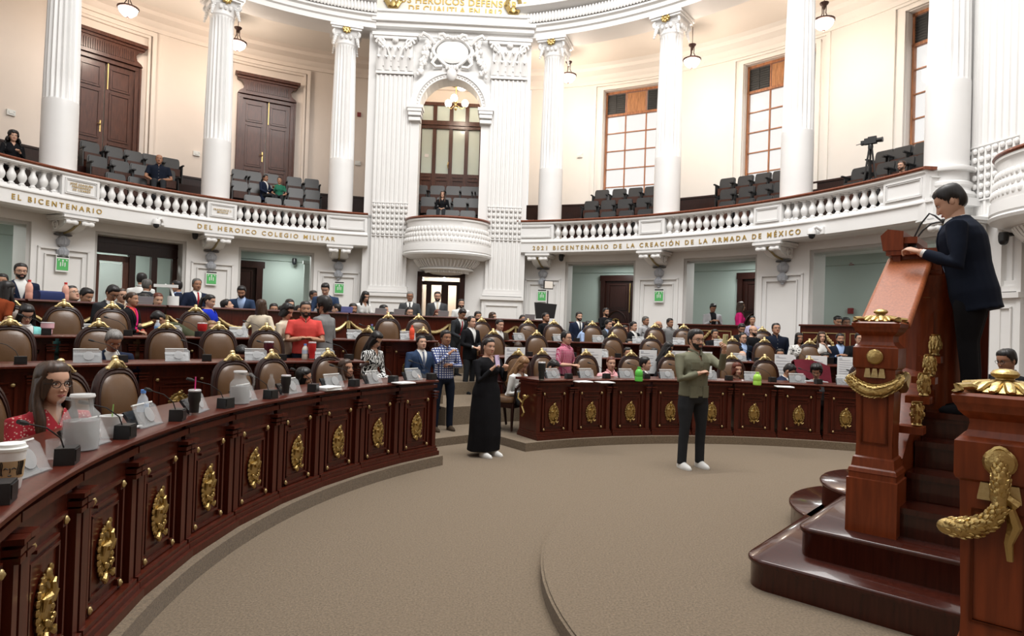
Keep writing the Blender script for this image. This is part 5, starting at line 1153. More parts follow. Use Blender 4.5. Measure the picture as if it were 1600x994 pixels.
# surveillance cameras
def dome_cam(p, rz, label, dark):
    t = thing('surveillance_camera', label, 'camera', p, rz); m1 = M_black if dark else M_white2
    b = MB()
    if dark: b.box((0, .08, .06), (.12, .2, .05)); b.lathe([(0, .1), (.07, .09), (.08, .03), (.075, -.05)][::-1], 16)
    else: b.box((.14, .12, .05), (.09, .1, .16)); b.tube([(.13, .1, .06), (.05, 0, .13), (-.02, 0, .10)], .04, 8); b.lathe([(0, .12), (.08, .1), (.1, .05), (.1, -.03)][::-1], 18, (-.06, 0, 0))
    b.build('housing', m1, t); b = MB(); b.ball((0 if dark else -.06, 0, -.05), (.075, .075, .085), 14, 9); b.build('dome_lens', M_scr, t)
for c, R, u, v, k, dark, lab in ((LC, LR, 248, 349, -.1, False, 'white dome camera on the left gallery fascia'), (LC, LR, 305, 367, .5, True, 'black dome camera under the left gallery'), (RC, RR, 877, 402, .5, True, 'black dome camera under the right gallery by the monitor'), (RC, RR, 1272, 364, -.1, False, 'white dome camera on the right gallery fascia')):
    x, y, z, a = on_ring(u, v, c, R+k); dome_cam((x, y, z), rot_at(a), lab, dark)
p = PB @ Vector((1.25, -.5, 3.6)); dome_cam(p, PB.to_euler().z, 'black dome camera on a white arm at the right wall', True)
x, y, z, a = on_ring(460, 408, LC, LR+3.05); dome_cam((x, y, z), rot_at(a), 'small camera on the corridor wall in the third left opening', True)
# television cameras on tripods in the galleries
def tv_camera(p, rz, label, h=1.25, s=.62):
    t = thing('television_camera', label, 'camera', p, rz)
    b = MB(); b.M = Matrix.Translation((0, 0, h)) @ Matrix.Scale(s, 4); b.box((0, 0, 0), (.2, .42, .22)); b.tube([(0, -.2, 0), (0, -.42, 0)], [.08, .1], 14); b.box((0, .26, -.03), (.14, .16, .16)); b.box((0, -.05, .15), (.06, .3, .05)); b.build('camera_body', M_black, t)
    b = MB(); b.M = Matrix.Translation((0, 0, h)) @ Matrix.Scale(s, 4); b.box((.16, .05, .13), (.14, .18, .1)); b.tube([(-.08, .2, -.05), (-.22, .45, -.13)], .014, 6); b.build('viewfinder', M_black, t)
    b = MB(); b.lathe([(.05, h-.2), (.06, h-.13), (.05, h-.08)], 12)
    for k in range(3): a = 2*PI*k/3+.3; b.tube([(.03*math.cos(a), .03*math.sin(a), h-.16), (.12*math.cos(a), .12*math.sin(a), h*.5), (.30*math.cos(a), .30*math.sin(a), .0)], .022, 6)
    b.build('tripod', M_black, t)
x, y, z, a = on_ring(523, 318, LC, LR+1.3); tv_camera((x, y, 4.35), rot_at(a)+1.4, 'television camera on the left gallery beside the slender column', 1.0, .75)
x, y, z, a = on_ring(1360, 240, RC, RR+1.2); tv_camera((x, y, 4.72), rot_at(a)+1.9, 'television camera on a tall tripod in the right gallery', 1.62, .6)
# ------------------------------------------------------------------ people
SKIN = {k: mat('skin_'+k, c, .5, spec=.35, sheen=0) for k, c in dict(light=(.56, .33, .23), medium=(.43, .23, .145), tan=(.33, .165, .10), dark=(.21, .10, .06)).items()}
M_eye = mat('eye_white', (.75, .73, .70), .3); M_iris = mat('dark_iris', (.02, .012, .008), .2)
LIPS = {k: mat('lips_'+k, c, .45) for k, c in dict(light=(.48, .16, .14), medium=(.36, .13, .10), tan=(.27, .10, .08), dark=(.17, .07, .06)).items()}
HAIR = {k: mat('hair_'+k, c, .42, var=(30, .45, (3, 3, .4)), spec=.4) for k, c in dict(black=(.010, .008, .008), brown=(.045, .022, .012), light=(.24, .13, .06), auburn=(.10, .022, .010), grey=(.20, .19, .18), salt=(.09, .085, .08)).items()}
SPEC_M = mat('glasses_frame', (.012, .01, .01), .3)
def cloth(name, c, rough=.85): return mat('cloth_'+name, c, rough, var=(9, .10), spec=.1)
C_ = dict(black=(.010, .010, .012), navy=(.014, .020, .042), char=(.028, .030, .034), dgrey=(.06, .063, .068), grey=(.20, .20, .20), lgrey=(.36, .36, .37), white=(.72, .72, .70), cream=(.62, .54, .42), beige=(.52, .43, .32), brown=(.055, .038, .026), olive=(.165, .165, .115), dolive=(.05, .055, .03), blue=(.012, .03, .40), lblue=(.36, .48, .72), coral=(.62, .075, .065), rust=(.22, .045, .015), pink=(.78, .03, .22), lpink=(.80, .40, .42), teal=(.22, .58, .56), green=(.03, .16, .10), lilac=(.42, .40, .55), denim=(.03, .05, .10), dnavy=(.010, .014, .026), bluegrey=(.03, .05, .10), red=(.35, .02, .03), tiegrey=(.12, .14, .2), dred=(.10, .012, .02))
CL = {k: cloth(k, v) for k, v in C_.items()}
CL['zebra'] = pattern('cloth_zebra', 'zebra', (.80, .80, .78), (.008, .008, .008), 9)
CL['stripe'] = pattern('cloth_blue_stripe', 'check', (.60, .62, .68), (.04, .06, .18), 8)
CL['plaid'] = pattern('cloth_pink_check', 'check', (.62, .36, .42), (.40, .06, .13), 11)
CL['reddot'] = pattern('cloth_red_dots', 'dots', (.36, .022, .035), (.62, .35, .30), 62)
CL['blackdot'] = pattern('cloth_white_print', 'dots', (.70, .69, .66), (.10, .10, .10), 26)
# head: rows of (z, half width, front, back), sculpted in front
HR = [(.1185, .012, .004, -.016), (.114, .034, .030, -.046), (.104, .052, .052, -.070), (.088, .065, .070, -.086), (.070, .072, .081, -.094), (.052, .0755, .0875, -.098), (.036, .077, .0905, -.0995), (.024, .0765, .0915, -.0995), (.012, .0758, .0865, -.099), (.002, .0752, .0862, -.098), (-.008, .0748, .0885, -.096), (-.018, .0742, .0895, -.093), (-.028, .0732, .0895, -.089), (-.038, .0718, .0885, -.083), (-.048, .07, .0875, -.076), (-.056, .0678, .0870, -.069), (-.064, .0652, .0868, -.061), (-.072, .0618, .0858, -.053), (-.082, .0565, .0848, -.044), (-.094, .048, .0835, -.032), (-.104, .039, .080, -.018), (-.112, .029, .073, -.004), (-.118, .016, .060, .012)]
NH = 40
def head_grid(fem=0, wide=1.0):
    G = []
    for z, w, f, bk in HR:
        row = []; w = w*wide*(1-.03*fem); mid, hd = (f+bk)/2, (f-bk)/2
        if z < -.05: w *= 1-.06*fem
        for i in range(NH):
            a = 2*PI*i/NH; x = w*math.copysign(abs(math.sin(a))**.86, math.sin(a)); y = mid+hd*math.copysign(abs(math.cos(a))**.92, math.cos(a))
            if math.cos(a) > 0:
                ax = abs(x)
                if -.042 < z < .022:
                    t = (.022-z)/.064; y += (.005+.024*t**1.2)*math.exp(-(ax/(.0085+.007*t))**2)*(1 if z > -.038 else .7)
                y -= .0085*math.exp(-((ax-.032)/.016)**2-((z-.004)/.014)**2)
                y += .0045*math.exp(-((ax-.04)/.02)**2-((z+.028)/.018)**2)
                y += .004*math.exp(-(ax/.022)**2-((z+.064)/.010)**2) - .003*math.exp(-(ax/.02)**2-((z+.048)/.004)**2) - .003*math.exp(-(ax/.02)**2-((z+.081)/.006)**2)
                y += .0035*math.exp(-(ax/.016)**2-((z+.100)/.012)**2)
                y += (.003-.002*fem)*math.exp(-((ax-.03)/.022)**2-((z-.026)/.008)**2)
            row.append((x, y, z))
        G.append(row)
    return G
def grid_shell(b, G, hfun, m):
    """a shell lifted off the head where hfun(angle, z) > 0 (hair, beard)"""
    V, idx = [], {}
    for j, row in enumerate(G):
        z = HR[j][1-1]
        for i, (x, y, zz) in enumerate(row):
            a = abs(((360*i/NH+180) % 360)-180); h = hfun(a, zz, i)
            if h is None: continue
            n = Vector((x, y+.005, zz*.9+.002)); n.normalize(); k = max(h, -.004)
            idx[(j, i)] = len(V); V.append((x+n.x*k, y+n.y*k, zz+n.z*k))
    F = []
    for j in range(len(G)-1):
        for i in range(NH):
            q = [(j, i), (j, (i+1) % NH), (j+1, (i+1) % NH), (j+1, i)]
            if all(t in idx for t in q): F.append(tuple(idx[t] for t in q))
    if all((0, i) in idx for i in range(NH)): F.append(tuple(idx[(0, i)] for i in range(NH)))
    b.add(V, F, m)
def sstep(e0, e1, x): t = min(1, max(0, (x-e0)/(e1-e0))); return t*t*(3-2*t)
def hairline(a, style, recede=0):
    if a < 48: z = .074+recede-.006*(a/48)
    elif a < 74: z = .068+recede*(1-(a-48)/26)-.05*(a-48)/26
    elif a < 92: z = (.02 if style in ('long', 'bob', 'bun', 'pony', 'updo') else -.02 if style != 'fade' else .012)+ (0 if a < 86 else .02*(a-86)/6)
    elif a < 112: z = .012-.03*max(0, (a-104)/8)
    else: z = -.05-.02*min(1, (a-112)/40)
    return z
def hand(b, p, d, up, side, curl, m, s=1.0, spread=0.0):
    """palm with four unequal fingers and a thumb leaving the side of the palm; d points along the hand, up is the back of the hand"""
    d = Vector(d).normalized(); up = (Vector(up)-d*Vector(up).dot(d)).normalized(); sd = d.cross(up)*side    # sd: thumb side
    p = Vector(p)
    def P(x, y, z): return p+(sd*x+d*y+up*z)*s
    b.loft([[tuple(P(w*math.cos(t), y, h*math.sin(t)+z0)) for t in (2*PI*i/12 for i in range(12))] for w, h, y, z0 in ((.020, .017, -.02, 0), (.026, .016, .015, 0), (.038, .015, .05, 0), (.041, .013, .08, -.001), (.037, .009, .094, -.003))], m)
    for k, (x0, L, r) in enumerate(((.030, .068, .0085), (.010, .078, .0088), (-.011, .072, .0085), (-.030, .056, .0075))):
        q = Vector((x0, .086, -.002)); pts = [q-Vector((0, .02, 0))]; ang = 0; rr = [r]
        pts.append(q.copy())
        rr.append(r)
        for seg, f in ((.45, .9), (.32, 1.1), (.23, .7)):
            ang += curl*f*(1+.06*k); q = q+Vector((spread*(1.5-k)*.3*L*seg, math.cos(ang)*L*seg, -math.sin(ang)*L*seg)); pts.append(q.copy()); rr.append(r*(.95 if seg > .4 else .85 if seg > .3 else .62))
        b.tube([P(*t) for t in pts], [x*s for x in rr], 7, m)
    t0 = [(.022, .012, -.002), (.040, .035, -.010), (.048, .058, -.020-.012*curl), (.044-.012*curl, .078, -.028-.016*curl)]
    b.tube([P(*t) for t in t0], [x*s for x in (.014, .0125, .0105, .0075)], 7, m)
ARMS = dict(down=((.05, -.01, -.28), (.055, .07, -.53)), desk=((.07, .13, -.24), (-.03, .35, -.26)), deskw=((.13, .10, -.24), (.04, .33, -.28)), phone=((.04, .05, -.275), (-.10, .26, -.15)), crossed=((.06, .09, -.26), (-.24, .20, -.21)), clasp=((.08, .02, -.275), (-.13, .22, -.33)), chin=((.02, .20, -.20), (-.13, .235, .0)), raise_=((.02, .25, -.13), (-.03, .40, .10)), raisel=((.04, .12, -.25), (-.12, .32, -.09)), hip=((.14, -.06, -.25), (.02, .04, -.43)), pocket=((.10, -.07, -.27), (.03, .03, -.50)), podium=((.10, .16, -.23), (.02, .40, -.20)), back=((.10, -.12, -.25), (.0, -.12, -.48)), lap=((.07, .06, -.26), (-.05, .28, -.36)), write=((.08, .16, -.22), (-.08, .36, -.22)))
PN = [0]
def build_cloth(b, mats, parent, name, vox, cuts=(), smooth=3, color_split=None):
    """one continuous garment: joins the lofts of a mesh into a single skin and relaxes it"""
    o = b.build(name, mats, None, smooth=0)
    m = o.modifiers.new('r', 'REMESH'); m.mode = 'VOXEL'; m.voxel_size = vox; m.use_smooth_shade = True
    m = o.modifiers.new('s', 'SMOOTH'); m.factor = .5; m.iterations = smooth
    me = bpy.data.meshes.new_from_object(o.evaluated_get(bpy.context.evaluated_depsgraph_get()))
    bpy.data.objects.remove(o)
    if cuts:
        bm = bmesh.new(); bm.from_mesh(me)
        for co, no in cuts: bmesh.ops.bisect_plane(bm, geom=bm.verts[:]+bm.edges[:]+bm.faces[:], plane_co=co, plane_no=no, dist=1e-5)
        dead = [f for f in bm.faces if color_split(f.calc_center_median())]
        bmesh.ops.delete(bm, geom=dead, context='FACES'); bm.to_mesh(me); bm.free()
    me.materials.clear(); me.materials.append(mats)
    me.shade_smooth(); me.name = name
    o = bpy.data.objects.new(name, me); COL.objects.link(o); o.parent = parent
    return o
def person(label, x, y, zf, face, ztop=None, pose='stand', fem=0, skin='medium', hair='black', style='short', top='suit', c1='navy', c2='white', tie=None, pants='char', shoes='black', arms=('down', 'down'), lean=0, yaw=0, nod=0, tilt=0, glasses=False, beard=0, curl=.55, build=1.0, vox=.02, H=None, group=None, sleeve='long', mask=None, headat=False, skirt=None, legsopen=1.0, hairlen=.30, recede=0, twist=0, armset=None):
    """a figure: body (one skin), hair and garments; local +y is forward"""
    lean = rad(lean); hz = .93 if pose == 'stand' else .50
    h0 = hz+.79*math.cos(lean*.75) if pose == 'stand' else hz+.79*math.cos(lean*.75)
    sc = 1.0
    if ztop is not None:
        sc = min(1.10, max(.90, (ztop-zf)/h0)); zf = ztop-h0*sc
    if headat:                            # (x, y) is where the head is; the feet or seat stay behind a leaning head
        ho = (math.sin(lean)*.485+math.sin(lean*.6)*.12+.02)*sc; x -= ho*math.cos(rad(face)); y -= ho*math.sin(rad(face))
    t = thing('person', label, 'person', (x, y, zf), rad(face)-PI/2, group); t.scale = (sc*(.985 if fem else 1),)*2+(sc,)
    cl, sl = math.cos(lean), math.sin(lean)
    hy = 0
    def T(px, q, py=0): return Vector((px, hy+sl*q+cl*py, hz+cl*q-sl*py))          # torso frame: q up the spine from the hips, py forward
    bw = build
    if fem: TS = [(-.16, .158, .118), (-.06, .172, .122), (.02, .162, .112), (.12, .128, .095), (.20, .128, .098), (.29, .148, .118), (.36, .158, .108), (.41, .150, .092), (.455, .095, .075), (.49, .056, .056)]
    else: TS = [(-.16, .155, .112), (-.06, .160, .118), (.04, .152, .112), (.14, .150, .110), (.24, .164, .118), (.33, .178, .120), (.39, .178, .108), (.44, .130, .088), (.47, .085, .072), (.50, .060, .060)]
    sh = .172 if fem else .192; sq = .405
    twm = Matrix.Rotation(rad(twist), 3, 'Z')
    # arms
    A = []
    for k, s in enumerate((1, -1)):       # right-hand side of the body is +x for a figure looking along +y
        e, w = (armset or {}).get(k) or ARMS[arms[k]]
        S = T(s*sh*bw, sq); B = lambda v: T(s*(sh*bw+v[0]), sq+v[2], v[1])
        E = B(e); Wp = B(w)
        dU = (E-S); E = S+dU*(.285/dU.length); dF = Wp-E; Wp = E+dF*(.25/dF.length); A.append((S, E, Wp, (Wp-E).normalized(), s))
    # ---- body
    nb = T(0, .485); na = lean*.6
    hc = nb+Vector((0, math.sin(na)*.12+.025, math.cos(na)*.132)); HM = Matrix.Translation(hc) @ Matrix.Rotation(rad(yaw), 4, 'Z') @ Matrix.Rotation(rad(tilt), 4, 'Y') @ Matrix.Rotation(-rad(nod)-lean*.35, 4, 'X') @ Matrix.Scale(1.0 if not fem else .975, 4)
    b = MB(); ring = lambda q, w, d, k=1.0, py=0: [tuple(T(w*k*math.cos(a), q, d*k*math.sin(a)+py)) for a in (2*PI*i/20 for i in range(20))]
    b.loft([ring(q, w*bw, d*bw, .88) for q, w, d in TS if q > -.01], 0)
    b.tube([T(0, .44, -.01), T(0, .49, .0), hc+Vector((0, -.03, -.05)), hc+Vector((0, -.025, .0))], [.075, .055 if not fem else .047, .054 if not fem else .047, .05], 14, 0)
    for S, E, Wp, d, s in A:
        b.tube([S, S.lerp(E, .5), E, E.lerp(Wp, .35), Wp, Wp+d*.02], [q*(1 if sleeve != 'long' or i > 3 else .66) for i, q in enumerate([.052, .046, .040, .040, .027, .024] if not fem else [.044, .038, .033, .033, .023, .021])], 10, 0)
        up = Vector((s*.25, .1, 1)) if abs(d.z) < .75 else Vector((s, .1, 0))
        hand(b, Wp+d*.012, d, up, -s if abs(d.z) < .75 else -s, curl, 0, .93 if fem else 1.02)
    if pose == 'stand':
        for s in (-1, 1): b.tube([(s*.09, 0, .90), (s*.10*legsopen, 0, .5), (s*.11*legsopen, -.01, .08)], [.035, .035, .03], 8, 0)
    G = head_grid(fem, 1.0+.05*(bw-1)*2); b.M = HM
    P = [p for r in G for p in r]; F = [tuple(range(NH))]+[(j*NH+i, j*NH+(i+1) % NH, (j+1)*NH+(i+1) % NH, (j+1)*NH+i) for j in range(len(G)-1) for i in range(NH)]+[tuple((len(G)-1)*NH+i for i in range(NH))[::-1]]
    b.add(P, F, 0)
    for s in (-1, 1):
        b.ball((s*.032, .0765, .004), (.0135, .009, .0065), 10, 6, 1); b.ball((s*.032, .0835, .004), (.0058, .0028, .0058), 8, 5, 2)
        b.tube([(s*.017, .088, .0165), (s*.032, .0895, .0215), (s*.047, .082, .0175)], [.0016, .0024, .0012], 5, 4, flat=1.0)
        b.tube([(s*.019, .085, .0095), (s*.032, .0872, .0125), (s*.046, .0795, .008)], .0018, 4, 4 if fem else 0)
        b.ball((s*.0775, -.008, -.004), (.007, .019, .031), 8, 6, 0)
        b.ball((s*.011, .103, -.036), (.0075, .009, .0065), 7, 5, 0)
    b.tube([(-.024, .0845, -.0635), (-.012, .0925, -.0610), (0, .0945, -.0620), (.012, .0925, -.0610), (.024, .0845, -.0635)], [.0015, .0036, .0038, .0036, .0015], 6, 3)
    b.tube([(-.020, .0855, -.0665), (0, .0942, -.0690), (.020, .0855, -.0665)], [.0015, .0048, .0015], 6, 3)
    b.M = Matrix(); hm = HAIR[hair if hair in HAIR else 'black']
    b.build('body', [SKIN[skin], M_eye, M_iris, LIPS[skin] if not fem else (mat('lipstick', (.45, .05, .06), .4) if fem == 2 else LIPS[skin]), hm], t, smooth=55)
    # ---- hair
    if style != 'none':
        b = MB(); b.M = HM; rg = random.Random(PN[0]); PN[0] += 1
        jit = [rg.uniform(-1, 1) for _ in range(NH)]
        thick = dict(short=.0115, fade=.009, long=.016, bun=.008, pony=.009, curly=.04, bob=.022, bald=.003, afro=.05, updo=.012)[style]
        def hf(a, z, i):
            zl = hairline(a, style, recede); 
            if style == 'bald': zl = .03 if a < 60 else hairline(a, style)
            d = z-zl
            if d < -.012: return None
            top_f = 1+.5*sstep(.03, .1, z)*(1 if style in ('short', 'fade') else .3)
            return thick*top_f*sstep(-.006, .022, d)*(1+.16*jit[i])-.003*(d < 0)
        def hf_bald(a, z, i):
            if a < 62 or z > .045+.002*jit[i]: return None
            d = z-hairline(a, style); return None if d < -.01 else .004*sstep(-.005, .02, d)*sstep(.05, .03, z)
        grid_shell(b, G, hf_bald if style == 'bald' else hf, 0)
        if style in ('long', 'bob'):
            L = hairlen if style == 'long' else .10
            # a curtain of hair: closed strip round the back and sides of the head
            rows = []; N = 26
            zs = [.095, .07, .03, -.02, -.07, -.12]+[-.12-(L-.12+.0)*k/5 for k in range(1, 6)] if L > .13 else [.095, .07, .03, -.02, -.06, -L]
            for z in zs:
                f = sstep(.05, -.1, z); span = rad(150-22*f) if z > -.13 else rad(118)
                wx = .086+.010*f if z > -.13 else .098-.01*(z+.13); dy = .108 if z > -.1 else .085; y0 = -.012 if z > -.1 else -.03
                if z > .06: wx, dy, span = .08, .10, rad(105)
                if z > .085: wx, dy, span = .062, .078, rad(100)
                out = []; inn = []
                for i in range(N+1):
                    q = -span+2*span*i/N; w = 1+.035*math.sin(i*2.2+z*28)+.02*math.sin(i*5+z*9); th = .018+.012*f
                    k2 = sstep(0, .25, 1-abs(q)/span); th *= .35+.65*k2
                    out.append((wx*w*math.sin(q), y0-dy*w*math.cos(q), z)); inn.append(((wx-th)*math.sin(q), y0-(dy-th)*math.cos(q), z))
                rows.append(out+inn[::-1])
            b.loft(rows, 0)
            for s in (-1, 1):             # locks falling in front of the shoulders
                if style == 'long' and L > .2:
                    b.tube([(s*.066, .035, .06), (s*.084, .01, .0), (s*.090, .005, -.07), (s*.092, .02, -.13), (s*.092, .05, -.2), (s*.09, .062, -.13-L*.55), (s*.085, .06, -L)], [.014, .022, .026, .03, .032, .026, .006], 8)
        if style == 'bun': b.ball((0, -.125, .03), (.045, .04, .045), 12, 9)
        if style == 'updo': b.ball((0, -.11, .05), (.055, .05, .05), 12, 9)
        if style == 'pony': b.ball((0, -.112, .03), (.026, .026, .03), 8, 6); b.tube([(0, -.11, .03), (0, -.15, .01), (.01, -.155, -.08), (.02, -.14, -.18), (.03, -.12, -.27)], [.02, .034, .036, .028, .006], 9)
        if style in ('curly', 'afro'):
            n = 90 if style == 'curly' else 120
            for k in range(n):
                q = rg.uniform(0, 2*PI); a = abs(((math.degrees(q)+180) % 360)-180); z = rg.uniform(-.09 if a > 85 else .075 if a < 50 else .02, .12); rr = math.sqrt(max(0, 1-((z-.01)/.135)**2))
                r = rg.uniform(.016, .028); b.ball((.088*rr*math.sin(q), -.006+.105*rr*math.cos(q)-.006, z+.01), (r, r, r), 6, 5)
            if hairlen > .31:
                for k in range(150):
                    q = rg.uniform(rad(62), rad(298)); z = rg.uniform(-hairlen, -.03); r = rg.uniform(.02, .034); w = .095+.06*min(1, -z/.2); b.ball((w*math.sin(q)*1.05, -.02+.10*math.cos(q), z), (r, r, r*1.3), 6, 5)
        if style == 'cap': pass
        b.build('hair', hm, t, smooth=70)
        if beard:
            b = MB(); b.M = HM
            def bf(a, z, i):
                if a > 84 or z > (-.005 if a > 66 else -.03 if a > 40 else -.046): return None
                if a < 16 and -.073 < z < -.058: return None
                return .0055*beard*sstep(84, 66, a)*(1+.3*jit[i])*(.4 if z > -.055 else 1)+.0005
            grid_shell(b, G, bf, 0)
            b.tube([(-.028, .082, -.064), (-.014, .0935, -.0535), (0, .0965, -.0515), (.014, .0935, -.0535), (.028, .082, -.064)], [.003, .0052, .0048, .0052, .003], 6)
            b.build('beard', hm, t, smooth=70)
    if glasses:
        b = MB(); b.M = HM
        for s in (-1, 1):
            b.tube([(s*.033+.0235*math.cos(q), .098-.14*abs(.0235*math.cos(q)*s+.0)-.02*(.5+.5*math.cos(q)*s)*.3, .002+.0185*math.sin(q)) for q in (2*PI*i/18 for i in range(18))], .0022, 5, closed=True)
            b.tube([(s*.056, .094, .008), (s*.076, .06, .008), (s*.080, .0, .006)], .0022, 5)
        b.tube([(-.010, .100, .005), (0, .103, .007), (.010, .100, .005)], .002, 5); b.build('glasses', SPEC_M, t)
    if mask: pass
    # ---- garments
    cm = CL[c1]; jacket = top in ('suit', 'openjacket', 'cardigan')
    k0 = 1.10 if jacket else 1.055
    low = -.20 if jacket else -.10
    def torso(b, k, add=.0, q0=low, q1=.50):
        R = []
        prevq = None
        for q, w, d in TS:
            if q < q0-.01: continue
            R.append(ring(q, w*bw*k+add, d*bw*k+add))
        if q0 < -.16: R = [ring(q0, TS[0][1]*bw*k*1.02+add, TS[0][2]*bw*k*1.04+add)]+R
        b.loft(R)
        if fem and top not in ('suit',):
            for s in (-1, 1): b.ball(T(s*.066, .275, .085*bw), (.062, .055, .062), 12, 8)
    b = MB(); torso(b, k0, .006)
    cuff = 1.0 if sleeve == 'long' else .5
    for S, E, Wp, d, s in A:
        r = (.066, .060, .052, .046, .037) if jacket else (.060, .054, .046, .042, .034)
        if fem: r = tuple(x*.86 for x in r)
        St = S+(T(0, sq)-S)*.35
        if sleeve == 'long': b.tube([St, S, S.lerp(E, .5), E, E.lerp(Wp, .5), Wp-d*.02], [r[0]*.95, r[0]*1.08, r[1], r[2], r[3], r[4]*1.05], 12)
        elif sleeve == 'short': b.tube([St, S, S.lerp(E, .35), S.lerp(E, .72)], [r[0]*.95, r[0]*1.06, r[1]*1.05, r[1]*1.08], 12)
        elif sleeve == 'roll': b.tube([St, S, S.lerp(E, .5), E, E.lerp(Wp, .3)], [r[0]*.95, r[0]*1.06, r[1], r[2], r[2]*.98], 12)
    if skirt == 'long':
        b.loft([[tuple((w*math.cos(a)*(1+.03*math.sin(7*a)*f), d*math.sin(a)*(1+.05*math.sin(6*a+1)*f)+yo, z)) for a in (2*PI*i/36 for i in range(36))] for z, w, d, yo, f in ((.075, .27, .20, -.02, 1), (.3, .255, .205, .0, 1), (.6, .245, .20, .0, .6), (.85, .23, .175, .0, .3), (1.0, .19, .14, 0, 0))])
    if skirt == 'zebra_lap':
        pass
    if jacket:
        vq = .16 if top == 'suit' else -.21; vw = .085 if top == 'suit' else .09
        q1 = .47
        def inV(c):
            v = c-Vector((0, hy, hz)); q = v.z*cl+v.y*sl; py = -v.z*sl+v.y*cl
            if py < .02 or q < vq: return False
            return abs(v.x) < vw*(q-vq)/(q1-vq)*(1.0 if top == 'suit' else .55)+(.0 if top == 'suit' else .035)
        cuts = []
        for s in (-1, 1):
            p0 = T(s*(0 if top == 'suit' else .035), vq); p1 = T(s*(vw if top == 'suit' else .035+vw*.55), q1); f = T(0, vq, 1)-T(0, vq)
            cuts.append((p0, (p1-p0).cross(f).normalized()))
        if top == 'suit': cuts.append((T(0, vq), (T(0, 1)-T(0, 0)).normalized()))
        build_cloth(b, cm, t, 'jacket', vox, cuts, 3, inV)
        b = MB(); R = [ring(q, w*bw*1.0+.003, d*bw*1.0+.004) for q, w, d in TS]; b.loft(R)
        b.tube([T(.062*math.cos(a)*(1 if not fem else .9), .485+.012*math.sin(a)*-1, .062*math.sin(a)) for a in (2*PI*i/20 for i in range(20))], .012, 6, closed=True)
        for S, E, Wp, d, s in A:
            b.tube([Wp-d*.035, Wp-d*.002], [.033, .031], 10)
        b.build('shirt', CL[c2], t, smooth=60)
        b = MB()                          # lapels lie along the edges of the opening
        def fy(x, q, k):
            for (qa, wa, da), (qb, wb, db) in zip(TS, TS[1:]):
                if qa <= q <= qb: f = (q-qa)/(qb-qa); w = (wa+(wb-wa)*f)*bw*k+.006; dd = (da+(db-da)*f)*bw*k+.006; return dd*math.sqrt(max(.02, 1-(x/w)**2))
            return TS[0][2]*bw*k
        for s in (-1, 1):
            L0, L1 = [], []
            for i in range(7):
                f = i/6; q = max(vq, -.15)+(q1-.015-max(vq, -.15))*f; xe = (vw*(q-vq)/(q1-vq)) if top == 'suit' else .035+vw*.55*(q-vq)/(q1-vq)
                wdt = .012+.042*math.sin(PI*min(1, f*1.05)*.75+.2)
                L0.append(tuple(T(s*xe, q, fy(xe, q, k0)+.004))); L1.append(tuple(T(s*(xe+wdt), q, fy(xe+wdt, q, k0)+.007)))
            b.loft([[L0[i], L1[i], tuple(Vector(L1[i])-Vector((0, .008, 0))), tuple(Vector(L0[i])-Vector((0, .008, 0)))] for i in range(7)])
        b.build('lapels', cm, t, smooth=40)
        if tie:
            b = MB(); R = []
            for q, w in ((.465, .014), (.45, .018), (.435, .013), (.36, .019), (.26, .026), (.17, .03), (.12, .032)):
                y = fy(0, q, 1.0)+.004; R.append([tuple(T(-w, q, y)), tuple(T(w, q, y)), tuple(T(w*.8, q, y+.008)), tuple(T(-w*.8, q, y+.008))])
            b.loft(R); b.build('tie', CL[tie], t, smooth=30)
    else:
        nm = dict(shirt='shirt', tshirt='tshirt', blouse='blouse', polo='polo_shirt', dress='dress', field='field_jacket')[top]
        cuts, inV = (), None
        vdepth = dict(shirt=.41, tshirt=.445, blouse=.385, polo=.40, dress=.395, field=.36)[top]; vw2 = dict(shirt=.035, tshirt=.06, blouse=.055, polo=.035, dress=.065, field=.04)[top]
        def inV(c):
            v = c-Vector((0, hy, hz)); q = v.z*cl+v.y*sl; py = -v.z*sl+v.y*cl
            if q > .474: return True
            return py > .02 and q > vdepth and abs(v.x) < vw2*(q-vdepth)/(.49-vdepth)
        f = T(0, vdepth, 1)-T(0, vdepth)
        cuts = [(T(0, vdepth), ((T(s*vw2, .49)-T(0, vdepth)).cross(f)).normalized()) for s in (-1, 1)]+[(T(0, .474), (T(0, 1)-T(0, 0)).normalized())]
        build_cloth(b, cm, t, nm, vox, cuts, 3, inV)
        if top in ('shirt', 'polo', 'field'):
            b = MB()
            for s in (-1, 1):
                pts = [T(s*x, q, py) for x, q, py in ((.0, .50, -.066), (.045, .50, -.05), (.066, .492, .0), (.055, .478, .05), (.03, .455, .085), (.012, .43, .105))]
                b.tube(pts, [.012, .013, .014, .016, .018, .008], 6, flat=1.5)
            b.build('collar', cm, t, smooth=50)
        if top in ('shirt', 'field'):
            b = MB()
            for q in (.38, .30, .22, .14, .06): b.ball(T(0, q, (.132 if q > .2 else .122)*bw), (.005, .004, .005), 6, 4)
            b.build('button_row', CL['white'] if top == 'shirt' else SPEC_M, t)
        if top == 'field':
            for s in (-1, 1):
                for q, h, dp in ((.0, .07, .112), (.31, .045, .118)):
                    b = MB(); b.loft([[tuple(T(s*(.085-.05), q+e*h, dp*bw)), tuple(T(s*(.085+.045), q+e*h, (dp-.022)*bw)), tuple(T(s*(.085+.045), q+e*h, (dp-.002)*bw)), tuple(T(s*(.085-.05), q+e*h, (dp+.016)*bw))] for e in (-1, 1)]); b.build('patch_pocket', cm, t)
    # ---- legs
    pm_ = CL[pants]
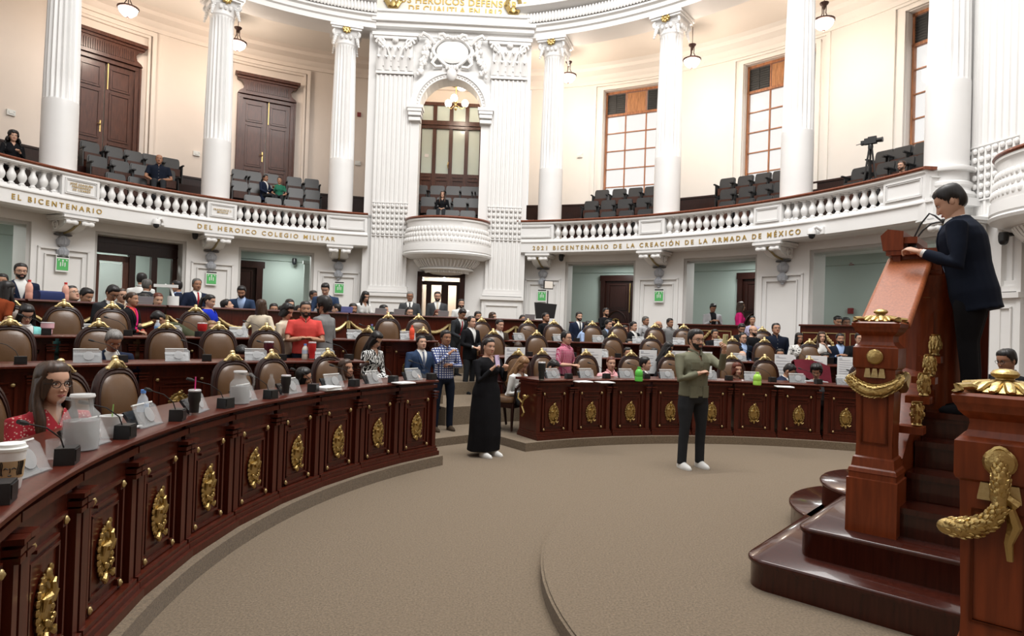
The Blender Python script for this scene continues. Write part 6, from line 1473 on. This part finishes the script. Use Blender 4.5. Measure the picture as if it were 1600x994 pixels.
    if skirt != 'long':
        b = MB(); b.loft([ring(q, w, d) for q, w, d in ((-.14, .11*bw, .10*bw), (-.08, .158*bw, .122*bw), (.0, .160*bw, .120*bw), (.07, .15*bw, .112*bw))])
        if pose == 'stand':
            for s in (-1, 1): b.tube([(s*.082, 0, hz-.02), (s*.088*legsopen, .005, hz-.20), (s*.095*legsopen, .015, .52), (s*.10*legsopen, -.005, .30), (s*.105*legsopen, -.01, .05)], [.092*bw, .088*bw, .066, .06, .056], 12)
        else:
            for s in (-1, 1): b.tube([(s*.08, -.02, hz-.03), (s*.09, .2, hz-.0), (s*.10, .44, hz-.02), (s*.10, .46, .30), (s*.10, .43, .06)], [.09*bw, .088*bw, .068, .06, .052], 12)
        build_cloth(b, pm_, t, 'trousers', max(vox, .018), (), 2)
    for s in (-1, 1):
        b = MB(); fx, fy_ = (s*.105*legsopen, -.03+(.10 if skirt == 'long' else 0)) if pose == 'stand' else (s*.10, .41)
        b.loft([[(fx+w*math.cos(a), fy_+yo+l*math.sin(a), z) for a in (2*PI*i/16 for i in range(16))] for z, w, l, yo in ((0, .043, .13, .07), (.02, .046, .135, .07), (.045, .042, .12, .06), (.07, .036, .075, .02), (.10, .032, .045, -.01))]); b.build('shoe', CL[shoes], t, smooth=60)
    return t, A, HM, sc
def toward(x, y, q):
    return math.degrees(math.atan2(q[1]-y, q[0]-x))
SPK = (3.85, 5.3)
def pp(label, u, v, R, zf, face='P', off=0, **k):
    """a person whose head top shows at (u, v), standing or sitting on the ring R of the floor zf"""
    C = PC
    if isinstance(R, tuple): C, R = R
    elif R >= 11.4 and u < 900: R += .38
    elif u < 650 and R > 7.5: C = CB; R = R-7.66+RB2 if zf < .5 else R-9.27+RB3
    x, y, z, a = on_ring(u, v, C, R)
    f = toward(x, y, SPK)+off if face == 'P' else toward(x, y, (0, 0))+off if face == 'C' else toward(x, y, PC)+off if face == 'D' else face
    dist = math.hypot(x, y); k.setdefault('vox', .011 if dist < 7 else .015 if dist < 11 else .02)
    return person(label, x, y, zf, f, z, headat=True, **k)
SIT = dict(pose='sit')
# --- speaker, on the platform, hands on the lectern
sx, sy = (SM @ Vector((-.58, 5.88, 0))).xy
person('man in a dark suit speaking at the lectern', sx, sy, 1.25, 138.7+2, 3.03, skin='light', hair='black', style='short', top='suit', c1='dnavy', c2='white', tie='lblue', pants='black', arms=('podium', 'podium'), lean=12, nod=24, vox=.011, build=1.15, curl=.75, armset={1: ((.06, .04, -.278), (.0, .235, -.134)), 0: ((.05, .08, -.26), (-.02, .28, -.13))})
# --- standing on the open floor
t, A, HM, sc = person('woman in a long black dress filming with a pale phone', -.32, 8.82, 0, 315, 1.655, fem=1, skin='light', hair='black', style='updo', top='dress', c1='black', skirt='long', shoes='white', arms=('raisel', 'raisel'), yaw=-8, vox=.012, curl=.9, build=1.28, armset={0: ((.02, .10, -.26), (-.14, .27, -.03)), 1: ((.02, .12, -.25), (-.12, .29, -.06))})
def world(t, p): return Matrix.Translation(t.location) @ Matrix.Rotation(t.rotation_euler.z, 4, 'Z') @ Matrix.Scale(t.scale.z, 4) @ Vector(p)
M_lil = mat('pale_violet_case', (.62, .50, .72), .4); M_yel = mat('pale_yellow_case', (.72, .70, .38), .4)
def phone(t, A, k, mt, label, fwd=.10, up=.05, tilt=0.2):
    S, E, Wp, d, s = A[k]; p = world(t, Wp+d*fwd+Vector((0, .0, up))); o = thing('phone', label, 'phone', p, t.rotation_euler.z); o.rotation_euler.x = tilt
    b = MB(); b.box((0, 0, 0), (.074, .010, .15)); b.build('case', mt, o); b = MB(); b.box((0, -.006, 0), (.066, .003, .14)); b.build('screen', M_scr, o)
    b = MB()
    for i in range(3): b.ball((-.02, .006, .055-.02*i), (.007, .004, .007), 8, 5)
    b.build('camera_lenses', M_black, o)
phone(t, A, 0, M_lil, 'pale violet phone held up by the woman in black')
t, A, HM, sc = person('bearded man in green field jacket taking a selfie', 2.42, 8.45, 0, 292, 1.87, skin='light', hair='black', style='short', top='field', c1='olive', c2='navy', pants='char', shoes='white', legsopen=1.25, arms=('crossed', 'raise_'), beard=.45, glasses=True, yaw=0, vox=.012, build=1.12, curl=.9, armset={0: ((.06, .10, -.25), (-.24, .16, -.16)), 1: ((-.02, .27, -.10), (-.12, .42, .13))})
phone(t, A, 1, M_yel, 'pale yellow phone held up by the man in green', .10, .05, -.15)
t, A, HM, sc = pp('man in blue striped shirt standing on the aisle step', 697, 512, 7.25, .12, 'P', -12, skin='tan', style='short', top='shirt', c1='stripe', pants='dnavy', shoes='brown', arms=('crossed', 'chin'), armset={0: ((.03, .20, -.20), (-.14, .23, -.05)), 1: ((.06, .09, -.26), (-.22, .20, -.22))}, curl=.9, legsopen=1.35)
# --- front row, left
t, A, HM, sc = pp('woman with glasses in a red dotted blouse', 84, 553, 6.62, .12, 330, 0, **SIT, fem=1, skin='light', hair='brown', style='long', top='blouse', c1='reddot', arms=('deskw', 'raisel'), glasses=True, yaw=6, curl=.9, hairlen=.36, vox=.009, armset={0: ((.05, .10, -.27), (-.14, .28, -.20)), 1: ((.08, .10, -.26), (.0, .32, -.27))})
pp('dark-haired woman leaning low over the left front desk', 476, 567, 6.72, .12, 335, 0, **SIT, fem=1, skin='medium', style='long', top='blouse', c1='lgrey', arms=('desk', 'desk'), tilt=18, lean=28)
pp('woman with long ombre hair and bare shoulders at the left front desk', 541, 556, 6.75, .12, 'P', 0, **SIT, fem=1, skin='medium', hair='brown', style='long', top='tshirt', c1='lblue', arms=('desk', 'desk'), sleeve='short', nod=-8, hairlen=.42)
pp('man in navy suit sitting sideways by the aisle', 659, 521, 8.05, .42, 'P', -10, **SIT, skin='light', style='short', top='suit', c1='bluegrey', tie='tiegrey', arms=('lap', 'lap'), nod=-10, build=1.15)
# --- second row, left
pp('grey-haired man in dark suit bending over the second row', 178, 509, 8.35, .42, 320, 0, **SIT, skin='tan', hair='grey', style='short', top='suit', c1='navy', tie='blue', arms=('desk', 'desk'), lean=24, nod=24)
pp('woman resting her head on the second-row desk', 378, 533, 8.2, .42, 300, 0, **SIT, fem=1, skin='light', hair='black', style='bob', top='cardigan', c1='beige', c2='white', arms=('desk', 'desk'), lean=42, nod=25)
pp('woman in black and white zebra-print dress, reading', 588, 513, 8.55, .42, 330, 0, **SIT, fem=1, skin='light', hair='black', style='long', top='blouse', c1='zebra', pants='zebra', arms=('lap', 'lap'), lean=14, nod=28)
# --- third row, left
pp('woman in turquoise jacket looking down, at the far left', 42, 470, 9.9, .66, 320, 0, **SIT, fem=1, skin='light', hair='black', style='long', top='cardigan', c1='teal', c2='white', arms=('desk', 'desk'), nod=26, lean=12, glasses=True)
pp('woman in rust-red sleeveless top seen from behind', 12, 434, 10.5, .66, 75, 0, fem=1, skin='medium', hair='black', style='long', top='tshirt', c1='rust', sleeve='short', arms=('down', 'down'), lean=18, hairlen=.32)
pp('man in dark suit and glasses reading his phone', 176, 441, 10.85, .66, 340, 0, skin='medium', style='short', top='suit', c1='char', c2='white', arms=('phone', 'phone'), lean=18, nod=26, glasses=True)
pp('woman in black suit with pink scarf and tied hair', 207, 452, 10.75, .66, 0, 0, fem=1, skin='medium', hair='brown', style='bun', top='suit', c1='black', c2='coral', tie='pink', arms=('clasp', 'clasp'))
pp('woman in beige behind the reading man', 190, 446, 11.2, .66, 330, 0, fem=1, skin='light', hair='brown', style='bun', top='shirt', c1='beige', arms=('desk', 'desk'), glasses=True)
pp('person in dark olive bent over the third-row desk', 250, 478, 9.95, .66, 215, 0, skin='medium', style='short', top='tshirt', c1='dolive', arms=('desk', 'desk'), lean=62, nod=30)
pp('woman in royal blue blouse standing before the parapet', 328, 456, 10.8, .66, 0, 0, fem=1, skin='light', hair='black', style='pony', top='blouse', c1='blue', sleeve='short', arms=('back', 'down'), build=1.3, nod=14)
pp('blonde woman smiling behind the red tumbler', 331, 497, 9.95, .66, 'C', 15, **SIT, fem=1, skin='light', hair='light', style='long', top='blouse', c1='black', arms=('desk', 'desk'), lean=10)
pp('woman with long brown hair in a cream blazer, from behind', 409, 464, 10.3, .66, 80, 0, fem=1, skin='light', hair='brown', style='long', top='suit', c1='cream', arms=('hip', 'hip'), hairlen=.48)
pp('woman in beige knit looking at her phone', 449, 470, 9.25, .42, 345, 0, fem=1, skin='light', hair='black', style='bob', top='tshirt', c1='cream', pants='denim', arms=('phone', 'phone'), nod=22)
pp('bearded man in coral polo shirt with folded arms', 478, 466, 9.0, .42, 295, 0, skin='medium', style='fade', top='polo', c1='coral', pants='dnavy', sleeve='short', arms=('crossed', 'crossed'), beard=1.0, build=1.04)
t, A, HM, sc = pp('man in light grey blazer holding an envelope', 506, 461, 9.25, .42, 165, 0, skin='medium', style='curly', top='suit', c1='grey', c2='dred', arms=('down', 'clasp'), glasses=True, beard=.8)
p = world(t, A[1][2]+A[1][3]*.08); b = MB(); b.box((0, 0, 0), (.30, .01, .22)); o = b.build('envelope', mat('manila_paper', (.62, .50, .28), .8)); o.location = p; o.rotation_euler = (.2, .2, t.rotation_euler.z+1.3); tag(o, 'manila envelope in the hand of the man in grey blazer', 'envelope')
# --- behind the left parapet
BK = .86
pp('man in dark suit with open white collar at far left', 33, 407, 11.9, BK, 320, 0, skin='light', style='short', top='suit', c1='navy', c2='white', arms=('hip', 'down'), glasses=True, beard=.5)
pp('dark-haired head at the left edge below the doorway', 4, 424, 12.4, BK, 300, 0, skin='medium', style='short', top='suit', c1='black', arms=('down', 'down'))
pp('man half hidden at the left edge behind the rust-red top', 5, 438, 11.6, BK, 320, 0, **SIT, skin='light', style='short', top='shirt', c1='lgrey', arms=('desk', 'desk'))
pp('man in glasses tipping his head back', 113, 442, 11.75, BK, 345, 0, **SIT, skin='light', style='short', top='suit', c1='char', c2='bluegrey', arms=('desk', 'desk'), nod=-24, glasses=True)
pp('young man leaning low right of the tilted head', 135, 446, 12.3, BK, 350, 0, **SIT, skin='medium', style='short', top='tshirt', c1='black', arms=('desk', 'desk'), nod=20)
pp('man in white shirt with strap seen from behind by the door', 222, 423, 13.6, BK, 100, 0, skin='tan', style='short', top='shirt', c1='white', arms=('down', 'down'))
pp('man in dark grey suit seen from behind by the door', 230, 433, 12.9, BK, 90, 0, skin='tan', hair='salt', style='short', top='suit', c1='char', arms=('down', 'down'))
pp('person hidden up to the eyes behind a silver laptop', 226, 455, 11.75, BK, 300, 0, **SIT, skin='medium', style='short', top='tshirt', c1='black', arms=('desk', 'desk'))
pp('red-haired woman in white by the desk lamp', 247, 453, 12.2, BK, 320, 0, **SIT, fem=1, skin='light', hair='auburn', style='bun', top='blouse', c1='white', arms=('desk', 'desk'), nod=10)
pp('man in profile with pink tie at the door jamb', 277, 435, 13.3, BK, 200, 0, skin='medium', style='short', top='suit', c1='navy', c2='lblue', tie='red', arms=('down', 'down'))
pp('man in dark suit with red tie under the green notice', 308, 432, 12.9, BK, 320, 0, skin='tan', hair='salt', style='short', top='suit', c1='navy', c2='white', tie='red', arms=('clasp', 'down'), recede=.012)
pp('man with head tilted back at the back ledge', 355, 464, 11.75, BK, 20, 0, **SIT, skin='light', style='short', top='shirt', c1='lgrey', arms=('desk', 'desk'), nod=-20, lean=-5)
pp('man in bright navy suit leaning on the back ledge', 378, 443, 11.95, BK, 285, 0, skin='medium', style='short', top='suit', c1='bluegrey', c2='lblue', arms=('desk', 'desk'), lean=24, nod=18, beard=.4)
pp('dark head low behind the ledge left of three women', 428, 471, 11.8, BK, 300, 0, **SIT, skin='medium', style='short', top='shirt', c1='dgrey', arms=('desk', 'desk'))
pp('woman with dark hair behind the beige knit', 442, 475, 12.1, BK, 340, 0, **SIT, fem=1, skin='light', style='bob', top='blouse', c1='black', arms=('desk', 'desk'))
pp('woman with blue hairband behind the ledge', 453, 464, 12.2, BK, 320, 0, fem=1, **SIT, skin='light', style='long', top='blouse', c1='lilac', arms=('desk', 'desk'))
pp('man low at the ledge behind the coral polo', 468, 474, 11.7, BK, 320, 0, **SIT, skin='medium', style='short', top='shirt', c1='lgrey', arms=('desk', 'desk'))
pp('man in light shirt behind the leaning blue suit', 490, 451, 12.9, BK, 340, 0, skin='dark', style='fade', top='shirt', c1='lgrey', arms=('down', 'down'))
pp('man in blue-grey suit bending forward behind the ledge', 509, 439, 12.1, BK, 275, 0, skin='light', style='short', top='suit', c1='bluegrey', c2='lgrey', arms=('desk', 'desk'), lean=16, nod=22, build=1.1)
pp('woman with ponytail in profile behind the violet laptop', 527, 471, 11.75, BK, 185, 0, **SIT, fem=1, skin='light', style='pony', top='blouse', c1='white', arms=('desk', 'desk'))
pp('bearded man in dark jacket left of the bending woman', 552, 471, 11.8, BK, 300, 0, **SIT, skin='tan', style='short', top='suit', c1='black', c2='white', arms=('desk', 'desk'), beard=.8)
pp('woman with long black hair in a white dress, bending', 571, 452, 12.2, BK, 320, 0, fem=1, skin='light', hair='black', style='long', top='dress', c1='white', sleeve='short', arms=('down', 'desk'), lean=18, nod=14, hairlen=.46)
pp('man in olive sweater looking sideways behind the ledge', 600, 473, 11.8, BK, 350, 0, **SIT, skin='light', style='fade', top='shirt', c1='dolive', arms=('desk', 'desk'), build=1.1)
pp('man whose face just clears the pale laptop', 612, 485, 12.25, BK, 300, 0, **SIT, skin='medium', style='short', top='tshirt', c1='black', arms=('desk', 'desk'), glasses=True)
pp('grey-haired usher in grey suit left of the passage door', 641, 453, 13.1, BK, 280, 0, skin='tan', hair='grey', style='short', top='suit', c1='dgrey', c2='white', tie='char', arms=('clasp', 'clasp'), glasses=True)
pp('seated man with glasses below the grey-haired usher', 640, 477, 11.8, BK, 300, 0, **SIT, skin='light', style='short', top='suit', c1='bluegrey', c2='lblue', arms=('chin', 'desk'), glasses=True, beard=.7)
pp('bearded man in grey suit with pale tie at the passage door', 684, 453, 13.1, BK, 280, 0, skin='light', style='short', top='suit', c1='dgrey', c2='white', tie='cream', arms=('down', 'down'), glasses=True, beard=.8)
pp('red-haired woman looking down at a grey laptop', 684, 481, 11.8, BK, 280, 0, **SIT, fem=1, skin='light', hair='auburn', style='long', top='blouse', c1='black', arms=('desk', 'desk'), nod=14)
pp('bearded young man in white shirt right of the passage door', 721, 465, 12.7, BK, 285, 0, skin='light', style='short', top='shirt', c1='white', arms=('down', 'down'), beard=.6)
pp('man in grey suit with red tie, bent to the right', 722, 479, 10.5, .66, 320, 0, skin='medium', style='short', top='suit', c1='char', tie='red', arms=('desk', 'desk'), lean=20, nod=28)
pp('man in black blazer and open white shirt near the aisle', 737, 491, 9.3, .42, 320, 0, skin='light', style='short', top='suit', c1='black', c2='white', arms=('clasp', 'clasp'), recede=.014)
pp('man with loosened tie behind the black blazer', 747, 484, 11.6, BK, 300, 0, **SIT, skin='medium', style='short', top='suit', c1='navy', tie='red', arms=('desk', 'desk'))
pp('woman with brown hair in dark red by the back ledge', 770, 485, 11.7, BK, 330, 0, **SIT, fem=1, skin='light', hair='brown', style='long', top='blouse', c1='dred', arms=('desk', 'desk'))
pp('man in brown jacket resting his arms on a chair', 781, 496, 9.25, .42, 310, 0, skin='light', style='fade', top='openjacket', c1='brown', c2='white', arms=('crossed', 'crossed'), lean=10, build=1.12)
pp('woman with glasses leaning at the back ledge', 817, 489, 11.7, BK, 300, 0, **SIT, fem=1, skin='medium', style='bun', top='suit', c1='black', c2='beige', arms=('desk', 'chin'), glasses=True)
pp('man in black with a shoulder strap before the monitor', 853, 486, 10.9, .66, 320, 0, skin='tan', style='fade', top='tshirt', c1='black', arms=('down', 'down'), nod=-12)
# --- across the hall, standing
pp('smiling bearded man in navy suit with dark tie', 905, 485, 11.2, BK, 290, 0, skin='light', style='short', top='suit', c1='navy', c2='white', tie='char', arms=('down', 'down'), beard=.8)
pp('man in light blue shirt bending to the right', 918, 499, 10.6, .66, 340, 0, skin='light', style='short', top='shirt', c1='lblue', arms=('desk', 'desk'), lean=22, nod=24)
pp('dark figure holding a camera at the monogram door', 947, 479, 12.6, BK, 300, 0, skin='medium', style='short', top='tshirt', c1='black', arms=('raisel', 'raisel'), beard=.6)
pp('man in grey blazer leaning on a chair back', 951, 497, 10.75, .66, 310, 0, skin='light', style='short', top='suit', c1='dgrey', c2='lblue', arms=('desk', 'desk'), lean=16)
pp('short man peering between grey and black blazers', 976, 506, 11.6, BK, 310, 0, **SIT, skin='medium', style='short', top='tshirt', c1='navy', arms=('desk', 'desk'))
pp('young man in black blazer over white shirt', 990, 500, 10.6, .66, 310, 0, skin='light', style='short', top='suit', c1='black', c2='white', arms=('clasp', 'clasp'))
pp('older man in pale shirt with a camera strap', 1009, 492, 11.5, BK, 310, 0, skin='tan', hair='salt', style='short', top='shirt', c1='lgrey', arms=('clasp', 'clasp'))
pp('bald bearded man in blue suit with folded arms', 1029, 499, 10.9, .66, 330, 0, skin='medium', style='bald', top='suit', c1='bluegrey', c2='white', tie='lilac', arms=('crossed', 'crossed'), beard=.9, glasses=True, yaw=10, build=1.1)
pp('man in plain grey-blue shirt behind the bald man', 1047, 495, 11.5, BK, 300, 0, skin='tan', style='short', top='shirt', c1='grey', arms=('back', 'back'))
pp('woman in dark grey dress with a lanyard', 1070, 505, 10.9, .66, 300, 0, fem=1, skin='medium', style='bun', top='dress', c1='dgrey', arms=('clasp', 'clasp'))
pp('dark-haired cameraman half hidden behind the raised phone', 1117, 512, 10.5, .66, 280, 0, skin='medium', style='short', top='tshirt', c1='black', arms=('raisel', 'raisel'))
pp('man in light grey jacket looking at his phone in the opening', 1114, 472, (RC, RR+1.5), BK, 270, 0, skin='tan', style='short', top='openjacket', c1='lgrey', c2='black', arms=('phone', 'phone'), nod=28)
pp('woman in hot pink jacket walking right', 1158, 469, (RC, RR+1.6), BK, 345, 0, fem=1, skin='medium', hair='brown', style='long', top='blouse', c1='pink', arms=('down', 'down'), hairlen=.4)
pp('woman in lilac behind the men by the white pier', 1176, 491, (RC, RR+.1), BK, 250, 0, fem=1, skin='medium', style='bun', top='blouse', c1='lilac', arms=('down', 'down'))
pp('man with dark hair looking down behind the blazer man', 1159, 503, 9.9, .66, 270, 0, skin='medium', style='short', top='tshirt', c1='black', arms=('down', 'down'), nod=22, beard=.5)
pp('bald bearded man in black with folded arms', 1177, 506, 9.35, .5, 300, 0, skin='light', style='bald', top='tshirt', c1='black', sleeve='short', arms=('crossed', 'crossed'), beard=1.2, build=1.1)
pp('man with glasses in dark blazer and blue shirt', 1161, 517, 9.0, .42, 280, 0, skin='light', style='short', top='suit', c1='dnavy', c2='lblue', arms=('clasp', 'clasp'), glasses=True, recede=.01)
pp('tall man in navy overshirt against the white pier', 1213, 502, 9.05, .42, 265, 0, skin='medium', style='short', top='shirt', c1='dnavy', arms=('down', 'down'), nod=-14, glasses=True, build=1.15)
pp('woman in white print blouse beside the white pier', 1249, 517, 9.0, .42, 270, 0, fem=1, skin='tan', hair='black', style='long', top='blouse', c1='blackdot', pants='black', arms=('clasp', 'clasp'), hairlen=.2)
pp('woman in white T-shirt with a hand over her mouth', 1284, 515, 9.0, .42, 262, 0, fem=1, skin='light', hair='brown', style='long', top='tshirt', c1='white', pants='black', sleeve='short', arms=('crossed', 'chin'), hairlen=.22)
pp('bearded man in dark suit with phone and blue shirt', 1313, 518, 8.9, .42, 258, 0, skin='medium', style='short', top='suit', c1='dnavy', c2='lblue', pants='black', arms=('phone', 'phone'), beard=.8)
pp('young man in dark suit with folded arms by the newel', 1343, 517, 8.7, .42, 250, 0, skin='light', style='short', top='suit', c1='black', c2='white', pants='black', arms=('crossed', 'crossed'), glasses=True, yaw=12)
pp('dark-haired woman looking down behind the right parapet', 1309, 490, (RC, RR+1.2), BK, 270, 0, fem=1, **SIT, skin='medium', style='bun', top='suit', c1='black', c2='white', arms=('desk', 'desk'), nod=20)
pp('dark head beside the woman behind the right parapet', 1322, 493, (RC, RR+1.6), BK, 260, 0, **SIT, skin='dark', style='short', top='tshirt', c1='black', arms=('desk', 'desk'))
pp('dark head turned left next to the sloping handrail', 1354, 488, (RC, RR+1.2), BK, 190, 0, **SIT, fem=1, skin='medium', style='bun', top='blouse', c1='black', arms=('desk', 'desk'))
# --- across the hall, seated or at the desks
pp('woman in light blue top bowing behind a printed poster', 810, 531, 8.35, .42, 260, 0, **SIT, fem=1, skin='light', hair='brown', style='long', top='tshirt', c1='lblue', sleeve='short', arms=('desk', 'chin'), lean=16, nod=30, hairlen=.22)
pp('woman with long fair hair in white blouse reading her phone', 817, 552, 6.7, .12, 320, 0, **SIT, fem=1, skin='light', hair='light', style='long', top='blouse', c1='white', pants='dgrey', arms=('phone', 'phone'), lean=20, nod=30, hairlen=.40, build=.95)
pp('man hidden behind tablet and tumbler at the far front row', 864, 557, 6.8, .12, 335, 0, **SIT, skin='light', style='short', top='shirt', c1='lblue', arms=('desk', 'desk'), lean=30, nod=26)
pp('man in pink checked shirt standing between the rows', 885, 514, 7.35, .12, 325, 0, skin='light', style='short', top='shirt', c1='plaid', pants='black', sleeve='roll', arms=('clasp', 'clasp'), glasses=True, recede=.014, armset={0: ((.09, .02, -.27), (-.12, .22, -.27)), 1: ((.12, .02, -.26), (-.10, .22, -.27))})
pp('woman in pale pink shirt at the far front row', 955, 553, 6.8, .12, 'C', 20, **SIT, fem=1, skin='light', hair='auburn', style='bun', top='shirt', c1='lpink', arms=('deskw', 'deskw'), build=1.15)
pp('bearded man in navy with a water bottle', 981, 540, 8.35, .42, 280, 0, **SIT, skin='medium', style='short', top='suit', c1='navy', c2='lblue', arms=('desk', 'desk'), beard=1.0, build=1.1)
pp('woman with glasses and dark hair behind the bearded man', 983, 527, 10.0, .66, 290, 0, **SIT, fem=1, skin='light', style='long', top='blouse', c1='black', arms=('desk', 'desk'), glasses=True, hairlen=.22)
pp('man in dark suit turning right beside the green cup', 1008, 554, 6.8, .12, 345, 0, **SIT, skin='light', style='short', top='suit', c1='char', c2='white', tie='tiegrey', arms=('desk', 'desk'))
pp('young listener in a red-white top between two posters', 1022, 541, 8.35, .42, 250, 0, **SIT, skin='medium', style='short', top='tshirt', c1='lpink', arms=('desk', 'desk'))
pp('woman in black T-shirt typing on a green phone', 1044, 531, 7.45, .12, 345, 0, fem=1, skin='medium', hair='black', style='long', top='tshirt', c1='black', sleeve='short', arms=('phone', 'phone'), nod=22, hairlen=.36, lean=12, build=1.1)
pp('bald man in white and blue bowing at the second row', 1160, 545, 8.35, .42, 265, 0, **SIT, skin='light', style='bald', hair='grey', top='shirt', c1='lblue', arms=('desk', 'desk'), lean=14, nod=26)
pp('woman with hoop earring looking over the far front desk', 1152, 563, 6.75, .12, 'C', 30, **SIT, fem=2, skin='light', hair='auburn', style='bob', top='tshirt', c1='black', sleeve='short', arms=('desk', 'desk'), lean=18, nod=-4)
pp('man in dark suit with bright red tie across the hall', 1219, 542, 8.35, .42, 255, 0, **SIT, skin='medium', style='short', top='suit', c1='dnavy', c2='white', tie='red', arms=('desk', 'desk'))
pp('man in navy suit reading, head turned right', 1233, 564, 6.8, .12, 330, 0, **SIT, skin='medium', style='short', top='suit', c1='navy', c2='white', tie='tiegrey', arms=('desk', 'desk'), lean=24, nod=26, build=1.1)
pp('woman with short curly hair in light top writing', 1276, 566, 6.75, .12, 240, 0, **SIT, fem=1, skin='medium', style='curly', top='blouse', c1='lgrey', arms=('write', 'write'), nod=22, lean=8)
pp('woman peeking over a black laptop at right', 1290, 548, 8.45, .42, 255, 0, **SIT, fem=1, skin='tan', style='bob', top='blouse', c1='black', arms=('desk', 'desk'))
# --- photographer at the right edge
t, A, HM, sc = person('man in black with glasses holding a camera at the right edge', 5.40, 6.95, .1, 190, 1.755, skin='tan', style='short', top='shirt', c1='black', pants='black', arms=('raisel', 'raisel'), glasses=True, nod=14, curl=1.0, vox=.014)
p = world(t, (A[0][2]+A[1][2])/2+Vector((0, .10, .03))); o = thing('photo_camera', 'black photo camera held by the man at the right edge', 'camera', p, t.rotation_euler.z); b = MB(); b.box((0, 0, 0), (.13, .06, .09)); b.box((0, 0, .055), (.05, .05, .03)); b.build('camera_body', M_black, o); b = MB(); b.tube([(0, .03, 0), (0, .11, 0)], [.035, .04], 14); b.build('lens', M_blackm, o)
# --- galleries
FL = .45
def gal(label, u, v, c, R, r, face, **k):
    x, y, z, a = on_ring(u, v, c, R+(1.35, 2.2, 3.05)[r]); person(label, x, y, FLO[r], face if face is not None else a+180, z, pose='sit', vox=.018, **k)
gal('woman with big curly dark hair in the left gallery', 21, 202, LC, LR, 0, 320, fem=1, skin='light', style='curly', hairlen=.34, top='blouse', c1='black', arms=('lap', 'phone'))
gal('bald man in dark uniform with headset in the left gallery', 249, 239, LC, LR, 0, 300, skin='tan', style='bald', top='shirt', c1='dnavy', sleeve='short', arms=('lap', 'clasp'), build=1.1)
gal('man in dark suit sitting sideways in the left gallery', 414, 271, LC, LR, 1, 345, skin='tan', style='short', top='suit', c1='navy', c2='white', arms=('lap', 'raisel'))
gal('woman in green top in the left gallery', 437, 275, LC, LR, 1, 290, fem=1, skin='medium', style='bun', top='tshirt', c1='green', sleeve='short', arms=('lap', 'lap'))
gal('bearded man with headphones in the right gallery', 1410, 249, RC, RR, 0, 205, skin='light', hair='brown', style='short', top='tshirt', c1='black', arms=('lap', 'lap'), beard=1.0, glasses=True)
d = ray(692, 297); Y = 21.0; person('woman with long hair in black seated under the tall arch', d[0]/d[1]*Y, Y, 5.13, 270, 1.8+d[2]/d[1]*Y, pose='sit', fem=1, skin='light', hair='brown', style='long', top='blouse', c1='black', arms=('clasp', 'clasp'), hairlen=.34, vox=.018)

# dark red coat hung over a chair at the far front row
x, y, _, a = on_ring(1272, 580, PC, 6.98); b = MB(); rings = []
for i in range(9):
    f = i/8; X = -.30+.60*f; sag = .05*math.sin(PI*f)
    rings.append([(X, -.05-.02*math.sin(9*f), 1.02-.34*f), (X, .20, 1.20-.10*f+sag), (X, .42, 1.16-.16*f+sag), (X, .47, .55-.1*f), (X, .49, .55-.1*f), (X, .445, 1.18-.16*f+sag), (X, .20, 1.225-.10*f+sag), (X, -.07-.02*math.sin(9*f), 1.02-.34*f)])
b.loft(rings); o = b.build('coat', CL['dred']); o.location = (x, y, .12); o.rotation_euler.z = rot_at(a); tag(o, 'dark red coat hung over the chair of the curly-haired woman', 'coat')
